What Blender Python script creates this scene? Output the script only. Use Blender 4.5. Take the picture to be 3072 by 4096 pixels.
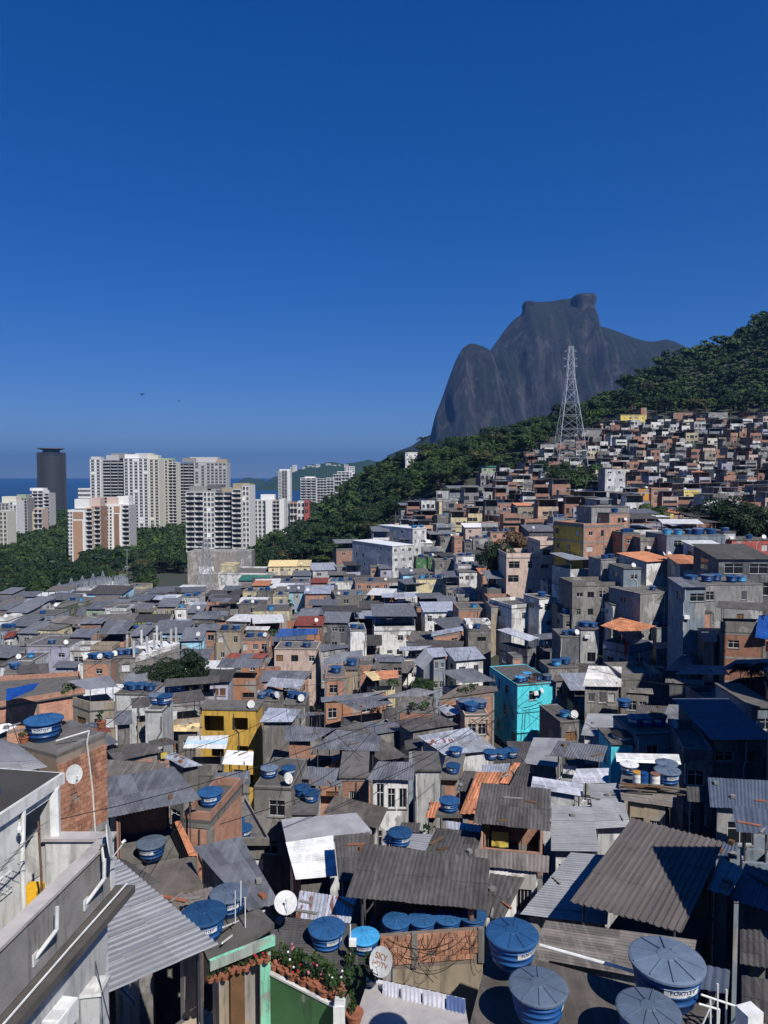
import bpy, math, random
import numpy as np
from mathutils import Vector, Matrix, noise as mn
for o in list(bpy.data.objects): bpy.data.objects.remove(o)
SC = bpy.context.scene; COL = SC.collection
R_ = math.radians
# ------------------------------------------------------------------ camera, sky, sun, exposure
CZ = 70.0                                   # camera height above the sea, metres
FP = 2840.0; HY = 1906.0                    # focal length and horizon row of the 3072 x 4096 picture
PITCH = math.atan((2048 - HY) / FP)
cam = bpy.data.objects.new('camera', bpy.data.cameras.new('camera')); COL.objects.link(cam)
cam.location = (0, 0, CZ); cam.rotation_euler = (math.pi/2 - PITCH, 0, 0)
cam.data.sensor_fit = 'VERTICAL'; cam.data.sensor_height = 36; cam.data.lens = FP/4096*36
cam.data.clip_start = .1; cam.data.clip_end = 90000
SC.camera = cam
SUN_TO = Vector((.52, -.88, 1.12)).normalized()
EL = math.asin(SUN_TO.z); AZ = math.atan2(SUN_TO.x, SUN_TO.y)
w = bpy.data.worlds.new('World'); SC.world = w; w.use_nodes = True
nt = w.node_tree; bg = nt.nodes['Background']
sky = nt.nodes.new('ShaderNodeTexSky'); sky.sky_type = 'NISHITA'; sky.sun_disc = False
sky.sun_elevation = EL; sky.sun_rotation = AZ
sky.altitude = 2600; sky.air_density = 1.0; sky.dust_density = 0; sky.ozone_density = 7
hs = nt.nodes.new('ShaderNodeHueSaturation'); hs.inputs['Hue'].default_value = .521; hs.inputs['Saturation'].default_value = 1.5
gm = nt.nodes.new('ShaderNodeGamma'); gm.inputs[1].default_value = .7; nt.links.new(sky.outputs[0], gm.inputs[0]); nt.links.new(gm.outputs[0], hs.inputs['Color']); nt.links.new(hs.outputs[0], bg.inputs['Color'])
bg.inputs['Strength'].default_value = .132
sun = bpy.data.objects.new('sun', bpy.data.lights.new('sun', 'SUN')); COL.objects.link(sun)
sun.data.energy = 5.0; sun.data.angle = R_(.5); sun.data.color = (1, .965, .91)
sun.rotation_euler = SUN_TO.to_track_quat('Z', 'Y').to_euler()
vs = SC.view_settings; vs.view_transform = 'Standard'; vs.look = 'None'; vs.exposure = .26; vs.gamma = 1; vs.use_curve_mapping = False
SC.cycles.max_bounces = 5; SC.cycles.diffuse_bounces = 1; SC.cycles.glossy_bounces = 2; SC.cycles.volume_bounces = 0
SC.cycles.transparent_max_bounces = 4; SC.cycles.use_denoising = True

# ------------------------------------------------------------------ where things stand
TILES = {'T1': (0, 3000, 1.508), 'T2': (1000, 3000, 1.508), 'T3': (1972, 3000, 1.508), 'T4': (0, 2400, 1.508), 'T5': (1000, 2400, 1.508),
         'T6': (1972, 2400, 1.508), 'M1': (0, 1700, 1.508), 'M2': (900, 1700, 1.508), 'M3': (1972, 1600, 1.508), 'A': (0, 2200, 2), 'B': (746, 2200, 2),
         'C': (1492, 2200, 2), 'D': (2242, 2200, 2), 'E': (1492, 1700, 2), 'F': (2242, 1600, 2), 'G': (1600, 1100, 1.127), 'S': (0, 0, 1)}
cp, sp = math.cos(PITCH), math.sin(PITCH)
def src(t, x, y):
    a, b, k = TILES[t]; return a + x/k, b + y/k
def ray(sx, sy):
    u = (sx - 1536)/FP; v = (2048 - sy)/FP
    d = Vector((u, cp + v*sp, -sp + v*cp)); return d/d.y
def at(sx, sy, d): return Vector((0, 0, CZ)) + ray(sx, sy)*d
def proj(p):
    x, y, z = p[0], p[1], p[2] - CZ
    f = y*cp - z*sp; v = y*sp + z*cp
    return 1536 + FP*x/f, 2048 - FP*v/f
def unit(h):                                  # metres per picture pixel at distance h
    return h/FP
rnd = random.Random(7)
# roof-level surface of the hillside town: survey points (column, row, distance)
SV = [(300,3700,12),(1000,3800,17),(1536,3800,19),(2200,3700,20),(2900,3900,14),(600,3300,30),(1400,3600,24),(2300,3600,28),(2900,3500,28),(1536,3350,33),
 (300,3100,30),(150,2950,30),(700,3200,37),(1200,3060,48),(2000,3070,50),(2900,3200,39),(3000,2950,48),(2500,3050,52),(1536,2900,60),(700,2900,66),(300,2780,76),(1000,2800,76),
 (300,2600,100),(800,2600,104),(1536,2650,92),(2090,2735,88),(2600,2800,72),(3000,2700,62),(2490,2500,105),(2200,2500,112),(3000,2350,95),(2900,2200,122),(2650,2280,112),
 (400,2450,140),(1000,2450,145),(1536,2450,140),(1900,2380,150),(200,2360,190),(800,2340,205),(1300,2300,205),(1600,2300,190),(1800,2300,170),(2140,2180,140),(2400,2060,130),(2950,2060,165),(2700,2050,160),
 (1600,2200,225),(1900,2120,225),(2200,2000,260),(1900,2000,270),(2600,1950,270),(2900,1950,270),(3072,2000,240),(1650,2000,290),(1750,1900,340),(2100,1880,340),(2300,1800,375),(2100,1750,400),
 (2500,1850,330),(2800,1830,350),(3072,1830,350),(2600,1650,430),(3072,1700,405),(2900,1650,430)]
GV = [(0,2330,300),(-400,2330,300),(400,2310,330),(900,2290,350),(0,2270,420),(600,2220,470),(1100,2200,440),(1250,2240,330),(1400,2130,400),(1500,2000,440),(1350,1990,520),(1600,1850,500),(1480,1880,560),(1900,1790,520),
 (2100,1700,520),(2300,1640,560),(2500,1530,600),(2700,1400,620),(3072,1240,640),(3400,1100,660),(2800,1560,500),(3072,1480,510),(3400,1560,450),(3400,1900,330),(3400,2200,130),(3400,2600,70),(3400,3200,40)]
def key(x, y): return 3*x/y, 1.6*math.log(y)
_P = [at(a, b, d) for a, b, d in SV] + [at(a, b, d) + Vector((0, 0, -1 if b > 1700 or a < 2000 else -9)) for a, b, d in GV]
_P += [Vector((-300, y, 12)) for y in (300, 400, 600)] + [Vector((x, 700, 10)) for x in (-400, -200, -60)] + [Vector((-400, 240, 28)), Vector((-60, 500, 9)), Vector((-150, 540, 8)), Vector((-220, 420, 11))]
_P += [Vector((x, 900, 20 + max(0, x)*.3)) for x in (-600, -100, 200, 500, 800)]
_K = np.array([key(p.x, p.y) for p in _P]); _Z = np.array([p.z for p in _P]); _n = len(_P)
_A = np.zeros((_n+3, _n+3)); _A[:_n, :_n] = np.linalg.norm(_K[:, None]-_K[None], axis=2)
_A[:_n, _n] = 1; _A[:_n, _n+1:] = _K; _A[_n, :_n] = 1; _A[_n+1:, :_n] = _K.T
_A[:_n, :_n] -= np.eye(_n)*.02
_W = np.linalg.solve(_A, np.concatenate([_Z, [0, 0, 0]]))
def surf(x, y):
    y = max(y, 4.); k = np.array(key(x, y))
    return float(np.dot(_W[:_n], np.linalg.norm(_K-k, axis=1)) + _W[_n] + _W[_n+1:] @ k)
def below(y): return 9 if y < 300 else max(3., 9-(y-300)/12)
def ground_z(x, y): return max(3., surf(x, y) - below(y))
def hit(sx, sy, off=0., lo=9., hi=700.):
    r = ray(sx, sy); d = lo
    while d < hi:
        p = r*d
        if p.z + CZ <= surf(p.x, p.y) + off: break
        d *= 1.02
    return d

# ------------------------------------------------------------------ materials
MATS = {}
def newmat(name):
    m = bpy.data.materials.new(name); m.use_nodes = True; t = m.node_tree
    b = t.nodes['Principled BSDF']; return m, t, b
def nd(t, ty, **kw):
    n = t.nodes.new('ShaderNode'+ty)
    for k, v in kw.items():
        if k in n.inputs: n.inputs[k].default_value = v
        else: setattr(n, k, v)
    return n
def mixc(t, fac, a, b, mode='MIX'):
    n = t.nodes.new('ShaderNodeMix'); n.data_type = 'RGBA'; n.blend_type = mode
    for i, v in ((0, fac), (6, a), (7, b)):
        if hasattr(v, 'is_output'): t.links.new(v, n.inputs[i])
        else: n.inputs[i].default_value = v if i == 0 else (*v, 1)
    return n.outputs[2]
def ramp(t, fac, stops):
    n = t.nodes.new('ShaderNodeValToRGB'); t.links.new(fac, n.inputs[0]); e = n.color_ramp.elements
    while len(e) < len(stops): e.new(.5)
    for el, (p, c) in zip(e, stops): el.position = p; el.color = (*((c,)*3 if not hasattr(c, '__len__') else c), 1)
    return n.outputs[0]
def mp(t, out, scale=(1, 1, 1)):
    n = t.nodes.new('ShaderNodeMapping'); t.links.new(out, n.inputs[0]); n.inputs['Scale'].default_value = scale; return n.outputs[0]
def tex(t, kind): return t.nodes.new('ShaderNodeTexCoord').outputs[kind]
def nz(t, vec, scale, detail=4, rough=.6):
    n = nd(t, 'TexNoise', Scale=scale, Detail=detail, Roughness=rough); t.links.new(vec, n.inputs['Vector']); return n.outputs[0]
def bump(t, b, h, s=.3, dist=.02):
    n = nd(t, 'Bump', Strength=s, Distance=dist); t.links.new(h, n.inputs['Height']); t.links.new(n.outputs[0], b.inputs['Normal'])
def surface(name, rgb, stain=.5, rough=.9, var=.25, metal=0, grain=.25, streak=True, dark=(.035, .032, .03), spec=.3, patch=None, run=0.):
    """painted or bare surface with mottling, run-off stains and a small change from object to object"""
    if name in MATS: return MATS[name]
    m, t, b = newmat(name); uv = tex(t, 'UV')
    rd = t.nodes.new('ShaderNodeObjectInfo').outputs['Random']
    c = mixc(t, rd, tuple(v*(1-var) for v in rgb), tuple(min(.9, v*(1+var)) for v in rgb))
    n1 = nz(t, uv, .9, 6, .7)
    c = mixc(t, 1, c, ramp(t, n1, [(.3, 1-grain), (.7, 1+grain*.3)]), 'MULTIPLY')
    if patch:                                    # render fallen off or repaired, in sharp edged patches
        pn = nz(t, mp(t, uv, (1, .8, 1)), .33, 7, .62); c = mixc(t, ramp(t, pn, [(.53, 0), (.56, .85)]), c, patch)
        p2 = nz(t, uv, 3.2, 5, .7); c = mixc(t, ramp(t, p2, [(.6, 0), (.68, .5)]), c, tuple(v*.55 for v in rgb))
    if run:                                      # weathering along the corrugation and lichen blotches
        c = mixc(t, ramp(t, nz(t, mp(t, uv, (5, .4, 1)), 1, 4), [(.5, 0), (.7, run)]), c, tuple(min(.9, v*1.7) for v in rgb)); c = mixc(t, ramp(t, nz(t, uv, 1.7, 6, .75), [(.56, 0), (.66, run)]), c, tuple(v*.45 for v in rgb))
    if stain:
        s = nz(t, mp(t, uv, (2.6, .3, 1) if streak else (.8, .8, 1)), 1.2, 5, .65)
        f = ramp(t, s, [(.5, 0), (.75, stain)])
        c = mixc(t, f, c, dark)
    t.links.new(c, b.inputs['Base Color']); b.inputs['Roughness'].default_value = rough; b.inputs['Metallic'].default_value = metal
    b.inputs['Specular IOR Level'].default_value = spec
    bump(t, b, nz(t, uv, 14, 3), .25, .01)
    MATS[name] = m; return m
def brickmat(name, c1, c2, mortar, stain=.5):
    m, t, b = newmat(name); uv = tex(t, 'UV')
    bt = nd(t, 'TexBrick', Scale=1.0); bt.inputs['Brick Width'].default_value = .30; bt.inputs['Row Height'].default_value = .20
    bt.inputs['Mortar Size'].default_value = .018; bt.inputs['Bias'].default_value = -.1; bt.inputs['Mortar Smooth'].default_value = .2
    bt.inputs['Color1'].default_value = (*c1, 1); bt.inputs['Color2'].default_value = (*c2, 1); bt.inputs['Mortar'].default_value = (*mortar, 1)
    t.links.new(uv, bt.inputs['Vector'])
    rd = t.nodes.new('ShaderNodeObjectInfo').outputs['Random']
    c = mixc(t, 1, bt.outputs[0], ramp(t, rd, [(0, (.72, .72, .74)), (1, (1.15, 1.1, 1.05))]), 'MULTIPLY')
    c = mixc(t, 1, c, ramp(t, nz(t, uv, .7, 5, .7), [(.3, .72), (.7, 1.12)]), 'MULTIPLY')
    c = mixc(t, ramp(t, nz(t, mp(t, uv, (1.6, .35, 1)), 1, 5), [(.52, 0), (.75, stain)]), c, (.05, .042, .038))
    t.links.new(c, b.inputs['Base Color']); b.inputs['Roughness'].default_value = .92; b.inputs['Specular IOR Level'].default_value = .2
    bump(t, b, bt.outputs['Fac'], -.6, .02); MATS[name] = m; return m
PAL = {'white': (.72, .71, .68), 'grey': (.25, .243, .235), 'lgrey': (.44, .44, .43), 'conc': (.165, .153, .14), 'dgrey': (.115, .115, .12), 'cream': (.62, .53, .32), 'yellow': (.66, .52, .14),
       'ochre': (.60, .37, .07), 'pink': (.56, .43, .36), 'turq': (.09, .62, .72), 'lblue': (.34, .60, .74), 'blue': (.10, .28, .50), 'green': (.06, .16, .06), 'lgreen': (.30, .38, .26), 'olive': (.30, .32, .10), 'peach': (.62, .42, .28),
       'ivory': (.64, .61, .50), 'tan': (.33, .27, .19), 'lilac': (.42, .42, .52), 'bluegrey': (.20, .24, .28), 'terra': (.40, .20, .12), 'red': (.38, .09, .07), 'orange': (.62, .28, .05), 'greend': (.13, .15, .11), 'mint': (.20, .52, .36)}
WORD = {'white': 'white', 'grey': 'grey rendered', 'lgrey': 'pale grey', 'conc': 'raw concrete', 'dgrey': 'dark grey', 'cream': 'cream', 'yellow': 'lemon yellow', 'ochre': 'ochre', 'pink': 'pale pink', 'ivory': 'ivory', 'turq': 'turquoise', 'lblue': 'light blue', 'blue': 'blue',
        'green': 'green', 'lgreen': 'sage green', 'olive': 'olive', 'peach': 'peach', 'tan': 'tan', 'lilac': 'lilac', 'bluegrey': 'blue grey', 'terra': 'terracotta', 'red': 'red', 'orange': 'orange', 'greend': 'grey green', 'mint': 'mint', 'brick': 'bare brick', 'brickd': 'dark brick'}
def wallmat(k):
    if k in MATS: return MATS[k]
    if k == 'brick': return brickmat(k, (.50, .25, .165), (.38, .175, .11), (.34, .28, .235))
    if k == 'brickd': return brickmat(k, (.32, .145, .09), (.24, .105, .07), (.22, .17, .14), .7)
    v = PAL[k]; raw = k in ('conc', 'grey', 'dgrey', 'lgrey'); return surface(k, v, stain=.95 if raw else .75, var=.14, patch=tuple(q*1.3+.04 for q in v) if raw else (.30, .28, .26) if k not in ('turq', 'pink', 'ivory', 'ochre') else None)
def plain(name, rgb, rough=.6, metal=0, spec=.4, var=0):
    if name in MATS: return MATS[name]
    m, t, b = newmat(name); b.inputs['Roughness'].default_value = rough; b.inputs['Metallic'].default_value = metal; b.inputs['Specular IOR Level'].default_value = spec
    rd = t.nodes.new('ShaderNodeObjectInfo').outputs['Random']; ob = tex(t, 'Object')
    c = mixc(t, rd, tuple(v*(1-var) for v in rgb), tuple(v*(1+var) for v in rgb))
    c = mixc(t, 1, c, ramp(t, nz(t, ob, 2.5, 6, .75), [(.3, .68), (.7, 1.15)]), 'MULTIPLY')
    t.links.new(c, b.inputs['Base Color']); MATS[name] = m; return m
def roofmat(k):
    k2 = 'roof_'+k
    if k2 in MATS: return MATS[k2]
    if k == 'rust':
        m, t, b = newmat(k2); uv = tex(t, 'UV')
        f = ramp(t, nz(t, mp(t, uv, (2.5, .5, 1)), 1.6, 6, .7), [(.46, 0), (.56, 1)])
        c = mixc(t, f, (.42, .44, .52), (.16, .055, .025)); t.links.new(c, b.inputs['Base Color'])
        b.inputs['Roughness'].default_value = .6; MATS[k2] = m; return m
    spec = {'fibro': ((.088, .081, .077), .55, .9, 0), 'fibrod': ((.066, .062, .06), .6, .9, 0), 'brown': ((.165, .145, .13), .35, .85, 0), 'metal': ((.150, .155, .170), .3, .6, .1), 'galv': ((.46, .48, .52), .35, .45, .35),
            'white': ((.74, .74, .72), .3, .6, 0), 'clay': ((.45, .185, .095), .35, .85, 0), 'cream': ((.62, .47, .24), .3, .8, 0), 'blue': ((.035, .09, .26), .2, .6, 0), 'whiteold': ((.55, .53, .50), .6, .85, 0),
            'purple': ((.40, .41, .46), .3, .7, .1), 'redm': ((.22, .06, .04), .3, .7, 0), 'green': ((.04, .16, .12), .2, .6, 0), 'mud': ((.115, .098, .085), .6, .95, 0)}[k]
    m = surface(k2, spec[0], stain=spec[1]*.8, rough=spec[2], var=.26, metal=spec[3], grain=.4, run=.55, streak=False, dark=tuple(v*.35 for v in spec[0]))
    MATS[k2] = m; return m
STEEL = plain('steel_post', (.16, .16, .17), .5, .6); PIPE = plain('white_pipe', (.66, .66, .63), .5)
TANKB = plain('tank_blue', (.010, .066, .21), .42, 0, .5, .25); LIDB = plain('lid_blue', (.02, .082, .20), .5, 0, .5, .3); LIDG = plain('lid_faded', (.115, .155, .215), .6, 0, .4, .2)
TANKL = plain('tank_light_blue', (.06, .34, .62), .45, 0, .5, .1); GLASS = plain('dark_pane', (.012, .014, .018), .12, 0, .6); FRAME = plain('window_frame', (.55, .55, .55), .5, 0, .4, .3)
DISH = plain('dish_grey', (.55, .55, .53), .5, 0, .4, .15); DARK = plain('loggia_shade', (.02, .019, .018), .9); WOOD = plain('wood', (.16, .085, .04), .7, 0, .3, .3)
BAND = surface('concrete_band', (.22, .21, .195), stain=.7, var=.2)
SLAB = surface('terrace_slab', (.13, .122, .112), stain=.8, var=.25, streak=False)
POT = plain('clay_pot', (.30, .11, .06), .8, 0, .3, .2); WHITEP = plain('white_paint', (.75, .75, .73), .55, 0, .4, .05); BLACK = plain('black_rubber', (.015, .015, .016), .6)
# ------------------------------------------------------------------ mesh and object helpers
class M:
    def __init__(s): s.v = []; s.f = []; s.mi = []; s.mats = []
    def m(s, mat):
        if mat not in s.mats: s.mats.append(mat)
        return s.mats.index(mat)
    def quad(s, pts, mat):
        b = len(s.v); s.v += [tuple(p) for p in pts]; s.f.append(tuple(range(b, b+len(pts)))); s.mi.append(s.m(mat))
    def grid(s, rows, mat, close=False):
        """rows: list of equally long point lists, faces between them"""
        b = len(s.v); n = len(rows[0]); k = s.m(mat)
        for r in rows: s.v += [tuple(p) for p in r]
        for i in range(len(rows)-1):
            for j in range(n if close else n-1):
                j2 = (j+1) % n
                s.f.append((b+i*n+j, b+i*n+j2, b+(i+1)*n+j2, b+(i+1)*n+j)); s.mi.append(k)
        return b
    def prism(s, foot, z0, z1, mat):
        """foot: 4+ points counter-clockwise; z0, z1 numbers or one value per point"""
        n = len(foot); z0 = z0 if hasattr(z0, '__len__') else [z0]*n; z1 = z1 if hasattr(z1, '__len__') else [z1]*n
        b = len(s.v); k = s.m(mat)
        s.v += [(p[0], p[1], z) for p, z in zip(foot, z0)] + [(p[0], p[1], z) for p, z in zip(foot, z1)]
        for i in range(n):
            j = (i+1) % n; s.f.append((b+i, b+j, b+n+j, b+n+i)); s.mi.append(k)
        s.f += [tuple(b+n+i for i in range(n)), tuple(b+n-1-i for i in range(n))]; s.mi += [k, k]
    def box(s, c, sz, mat, rot=0.):
        cx, cy, cz = c; a, d, h = sz[0]/2, sz[1]/2, sz[2]/2; co, si = math.cos(rot), math.sin(rot)
        s.prism([(cx+x*co-y*si, cy+x*si+y*co) for x, y in ((-a, -d), (a, -d), (a, d), (-a, d))], cz-h, cz+h, mat)
    def bar(s, p, q, r, mat, n=5, r2=None):
        p = Vector(p); q = Vector(q); d = (q-p)
        if d.length < 1e-6: return
        d.normalize(); a = d.orthogonal().normalized(); e = d.cross(a); r2 = r if r2 is None else r2
        ring = lambda o, rr: [o + (a*math.cos(6.2832*i/n) + e*math.sin(6.2832*i/n))*rr for i in range(n)]
        b = s.grid([ring(p, r), ring(q, r2)], mat, True); k = s.m(mat)
        s.f += [tuple(b+n-1-i for i in range(n)), tuple(b+n+i for i in range(n))]; s.mi += [k, k]
    def path(s, pts, r, mat, n=5):
        for p, q in zip(pts, pts[1:]): s.bar(p, q, r, mat, n)
    def lathe(s, prof, mat, n=24, o=(0, 0, 0)):
        s.grid([[(o[0]+r*math.cos(6.2832*i/n), o[1]+r*math.sin(6.2832*i/n), o[2]+z) for i in range(n)] for r, z in prof], mat, True)
    def mesh(s, name, org=(0, 0, 0), smooth=False):
        me = bpy.data.meshes.new(name)
        me.from_pydata([(x-org[0], y-org[1], z-org[2]) for x, y, z in s.v], [], s.f)
        for mt in s.mats: me.materials.append(mt)
        me.polygons.foreach_set('material_index', s.mi)
        if smooth: me.polygons.foreach_set('use_smooth', [True]*len(s.f))
        uv = me.uv_layers.new(name='UVMap'); nl = len(me.loops)
        vi = np.empty(nl, np.int32); me.loops.foreach_get('vertex_index', vi)
        tot = np.array([len(f) for f in s.f]); nor = np.empty(len(s.f)*3, np.float32); me.polygons.foreach_get('normal', nor)
        nor = np.repeat(nor.reshape(-1, 3), tot, axis=0); co = np.array(s.v, np.float64)[vi]
        h = np.hypot(nor[:, 0], nor[:, 1]); flat = h < .75
        tx = np.where(flat, 1, -nor[:, 1]/np.maximum(h, 1e-6)); ty = np.where(flat, 0, nor[:, 0]/np.maximum(h, 1e-6))
        u = co[:, 0]*tx + co[:, 1]*ty; v = np.where(flat, co[:, 1], co[:, 2])
        uv.data.foreach_set('uv', np.stack([u, v], 1).astype(np.float32).ravel())
        return me
    def put(s, name, parent=None, org=None, smooth=False):
        if not s.f: return None
        if org is None: org = parent['_o'] if parent is not None else (0, 0, 0)
        o = bpy.data.objects.new(name, s.mesh(name, org, smooth)); COL.objects.link(o)
        if parent is not None:
            o.parent = parent; po = parent['_o']; o.location = [org[i]-po[i] for i in range(3)]
        else: o.location = org
        o['_o'] = list(map(float, org)); return o
def link(name, me, loc=(0, 0, 0), rz=0., sc=1., parent=None):
    """an object that shares mesh ME, at world LOC"""
    o = bpy.data.objects.new(name, me); COL.objects.link(o)
    if parent is not None:
        o.parent = parent; po = parent['_o']; loc2 = [loc[i]-po[i] for i in range(3)]
    else: loc2 = loc
    o.location = loc2; o.rotation_euler = (0, 0, rz); o.scale = (sc,)*3 if not hasattr(sc, '__len__') else sc
    o['_o'] = list(map(float, loc)); return o
def thing(name, label, cat, loc, group=None):
    o = bpy.data.objects.new(name, None); COL.objects.link(o); o.location = loc; o.empty_display_size = .1
    o['_o'] = list(map(float, loc)); return tag(o, label, cat, group)
def tag(o, label=None, cat=None, group=None, kind=None):
    for k, v in (('label', label), ('category', cat), ('group', group), ('kind', kind)):
        if v: o[k] = v
    return o
CACHE = {}
def cached(k, fn):
    if k not in CACHE: CACHE[k] = fn()
    return CACHE[k]

# ------------------------------------------------------------------ windows, walls, roofs, tanks, dishes
CURT = plain('curtain', (.30, .29, .27), .8, 0, .2, .5)
def window_meshes(w_, h_, style):
    def mk():
        a, b = M(), M(); t = .05
        gm = {'shut': FRAME, 'curtain': CURT, 'wood': WOOD}.get(style, GLASS); a.box((0, .02, 0), (w_, .02, h_), gm)
        fm = FRAME if style not in ('wood', 'dark') else WOOD if style == 'wood' else STEEL
        for x in (-w_/2+t/2, w_/2-t/2): b.box((x, -.01, 0), (t, .05, h_), fm)
        for z in (-h_/2+t/2, h_/2-t/2): b.box((0, -.01, z), (w_-2*t, .05, t), fm)
        n = 1 if style != 'bars' else max(3, int(w_/.14))
        for i in range(n):
            x = -w_/2 + w_*(i+1)/(n+1); b.box((x, -.012, 0), (.04 if n == 1 else .02, .03, h_-2*t), fm)
        if style == 'slide': b.box((0, -.011, h_*.18), (w_-2*t, .028, .03), fm)
        c = M(); c.box((0, -.07, -h_/2-.04), (w_+.14, .2, .06), BAND)
        return a.mesh('window'), b.mesh('frame'), c.mesh('sill')
    return cached(('win', w_, h_, style), mk)
def place_window(root, p, rz, w_, h_, style='plain', fine=True):
    a, b, c = window_meshes(round(w_, 1), round(h_, 1), style)
    o = link('window', a, p, rz, 1, root)
    for me, nm in ((b, 'frame'),) + (((c, 'sill'),) if fine else ()):
        q = bpy.data.objects.new(nm, me); COL.objects.link(q); q.parent = o
    return o
def panel(mb, A, B, zb, za, zbb, holes, mat, depth=.16):
    """wall from A to B (outside on the right-hand side of travel), bottom zb, top za at A and zbb at B, with openings (s0, s1, z0, z1) and their reveals"""
    ax, ay = A[0], A[1]; L = math.hypot(B[0]-ax, B[1]-ay)
    if L < .05: return
    dx, dy = (B[0]-ax)/L, (B[1]-ay)/L; nx, ny = dy, -dx
    P = lambda s_, z, d=0.: (ax+dx*s_-nx*d, ay+dy*s_-ny*d, z)
    zt = min(za, zbb)
    holes = [h for h in holes if h[0] > .02 and h[1] < L-.02 and h[3] < zt-.02 and h[2] > zb]
    xs = sorted({0., L} | {v for h in holes for v in h[:2]}); zs = sorted({zb, zt} | {v for h in holes for v in h[2:]})
    for x0, x1 in zip(xs, xs[1:]):
        for z0, z1 in zip(zs, zs[1:]):
            cx, cz = (x0+x1)/2, (z0+z1)/2
            if any(h[0] < cx < h[1] and h[2] < cz < h[3] for h in holes): continue
            mb.quad([P(x0, z0), P(x1, z0), P(x1, z1), P(x0, z1)], mat)
    if abs(za-zbb) > .01:
        mb.quad([P(0, zt), P(L, zt), P(L, zbb), P(0, za)] if False else ([P(0, zt), P(L, zt), P(L, zbb)] if zbb > za else [P(0, zt), P(L, zt), P(0, za)]), mat)
    for s0, s1, z0, z1 in holes:
        mb.quad([P(s0, z0), P(s0, z0, depth), P(s0, z1, depth), P(s0, z1)], mat); mb.quad([P(s1, z0, depth), P(s1, z0), P(s1, z1), P(s1, z1, depth)], mat)
        mb.quad([P(s0, z0), P(s1, z0), P(s1, z0, depth), P(s0, z0, depth)], mat); mb.quad([P(s0, z1, depth), P(s1, z1, depth), P(s1, z1), P(s0, z1)], mat)
def inset(foot, d):
    c = sum((Vector((p[0], p[1])) for p in foot), Vector((0, 0)))/len(foot); out = []
    for p in foot:
        v = Vector((p[0], p[1]))-c; out.append(tuple(c + v*(max(.1, v.length-d*1.414)/max(v.length, .01))))
    return out
def edge_rot(A, B): return math.atan2(B[1]-A[1], B[0]-A[0])
def sheet(P00, P10, P11, P01, ax, mat, pitch=.177, amp=.026, trap=False, seg=4, thick=.014, mb=None):
    """corrugated sheet over a four-cornered patch; waves follow one after another along u (ax 0) or v (ax 1)"""
    P00, P10, P11, P01 = map(Vector, (P00, P10, P11, P01))
    if ax: P00, P10, P11, P01 = P00, P01, P11, P10
    L = (P10-P00).length; nw = max(1, round(L/pitch)); n = nw*seg
    up = (P10-P00).cross(P01-P00).normalized()
    if up.z < 0: up = -up
    W = (0, 0, 1, 1) if trap and seg == 4 else None
    top0, top1, bo0, bo1 = [], [], [], []
    for i in range(n+1):
        u = i/n
        if trap:
            h = (0, 1, 1, 0)[i % 4]*amp*1.3; u = (i//4 + (0, .12, .38, .5)[i % 4])/nw if i < n else 1.
        else: h = amp*.5*(1-math.cos(6.2832*i/seg))
        a = P00.lerp(P10, u); b = P01.lerp(P11, u)
        top0.append(a+up*h); top1.append(b+up*h); bo0.append(a+up*(h-thick)); bo1.append(b+up*(h-thick))
    mb = mb or M(); mb.grid([bo0, top0, top1, bo1], mat); return mb
def roof_sheets(root, c4, ax, mat, nu, nv, pitch=.177, amp=.026, trap=False, seg=4, jag=0.):
    FL, FR, BR, BL = map(Vector, c4)
    B = lambda u, v: FL.lerp(FR, u).lerp(BL.lerp(BR, u), v)
    for j in range(nv):
        for i in range(nu):
            e = .012; o = Vector((0, 0, .012*((i+j*2) % 3)))
            d0 = -.04/nv*rnd.random()*2*jag if j == 0 else -.02
            q = [B(i/nu, j/nv+d0)+o, B((i+1)/nu+(e if i < nu-1 else 0), j/nv+d0)+o, B((i+1)/nu+(e if i < nu-1 else 0), (j+1)/nv+.01)-o*.3, B(i/nu, (j+1)/nv+.01)-o*.3]
            mm = mat if not isinstance(mat, (list, tuple)) else mat[(i+j*nu) % len(mat)] if len(mat) > nu else mat[i % len(mat)]
            sheet(*q, ax, mm, pitch, amp, trap, seg).put('roof_sheet', root)
TXT = {}
def text_faces(word, h, bold=True):
    """flat outlines of a word, centred, as vertices and faces"""
    if word not in TXT:
        cu = bpy.data.curves.new('lettering', 'FONT'); cu.body = word; cu.align_x = 'CENTER'; cu.align_y = 'CENTER'; cu.size = 1; cu.resolution_u = 2
        if bold: cu.offset = .022
        ob = bpy.data.objects.new('lettering', cu); COL.objects.link(ob)
        bpy.context.view_layer.update(); me = ob.evaluated_get(bpy.context.evaluated_depsgraph_get()).to_mesh()
        TXT[word] = ([tuple(v.co) for v in me.vertices], [tuple(p.vertices) for p in me.polygons])
        bpy.data.objects.remove(ob)
    v, f = TXT[word]; return [(x*h, y*h) for x, y, _ in v], f
def wrapped_text(mb, word, h, r0, r1, zc, z_r, a0, mat, lift=.006):
    """lettering laid round a tapering tank: radius r at height z runs r0 + z*r1"""
    v, f = text_faces(word, h); b = len(mb.v); k = mb.m(mat)
    for x, y in v:
        z = zc+y; r = r0+r1*z+lift; a = a0 + x/r; mb.v.append((r*math.cos(a), r*math.sin(a), z))
    for q in f: mb.f.append(tuple(b+i for i in q)); mb.mi.append(k)
LABB = plain('label_navy', (.02, .05, .13), .6)
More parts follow.
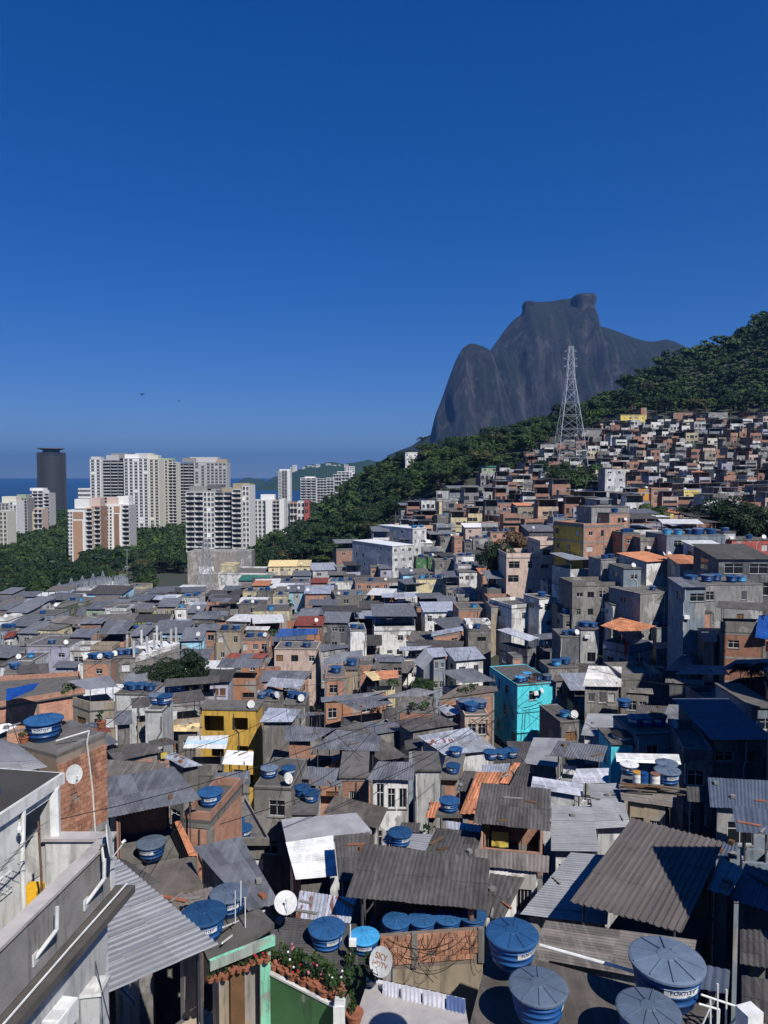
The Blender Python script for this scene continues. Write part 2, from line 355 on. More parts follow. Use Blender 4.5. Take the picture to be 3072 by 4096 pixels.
def tank_meshes(lod, lid, label, body='b'):
    """unit tank: lid 1 across, .56 high; base at z 0"""
    def mk():
        n = (32, 18, 12)[lod]; a, b, c, e = M(), M(), M(), M(); bm = TANKB if body == 'b' else WHITEP if body == 'w' else PIPE if body == 'g' else TANKL
        prof = [(.0, 0), (.35, 0), (.365, .02)]
        for k in range(1, 4): z = .03+.125*k; r = .365+.2*z; prof += [(r-.012, z-.02), (r+.012, z-.012), (r+.012, z+.012), (r-.006, z+.02)]
        prof += [(.462, .50), (.475, .51), (.475, .53)] if lod < 2 else [(.465, .53)]
        if lod == 2: prof = [(.0, 0), (.36, 0), (.42, .26), (.465, .53)]
        a.lathe(prof, bm, n)
        lm = {'b': LIDB, 'g': LIDG, 'd': BLACK, 'w': WHITEP, 'l': TANKL}[lid]
        b.lathe([(.46, .50), (.505, .505), (.505, .535), (.47, .55), (.14, .60), (.12, .612), (.0, .615)], lm, n)
        if lod < 2:
            q = 10
            for k in range(q):
                an = 6.2832*k/q; ca, sa = math.cos(an), math.sin(an); pa = .008
                P = lambda r, z, s_: (r*ca - s_*pa*sa, r*sa + s_*pa*ca, z)
                b.grid([[P(.13, .604, -1), P(.48, .546, -1)], [P(.13, .622, -.6), P(.48, .566, -.6)], [P(.13, .622, .6), P(.48, .566, .6)], [P(.13, .604, 1), P(.48, .546, 1)]], lm)
        if label:
            an = 6.2832*.18
            rows = []
            for z in (.30, .42): rows.append([((.372+.2*z+.004)*math.cos(x), (.372+.2*z+.004)*math.sin(x), z) for x in np.linspace(-math.pi/2-an/2, -math.pi/2+an/2, 9)])
            c.grid(rows, WHITEP)
            wrapped_text(e, 'FORTLEV', .088, .372, .2, .372, 0, -math.pi/2, LABB)
            wrapped_text(e, '1000 L', .03, .372, .2, .313, 0, -math.pi/2+.2, LABB)
        return a.mesh('tank_body', smooth=True), b.mesh('lid'), c.mesh('label') if label else None, e.mesh('lettering') if label else None
    return cached(('tank', lod, lid, label, body), mk)
NT = [0]
def tank(p, D, label, lid='b', lod=1, lab=False, face=0., body='b', group='water tanks on the roofs', name='water_tank'):
    NT[0] += 1
    a, b, c, e = tank_meshes(lod, lid, lab, body); rz = face if lab else rnd.random()*6
    if lod == 2:                               # too small to show parts: body and lid in one mesh
        def mk():
            me = bpy.data.meshes.new('water_tank'); vs_, fs, mi = [], [], []
            for k, q in enumerate((a, b)):
                o_ = len(vs_); vs_ += [tuple(v.co) for v in q.vertices]; fs += [tuple(i+o_ for i in f.vertices) for f in q.polygons]; mi += [k]*len(q.polygons)
            me.from_pydata(vs_, [], fs); me.materials.append(a.materials[0]); me.materials.append(b.materials[0]); me.polygons.foreach_set('material_index', mi); return me
        o = link(name, cached(('tank2', lid, body), mk), p, rz, D); return tag(o, label, 'water tank', group)
    t = thing(name, label, 'water tank', p, group)
    link('tank_body', a, p, rz, D, t); link('lid', b, p, rz, D, t)
    if c is not None:
        l = link('label', c, p, rz, D, t); q = bpy.data.objects.new('lettering', e); COL.objects.link(q); q.parent = l
    return t
def drum(p, h, label, mat, lidm=None):
    t = thing('water_drum', label, 'drum', p, 'plastic drums on the roofs'); m = M(); r = h*.33
    m.lathe([(0, 0), (r*.95, 0), (r, h*.05), (r, h*.3), (r*1.03, h*.33), (r, h*.36), (r, h*.64), (r*1.03, h*.67), (r, h*.7), (r, h*.93)], mat, 16, p); m.put('drum_body', t, smooth=True)
    m = M(); m.lathe([(r*1.06, h*.92), (r*1.06, h), (0, h*1.01)], lidm or mat, 16, p); m.put('lid', t); return t
def dish_meshes():
    def mk():
        a, b, c = M(), M(), M(); n = 20
        rows = [[(r*math.cos(6.2832*i/n)*.92, -.22*r*r+.0, r*math.sin(6.2832*i/n)) for i in range(n)] for r in (.5, .35, .2, .05)]
        rows = [[(x, -(.22*(.25-(x/.92)**2-z*z))*-1-.055, z) for x, y, z in r] for r in rows]
        a.grid(rows, DISH, True); a.quad(rows[-1], DISH)
        a.grid([rows[0], [(x*1.02, y-.012, z*1.02) for x, y, z in rows[0]], [(x, y+.03, z) for x, y, z in rows[0]]], DISH, True)
        b.bar((0, .0, -.5), (0, -.42, -.12), .016, FRAME); b.bar((0, -.45, -.08), (0, -.36, -.13), .045, WHITEP, 8)
        c.bar((0, .0, 0), (0, .22, -.05), .03, STEEL); c.bar((0, .2, -.05), (0, .2, -.62), .024, STEEL)
        return a.mesh('reflector', smooth=True), b.mesh('feed_arm'), c.mesh('mount')
    return cached('dish', mk)
def dish(p, D, yaw, tilt, label, group='satellite dishes on the houses'):
    a, b, c = dish_meshes(); t = thing('satellite_dish', label, 'dish', p, group)
    t.rotation_euler = (-tilt, 0, yaw); t.scale = (D,)*3
    for nm, me in (('reflector', a), ('feed_arm', b)):
        o = bpy.data.objects.new(nm, me); COL.objects.link(o); o.parent = t
    o = bpy.data.objects.new('mount', c); COL.objects.link(o); o.parent = t; return t
# ------------------------------------------------------------------ houses
OCC = []; HOUSES = []; HOSTED = []
def num(n): return ['ground', 'single', 'two', 'three', 'four', 'five', 'six', 'seven'][min(n, 7)]
def footing(foot): return min(ground_z(p[0], p[1]) for p in foot) - .8
def reg(root, ref, info, foot):
    cx = sum(p[0] for p in foot)/len(foot); cy = sum(p[1] for p in foot)/len(foot)
    OCC.append((cx, cy, .5*max(math.hypot(p[0]-cx, p[1]-cy) for p in foot)+.4)); HOUSES.append([root, ref, info])
    fx, fy = (foot[0][0]+foot[1][0])/2, (foot[0][1]+foot[1][1])/2; w_ = math.hypot(foot[0][0]-foot[1][0], foot[0][1]-foot[1][1])
    if fy > 30: OCC.append((fx*(1-3.4/fy), fy-3.4, min(2.6, .32*w_+.4)))
def walls(root, foot, ztop, zb, mats, fh, nf, nw, win, wsz, fine, near, sidewin=1, bands=False, door=False):
    """four walls with window openings; ztop one height per corner"""
    mb = M(); n = 4
    for e in range(4):
        A, B = foot[e], foot[(e+1) % 4]; za, zb2 = ztop[e], ztop[(e+1) % 4]; L = math.hypot(B[0]-A[0], B[1]-A[1]); holes = []
        mat = mats[0] if e == 0 else mats[1]
        cnt = nw if e == 0 else (sidewin if e in (1, 3) else 0); rz = edge_rot(A, B); zt = min(za, zb2)
        if cnt and L > 1.5 and zt - zb > 2.2:
            for k in range(nf):
                for i in range(cnt):
                    if rnd.random() < (.1 if e == 0 else .3): continue
                    ww, hh = wsz[0]*rnd.choice((.6, .8, 1, 1, 1.3)), wsz[1]*rnd.choice((.7, .9, 1, 1.15))
                    ww = min(ww, L/cnt*.7); s_ = L*(i+.5)/cnt + (rnd.random()-.5)*.25*L/cnt; zc = zt - k*fh - 1.3
                    if zc - hh/2 < zb + .4: continue
                    ww = round(ww, 1); hh = round(hh, 1)
                    if e == 0 and door and k == nf-1 and i == 0: hh = 2.; ww = .8; zc -= .45
                    holes.append((s_-ww/2, s_+ww/2, zc-hh/2, zc+hh/2))
                    dx, dy = math.cos(rz), math.sin(rz); dep = .1
                    p = (A[0]+dx*s_-dy*dep, A[1]+dy*s_+dx*dep, zc)
                    if win == 'hole': continue
                    if near:
                        place_window(root, p, rz, ww, hh, win if rnd.random() < .5 else rnd.choice(('bars', 'plain', 'curtain', 'dark', 'shut', 'wood', 'bars')), fine)
                    else: link('window', far_window(ww, hh), p, rz, 1, root)
        panel(mb, A, B, zb, za, zb2, holes, wallmat(mat))
    mb.put('wall', root)
    if bands:                                   # exposed concrete frame
        z = min(ztop) - .12; k = 0
        while z > zb + .5 and k < nf+1:
            f2 = inset(foot, -.03); m2 = M(); m2.prism(f2, z-.13, z+.12, BAND)
            m2.put('floor_band', root); z -= fh; k += 1
        for e in (0, 1, 3):
            m2 = M(); p = inset(foot, .08)[e]; m2.box((p[0], p[1], (zb+min(ztop)-.26)/2), (.26, .26, min(ztop)-.26-zb), BAND, edge_rot(foot[0], foot[1])); m2.put('column', root)
        A, B = foot[0], foot[1]
        if math.hypot(B[0]-A[0], B[1]-A[1]) > 5.5:
            m2 = M(); m2.box(((A[0]+B[0])/2, (A[1]+B[1])/2, (zb+min(ztop)-.26)/2), (.24, .1, min(ztop)-.26-zb), BAND, edge_rot(A, B)); m2.put('column', root)
FWM = plain('pane_recess_grey', (.03, .034, .04), .3)
def far_window(w_, h_):
    def mk():
        a = M(); t = .07; a.box((0, .02, 0), (w_, .02, h_), FWM)
        for x in (-w_/2+t/2, w_/2-t/2, 0): a.box((x, -.01, 0), (t, .05, h_), FRAME)
        for z in (-h_/2+t/2, h_/2-t/2): a.box((0, -.012, z), (w_, .045, t), FRAME)
        return a.mesh('window')
    return cached(('fw', w_, h_), mk)
CLOTH = [plain('cloth_'+n, c, .9) for n, c in (('white', (.62, .62, .62)), ('red', (.4, .04, .04)), ('blue', (.06, .12, .35)), ('yellow', (.55, .42, .08)), ('grey', (.2, .2, .22)), ('pink', (.5, .25, .28)))]
def washing(root, a, b):
    a, b = Vector(a), Vector(b); t = thing('washing_line', None, 'washing', tuple(a), 'washing lines between the houses'); m = M(); m.bar(a, b, .012, BLACK, 4); m.put('line', t); L = (b-a).length; s_ = .15
    for q in (a, b): m = M(); m.bar(q, q-Vector((0, 0, 1.5)), .025, STEEL, 4); m.put('post', t)
    while s_ < L-.6:
        w_ = rnd.uniform(.35, .9); h = rnd.uniform(.5, 1.1); p, q = a.lerp(b, s_/L), a.lerp(b, min(1, (s_+w_)/L)); n = Vector((0, -1, 0)); m = M()
        m.grid([[p.lerp(q, u/4)+Vector((0, .05*math.sin(u*2+s_)*v, -h*v)) for u in range(5)] for v in (0, .5, 1)], rnd.choice(CLOTH+CLOTH[:1]*3)); m.put('cloth', t); s_ += w_+rnd.uniform(.05, .3)
    HOSTED.append((t, root, 0, 1, 'washing'))
def antenna(root, p):
    h = rnd.uniform(1.4, 2.6); t = thing('tv_antenna', None, 'antenna', tuple(p), 'antennas on the roofs'); p = Vector(p); m = M(); m.bar(p, p+Vector((0, 0, h)), .02+.00015*p.y, STEEL, 4); m.put('mast', t); m = M(); a = rnd.random()*3; d = Vector((math.cos(a), math.sin(a), 0)); e = Vector((-d.y, d.x, 0)); c = p+Vector((0, 0, h-.1)); m.bar(c-d*.5, c+d*.5, .014+.0001*p.y, STEEL, 4)
    for k in range(6): q = c+d*(-.5+.2*k); m.bar(q-e*.3, q+e*.3, .008+.0001*p.y, STEEL, 4)
    m.put('boom', t); HOSTED.append((t, root, 0, 1, 'antenna'))
def parapet(root, foot, z0, z1, mat, th=.14, edges=(0, 1, 2, 3)):
    inn = inset(foot, th); mb = M(); wm = wallmat(mat) if isinstance(mat, str) else mat
    for e in edges:
        a, b = foot[e], foot[(e+1) % 4]; c, d = inn[(e+1) % 4], inn[e]
        mb.prism([a, b, c, d], z0, z1, wm)
    return mb.put('parapet', root)
def plane_of(c4):
    a, b, d = Vector(c4[0]), Vector(c4[1]), Vector(c4[3]); nn = (b-a).cross(d-a).normalized()
    return lambda x, y: a.z - (nn.x*(x-a.x)+nn.y*(y-a.y))/nn.z
def place_tanks(root, pts, near_d, sizes=None, lids=None):
    for i, p in enumerate(pts):
        D = sizes[i] if sizes else rnd.choice((1.05, 1.25, 1.45)); dd = p[1]
        lod = 0 if dd < 36 else 1 if dd < 115 else 2
        t = tank(p, D, None, lids[i] if lids else rnd.choice('bbbbgg'), lod, lab=dd < 62, face=math.atan2(p[0], p[1])*-1+rnd.uniform(-.7, .9), body=rnd.choice('bbbbbbbl') if dd > 60 else 'b')
        HOSTED.append((t, root, i, len(pts), 'tank'))
def add_dish(root, p, yaw=None, D=.75, tilt=.5):
    d_ = dish(p, D, rnd.uniform(-.2, 1.0) if yaw is None else yaw, tilt, None); HOSTED.append((d_, root, 0, 1, 'dish'))
def house(cx, cy, ztop, W, dp, rot, mat='brick', nf=2, nw=2, top='p', tanks=0, side=None, ref=None, win='slide', wsz=(1.1, 1.), bands=None, roof='metal', fh=2.75, par=.7, dsh=None, door=False, sidewin=1, slope=.12, name='house', hcover=2.35, info=None, lids=None, tsz=None, ac=0, slabm=None):
    """(cx, cy): middle of the front's top edge"""
    r = R_(rot); co, si = math.cos(r), math.sin(r)
    P = lambda u, v: (cx+u*co-v*si, cy+u*si+v*co)
    foot = [P(-W/2, 0), P(W/2, 0), P(W/2, dp), P(-W/2, dp)]
    near = cy < 150; fine = cy < 100; zb = footing(foot); side = side or mat
    ztop_body = ztop - (hcover if top == 'o' else 0)
    zb = min(zb, ztop_body - 2.5)
    root = thing(name, None, 'house', (*P(0, dp/2), zb)); bands = (mat in ('brick', 'brickd')) if bands is None else bands
    if top == 'p' and not tanks and cy < 330 and rnd.random() < .4 and name == 'house' and dsh is None: tanks = rnd.choice((1, 2, 2, 3))
    if tanks and top == 'p' and cy > 45: par = min(par, .18)
    zt = ztop_body if top in ('n', 's') else ztop_body - par
    fl = min(nf, max(1, int((zt-zb)/fh)))
    if top == 's': tops = [ztop, ztop, ztop+slope*dp, ztop+slope*dp]; tops = [z-.06 for z in tops]
    else: tops = [zt]*4
    walls(root, foot, tops, zb, (mat, side), fh, fl, nw, win, wsz, fine, near, sidewin, bands, door)
    if top != 's':
        m = M(); m.prism(inset(foot, -.12 if top == 'n' else -.04), zt, zt+.14, slabm or SLAB); m.put('roof_slab', root)
        if top in 'po': parapet(root, foot, zt+.14, ztop_body + (.25 if top == 'o' else 0), mat if rnd.random() < .75 or mat in ('white', 'turq', 'pink', 'ochre') else 'conc')
    zs = zt + .14
    if top in 'so':
        ov = .35; e = ztop
        q = [P(-W/2-ov, -ov), P(W/2+ov, -ov), P(W/2+ov, dp+ov), P(-W/2-ov, dp+ov)]
        jz = rnd.uniform(-.25, .25) if top == 'o' else 0
        zz = [e-slope*ov, e-slope*ov+jz, e+slope*(dp+ov)+jz, e+slope*(dp+ov)]
        c4 = [(*a, z) for a, z in zip(q, zz)]
        kind = roof; nu = max(2, int(W/2.2)) if cy < 130 else max(1, min(3, int(W/3.5)))
        roof_sheets(root, c4, 0 if rnd.random() < .7 else 1, roofmat(kind), nu, 2 if dp > 4.5 and cy < 110 else 1, .177 if cy < 110 else .36, .028 if cy < 110 else .045, seg=4 if cy < 80 else 3)
        if top == 'o':
            pf = inset(foot, .12); pl = plane_of(c4)
            for k in range(4):
                x, y = pf[k]; m = M(); m.bar((x, y, zs), (x, y, pl(x, y)), .045, STEEL, 5); m.put('post', root)
            m = M(); a, b = pf[0], pf[1]; m.bar((*a, pl(*a)-.06), (*b, pl(*b)-.06), .05, STEEL, 4); m.put('beam', root)
            if rnd.random() < .5: parapet(root, inset(foot, .02), zs+.9, zs+2.1, rnd.choice(('grey', 'brick', mat)), edges=(rnd.choice((1, 3)), 2))
    pts = []
    if tanks and top in 'pn':
        for i in range(tanks):
            u = (-.5+(i+.5)/max(tanks, 2)*(1 if tanks > 1 else 2) + rnd.uniform(-.06, .06))*W*.84; v = rnd.uniform(.9, min(2.2, dp-.9)) + (1.1 if i % 3 == 2 and dp > 4 else 0)
            pts.append((*P(u, v), zs))
    elif tanks and top == 'o':
        for i in range(tanks): pts.append((*P((-.35+.7*(i+.5)/tanks)*W, 1.1), zs))
    place_tanks(root, pts, cy, tsz, lids)
    if dsh is None: dsh = 1 if rnd.random() < .28 and cy < 330 else 0
    for i in range(dsh):
        zz = ztop + .55 if top in 'pn' else zs + .9; u = rnd.choice((-.4, .4, .1, .3))*W
        add_dish(root, (*P(u, .2 if top in 'pn' else -.25), zz))
    if near and rnd.random() < .75:             # rain pipe down the front
        u = rnd.choice((-.46, .44, .1))*W; m = M(); a, b = P(u, -.07), P(u+rnd.uniform(-.5, .5), -.07)
        m.path([(*a, zt-.3), (*a, zt-1.6), (*b, zt-2.1), (*b, max(zb, zt-5.5))], .04, PIPE if rnd.random() < .6 else STEEL); m.put('drain_pipe', root)
    if near:
        for i in range(ac or (1 if rnd.random() < .3 else 0)):
            u = rnd.uniform(-.4, .4)*W; a = P(u, -.18); m = M(); zc = zt-1.0-rnd.choice((0, fh))
            m.box((*a, zc), (.65, .36, .42), WHITEP, r); m.put('air_conditioner', root)
    if cy < 160 and name == 'house' and dsh is None:
        if top in 'pn' and rnd.random() < .45: antenna(root, (*P(rnd.uniform(-.4, .4)*W, rnd.uniform(.6, dp-.6)), zs))
        if top in 'po' and rnd.random() < .3: washing(root, (*P(-.42*W, .7), zs+1.5), (*P(.42*W, .7), zs+1.5))
        for _ in range(rnd.choice((0, 1, 2, 3)) if top == 'p' else 0):
            x, y = P(rnd.choice((-.47, .47))*W, rnd.choice((.1, dp-.1))); m = M(); m.bar((x, y, ztop-.2), (x+rnd.uniform(-.05, .05), y, ztop+rnd.uniform(.5, 1.3)), .018, STEEL, 4); m.put('rebar', root)
    reg(root, ref, info or (mat, fl, top, roof, cx, cy, ztop, W), foot)
    return root
def H(t, x0, x1, yt, mat='brick', nf=2, nw=2, top='p', tanks=0, rot=8, dp=6, d=None, off=0., **kw):
    s0 = src(t, x0, yt); s1 = src(t, x1, yt); sx = (s0[0]+s1[0])/2
    d = d or hit(sx, s0[1], off); p = at(sx, s0[1], d); W = (s1[0]-s0[0])*d/FP/max(.5, math.cos(R_(rot))-(sx-1536)/FP*math.sin(R_(rot)))
    return house(p.x, p.y, p.z, W, dp, rot, mat, nf, nw, top, tanks, **kw)
def R(t, pts, roof='fibro', under='open', d=None, m=.1, n=0., ax=0, nu=4, nv=2, h=2.4, wall='brick', nw=2, nf=2, ref=None, posts=True, par=.85, tanks=(), tsz=None, lids=None, pitch=.177, amp=.028, trap=False, name='house', bands=None, off=0., win='slide', wsz=(1.2, 1.), walls_up=(), ins=.35, dishes=(), jag=0., side=None, sidewin=1, parmat=None, beam=True, front=None):
    """a house given by its roof: picture corners front-left, front-right, back-right, back-left on a plane that rises m per metre away and n per metre to the right"""
    pp = [src(t, pts[i], pts[i+1]) for i in range(0, 8, 2)]
    d = d or hit((pp[0][0]+pp[1][0])/2, (pp[0][1]+pp[1][1])/2, off)
    a = at(*pp[0], d); c4 = []
    for q in pp:
        r = ray(*q); k = (a.z-CZ-m*a.y-n*a.x)/(r.z-m-n*r.x); c4.append(Vector((0, 0, CZ)) + r*k)
    foot = inset([(p.x, p.y) for p in c4], ins); near = d < 150
    pl = lambda x, y: a.z + m*(y-a.y) + n*(x-a.x)
    zb = footing(foot); cz = min(p.z for p in c4)
    ztop = [pl(*p)-.05 for p in foot]
    if under == 'open': ztop = [min(ztop)-h]*4
    if under == 'slab': ztop = [cz-.16]*4
    zb = min(zb, min(ztop)-2)
    cx = sum(p[0] for p in foot)/4; cy = sum(p[1] for p in foot)/4
    root = thing(name, None, 'house', (cx, cy, zb)); fl = min(nf, max(1, int((min(ztop)-zb)/2.75)))
    walls(root, foot, ztop, zb, (wall, side or wall), 2.75, fl, nw, win, wsz, d < 100, near, sidewin, wall in ('brick', 'brickd') if bands is None else bands)
    if under == 'slab':
        mb = M(); mb.prism([(p.x, p.y) for p in c4], cz-.16, cz, roofmat(roof) if roof != 'slab' else SLAB); mb.put('roof_slab', root)
        if par > 0: parapet(root, [(p.x, p.y) for p in c4], cz, cz+par, parmat or wall)
        zs = cz
    else:
        rm = [roofmat(x) for x in roof] if isinstance(roof, (list, tuple)) else roofmat(roof)
        roof_sheets(root, c4, ax, rm, nu, nv, pitch, amp, trap, 5 if d < 40 else 4, jag)
        zs = ztop[0]
    if under == 'open':
        mb = M(); mb.prism(inset(foot, -.06), zs-.0, zs+.12, SLAB); mb.put('terrace_floor', root); zs += .12
        if par > 0: parapet(root, foot, zs, zs+par, parmat or wall)
        pf = inset(foot, .1)
        for e in walls_up:
            A, B = foot[e], foot[(e+1) % 4]; mb = M(); pa = inset(foot, .16)
            mb.prism([A, B, pa[(e+1) % 4], pa[e]], zs+max(par, 0), [pl(*q)-.07 for q in (A, B, pa[(e+1) % 4], pa[e])], wallmat(wall)); mb.put('upper_wall', root)
        if posts:
            L = math.hypot(pf[1][0]-pf[0][0], pf[1][1]-pf[0][1]); k = max(1, int(L/2.6))
            spots = [(pf[0][0]+(pf[1][0]-pf[0][0])*i/k, pf[0][1]+(pf[1][1]-pf[0][1])*i/k) for i in range(k+1)] + [pf[2], pf[3]]
            for x, y in spots:
                mb = M(); mb.bar((x, y, zs), (x, y, pl(x, y)-.02), .04, STEEL, 6); mb.put('post', root)
        if beam:
            for e in (0, 2):
                A, B = pf[e], pf[(e+1) % 4]; mb = M(); mb.bar((*A, pl(*A)-.08), (*B, pl(*B)-.08), .045, STEEL, 4); mb.put('beam', root)
    tp = []
    for i in range(0, len(tanks), 2):
        q = src(t, tanks[i], tanks[i+1]); r = ray(*q); zz = zs
        k = (zz-CZ)/r.z if r.z < -.01 else d; k += (tsz[i//2] if tsz else 1.2)*.34; tp.append((r.x*k, k, zz))
    place_tanks(root, tp, d, tsz, lids)
    for i in range(0, len(dishes), 3):
        p = at(*src(t, dishes[i], dishes[i+1]), dishes[i+2]); add_dish(root, p)
    reg(root, ref, (wall, fl, under, roof if isinstance(roof, str) else roof[0], cx, cy, cz, math.hypot(c4[1].x-c4[0].x, c4[1].y-c4[0].y)), foot)
    if near and under != 'slab' and 20 < d < 75:      # odd bricks that hold the sheets down
        rl = 0 if under == 'open' else 0
        for _ in range(rnd.choice((0, 1, 2, 3))):
            u, v = rnd.uniform(.1, .9), rnd.uniform(.05, .9); q = Vector(c4[0]).lerp(Vector(c4[1]), u).lerp(Vector(c4[3]).lerp(Vector(c4[2]), u), v); mb = M(); sz = rnd.choice(((.28, .18, .1), (.2, .2, .14), (.5, .07, .05), (.9, .1, .04))); mb.box((q.x, q.y, q.z+.04+sz[2]/2), sz, rnd.choice((POT, BAND, WOOD, BAND)), rnd.random()*3)
            o = mb.put('loose_brick' if sz[0] < .4 else 'loose_batten', None, (q.x, q.y, q.z)); tag(o, None, 'brick' if sz[0] < .4 else 'batten', 'odd bits lying on the sheet roofs'); HOSTED.append((o, root, 0, 1, 'brick' if sz[0] < .4 else 'batten'))
    if near and d < 80 and under == 'open' and posts and rnd.random() < .4: a_, b_ = pf[0], pf[1]; washing(root, (a_[0]*.9+b_[0]*.1, a_[1]*.9+b_[1]*.1+.3, zs+1.6), (a_[0]*.3+b_[0]*.7, a_[1]*.3+b_[1]*.7+.3, zs+1.6))
    root['_z'] = zs; root['_plane'] = [a.x, a.y, a.z, m, n]; root['_foot'] = [v for p in foot for v in p]
    return root
# ------------------------------------------------------------------ ground, sea, far hills
def fbm(x, y, z=0., o=5): return mn.fractal(Vector((x, y, z)), 1., 2., o)
def build_ground():
    m = M(); g, t, b = newmat('ground'); po = tex(t, 'Object')
    c = mixc(t, ramp(t, nz(t, po, .12, 6), [(.4, 0), (.6, 1)]), (.045, .042, .036), (.03, .045, .02)); t.links.new(c, b.inputs['Base Color']); b.inputs['Roughness'].default_value = .95
    rows = []
    for y in [4, 5.5, 7, 9, 11] + [11*1.06**k for k in range(1, 82)]:
        rows.append([(x*y, y, min(ground_z(max(-.7, min(.62, x))*y, y), CZ-15 if y < 26 else 999) if y < 900 else 3.) for x in np.linspace(-1.05, 1.05, 71)])
    m.grid([list(r) for r in rows], g)
    o = m.put('ground', smooth=True); tag(o, kind='structure')
    far = M(); far.quad([(-1800, 1150, 2.8), (2600, 1150, 2.8), (2600, 3900, 2.8), (1500, 3900, 2.8)][:0] or [(-4000, -400, 1.2), (9000, -400, 1.2), (9000, 2150, 1.2), (150, 2150, 1.2), (-30, 1500, 1.2), (-2500, 1420, 1.2), (-4000, 1420, 1.2)], g)
    far.quad([(150, 2150, 1.2), (9000, 2150, 1.2), (9000, 9000, 1.2), (1000, 9000, 1.2), (900, 4200, 1.2)], g)
    tag(far.put('coastal_plain'), kind='structure')
    s, t, b = newmat('sea'); b.inputs['Base Color'].default_value = (.012, .045, .10, 1); b.inputs['Roughness'].default_value = .35; b.inputs['IOR'].default_value = 1.2
    bump(t, b, nz(t, tex(t, 'Object'), .05, 5), .3, 2)
    q = M(); q.quad([(-26000, -900, 0), (26000, -900, 0), (26000, 26000, 0), (-26000, 26000, 0)], s); tag(q.put('sea'), kind='structure')
build_ground()
def rockmat():
    m, t, b = newmat('granite'); po = tex(t, 'Object'); ge = t.nodes.new('ShaderNodeNewGeometry'); sx = t.nodes.new('ShaderNodeSeparateXYZ'); t.links.new(ge.outputs['Normal'], sx.inputs[0])
    st = nz(t, mp(t, po, (.02, .02, .0022)), 1.0, 8, .68)
    c = ramp(t, st, [(.36, (.010, .011, .015)), (.49, (.024, .024, .031)), (.60, (.074, .067, .069))])
    c = mixc(t, ramp(t, nz(t, mp(t, po, (.03, .03, .004)), 1, 5, .6), [(.62, 0), (.7, .7)]), c, (.12, .088, .07))
    n2 = nz(t, po, .012, 6, .65); ad = nd(t, 'Math', operation='ADD'); t.links.new(sx.outputs[2], ad.inputs[0])
    sc = nd(t, 'Math', operation='MULTIPLY_ADD'); t.links.new(n2, sc.inputs[0]); sc.inputs[1].default_value = .9; sc.inputs[2].default_value = -.45; t.links.new(sc.outputs[0], ad.inputs[1])
    g = ramp(t, ad.outputs[0], [(.5, 0), (.62, 1)])
    c = mixc(t, g, c, mixc(t, nz(t, po, .05, 4), (.007, .014, .008), (.015, .022, .013))); t.links.new(c, b.inputs['Base Color']); b.inputs['Roughness'].default_value = .95
    bump(t, b, nz(t, mp(t, po, (.05, .05, .008)), 1, 12, .78), 1., 26); return m
ROCK = rockmat()
def sil(pts, d):
    out = []
    for i in range(0, len(pts), 2):
        p = at(*src('G', pts[i], pts[i+1]), d); out.append((p.x, p.z))
    return np.array(out)
def mountain(name, pts, d, depth_f, depth_b, xs, lab, cut=.0, streak=42., prof=None):
    s = sil(pts, d); x0, x1 = s[0, 0], s[-1, 0]; m = M(); rows = []
    X = np.arange(x0, x1+1, xs); Hh = np.interp(X, s[:, 0], s[:, 1])
    prof = prof or [(0, 1), (.06, .93), (.2, .74), (.34, .5), (.46, .3), (.62, .17), (1, .0)]
    T = [-1, -.8, -.6, -.4, -.25, -.12, -.05, 0] + list(np.linspace(.02, .6, 34)) + list(np.linspace(.65, 1, 8))
    for t in T:
        row = []
        for i, x in enumerate(X):
            h = Hh[i]
            if t <= 0: z = h*(1+t*.9)**1.0 if t < -.05 else h*(1+t*.35); y = d - t*depth_b; z = h*(1-abs(t))**.7
            else:
                z = h*np.interp(t, [p[0] for p in prof], [p[1] for p in prof]); y = d - t*depth_f
                am = min(1, t*6)
                y += am*(fbm(x/170, z/900, 3.)*streak*2.4 + fbm(x/46, z/500, 9.)*streak*.9 + fbm(x/30, z/40, 4.)*6)
                if t > .45: z += fbm(x/90, y/90, 1.)*18*min(1, (t-.45)*5)*(1 if z > 30 else .3)
            row.append((x, y, max(z, -2)))
        rows.append(row)
    m.grid(rows, ROCK); tag(m.put(name, smooth=True), lab, None, None, 'structure')
mountain('table_mountain', [360,605, 372,540, 378,470, 386,415, 400,365, 412,332, 430,308, 445,288, 460,265, 480,238, 500,215, 520,196, 545,180, 552,172, 556,150, 557,134, 564,120, 575,117, 600,119, 606,121, 625,122, 680,119, 715,113, 740,108, 766,108, 772,104, 790,96, 830,95, 868,97, 872,112, 873,160, 874,185, 876,215, 890,228, 940,240, 1000,262, 1060,285, 1110,298, 1150,300, 1175,294, 1200,290, 1240,300, 1290,325, 1315,345, 1400,400, 1500,480, 1700,600], 3030, 900, 700, 9., None)
mountain('granite_shoulder', [-60,815, 0,790, 50,772, 100,737, 138,720, 143,700, 150,668, 160,628, 180,580, 198,530, 215,480, 230,440, 245,400, 257,374, 270,350, 284,330, 300,318, 312,310, 325,308, 350,314, 375,322, 400,335, 412,345, 440,420, 480,520, 520,600, 600,690, 700,760], 2860, 700, 600, 8., None)
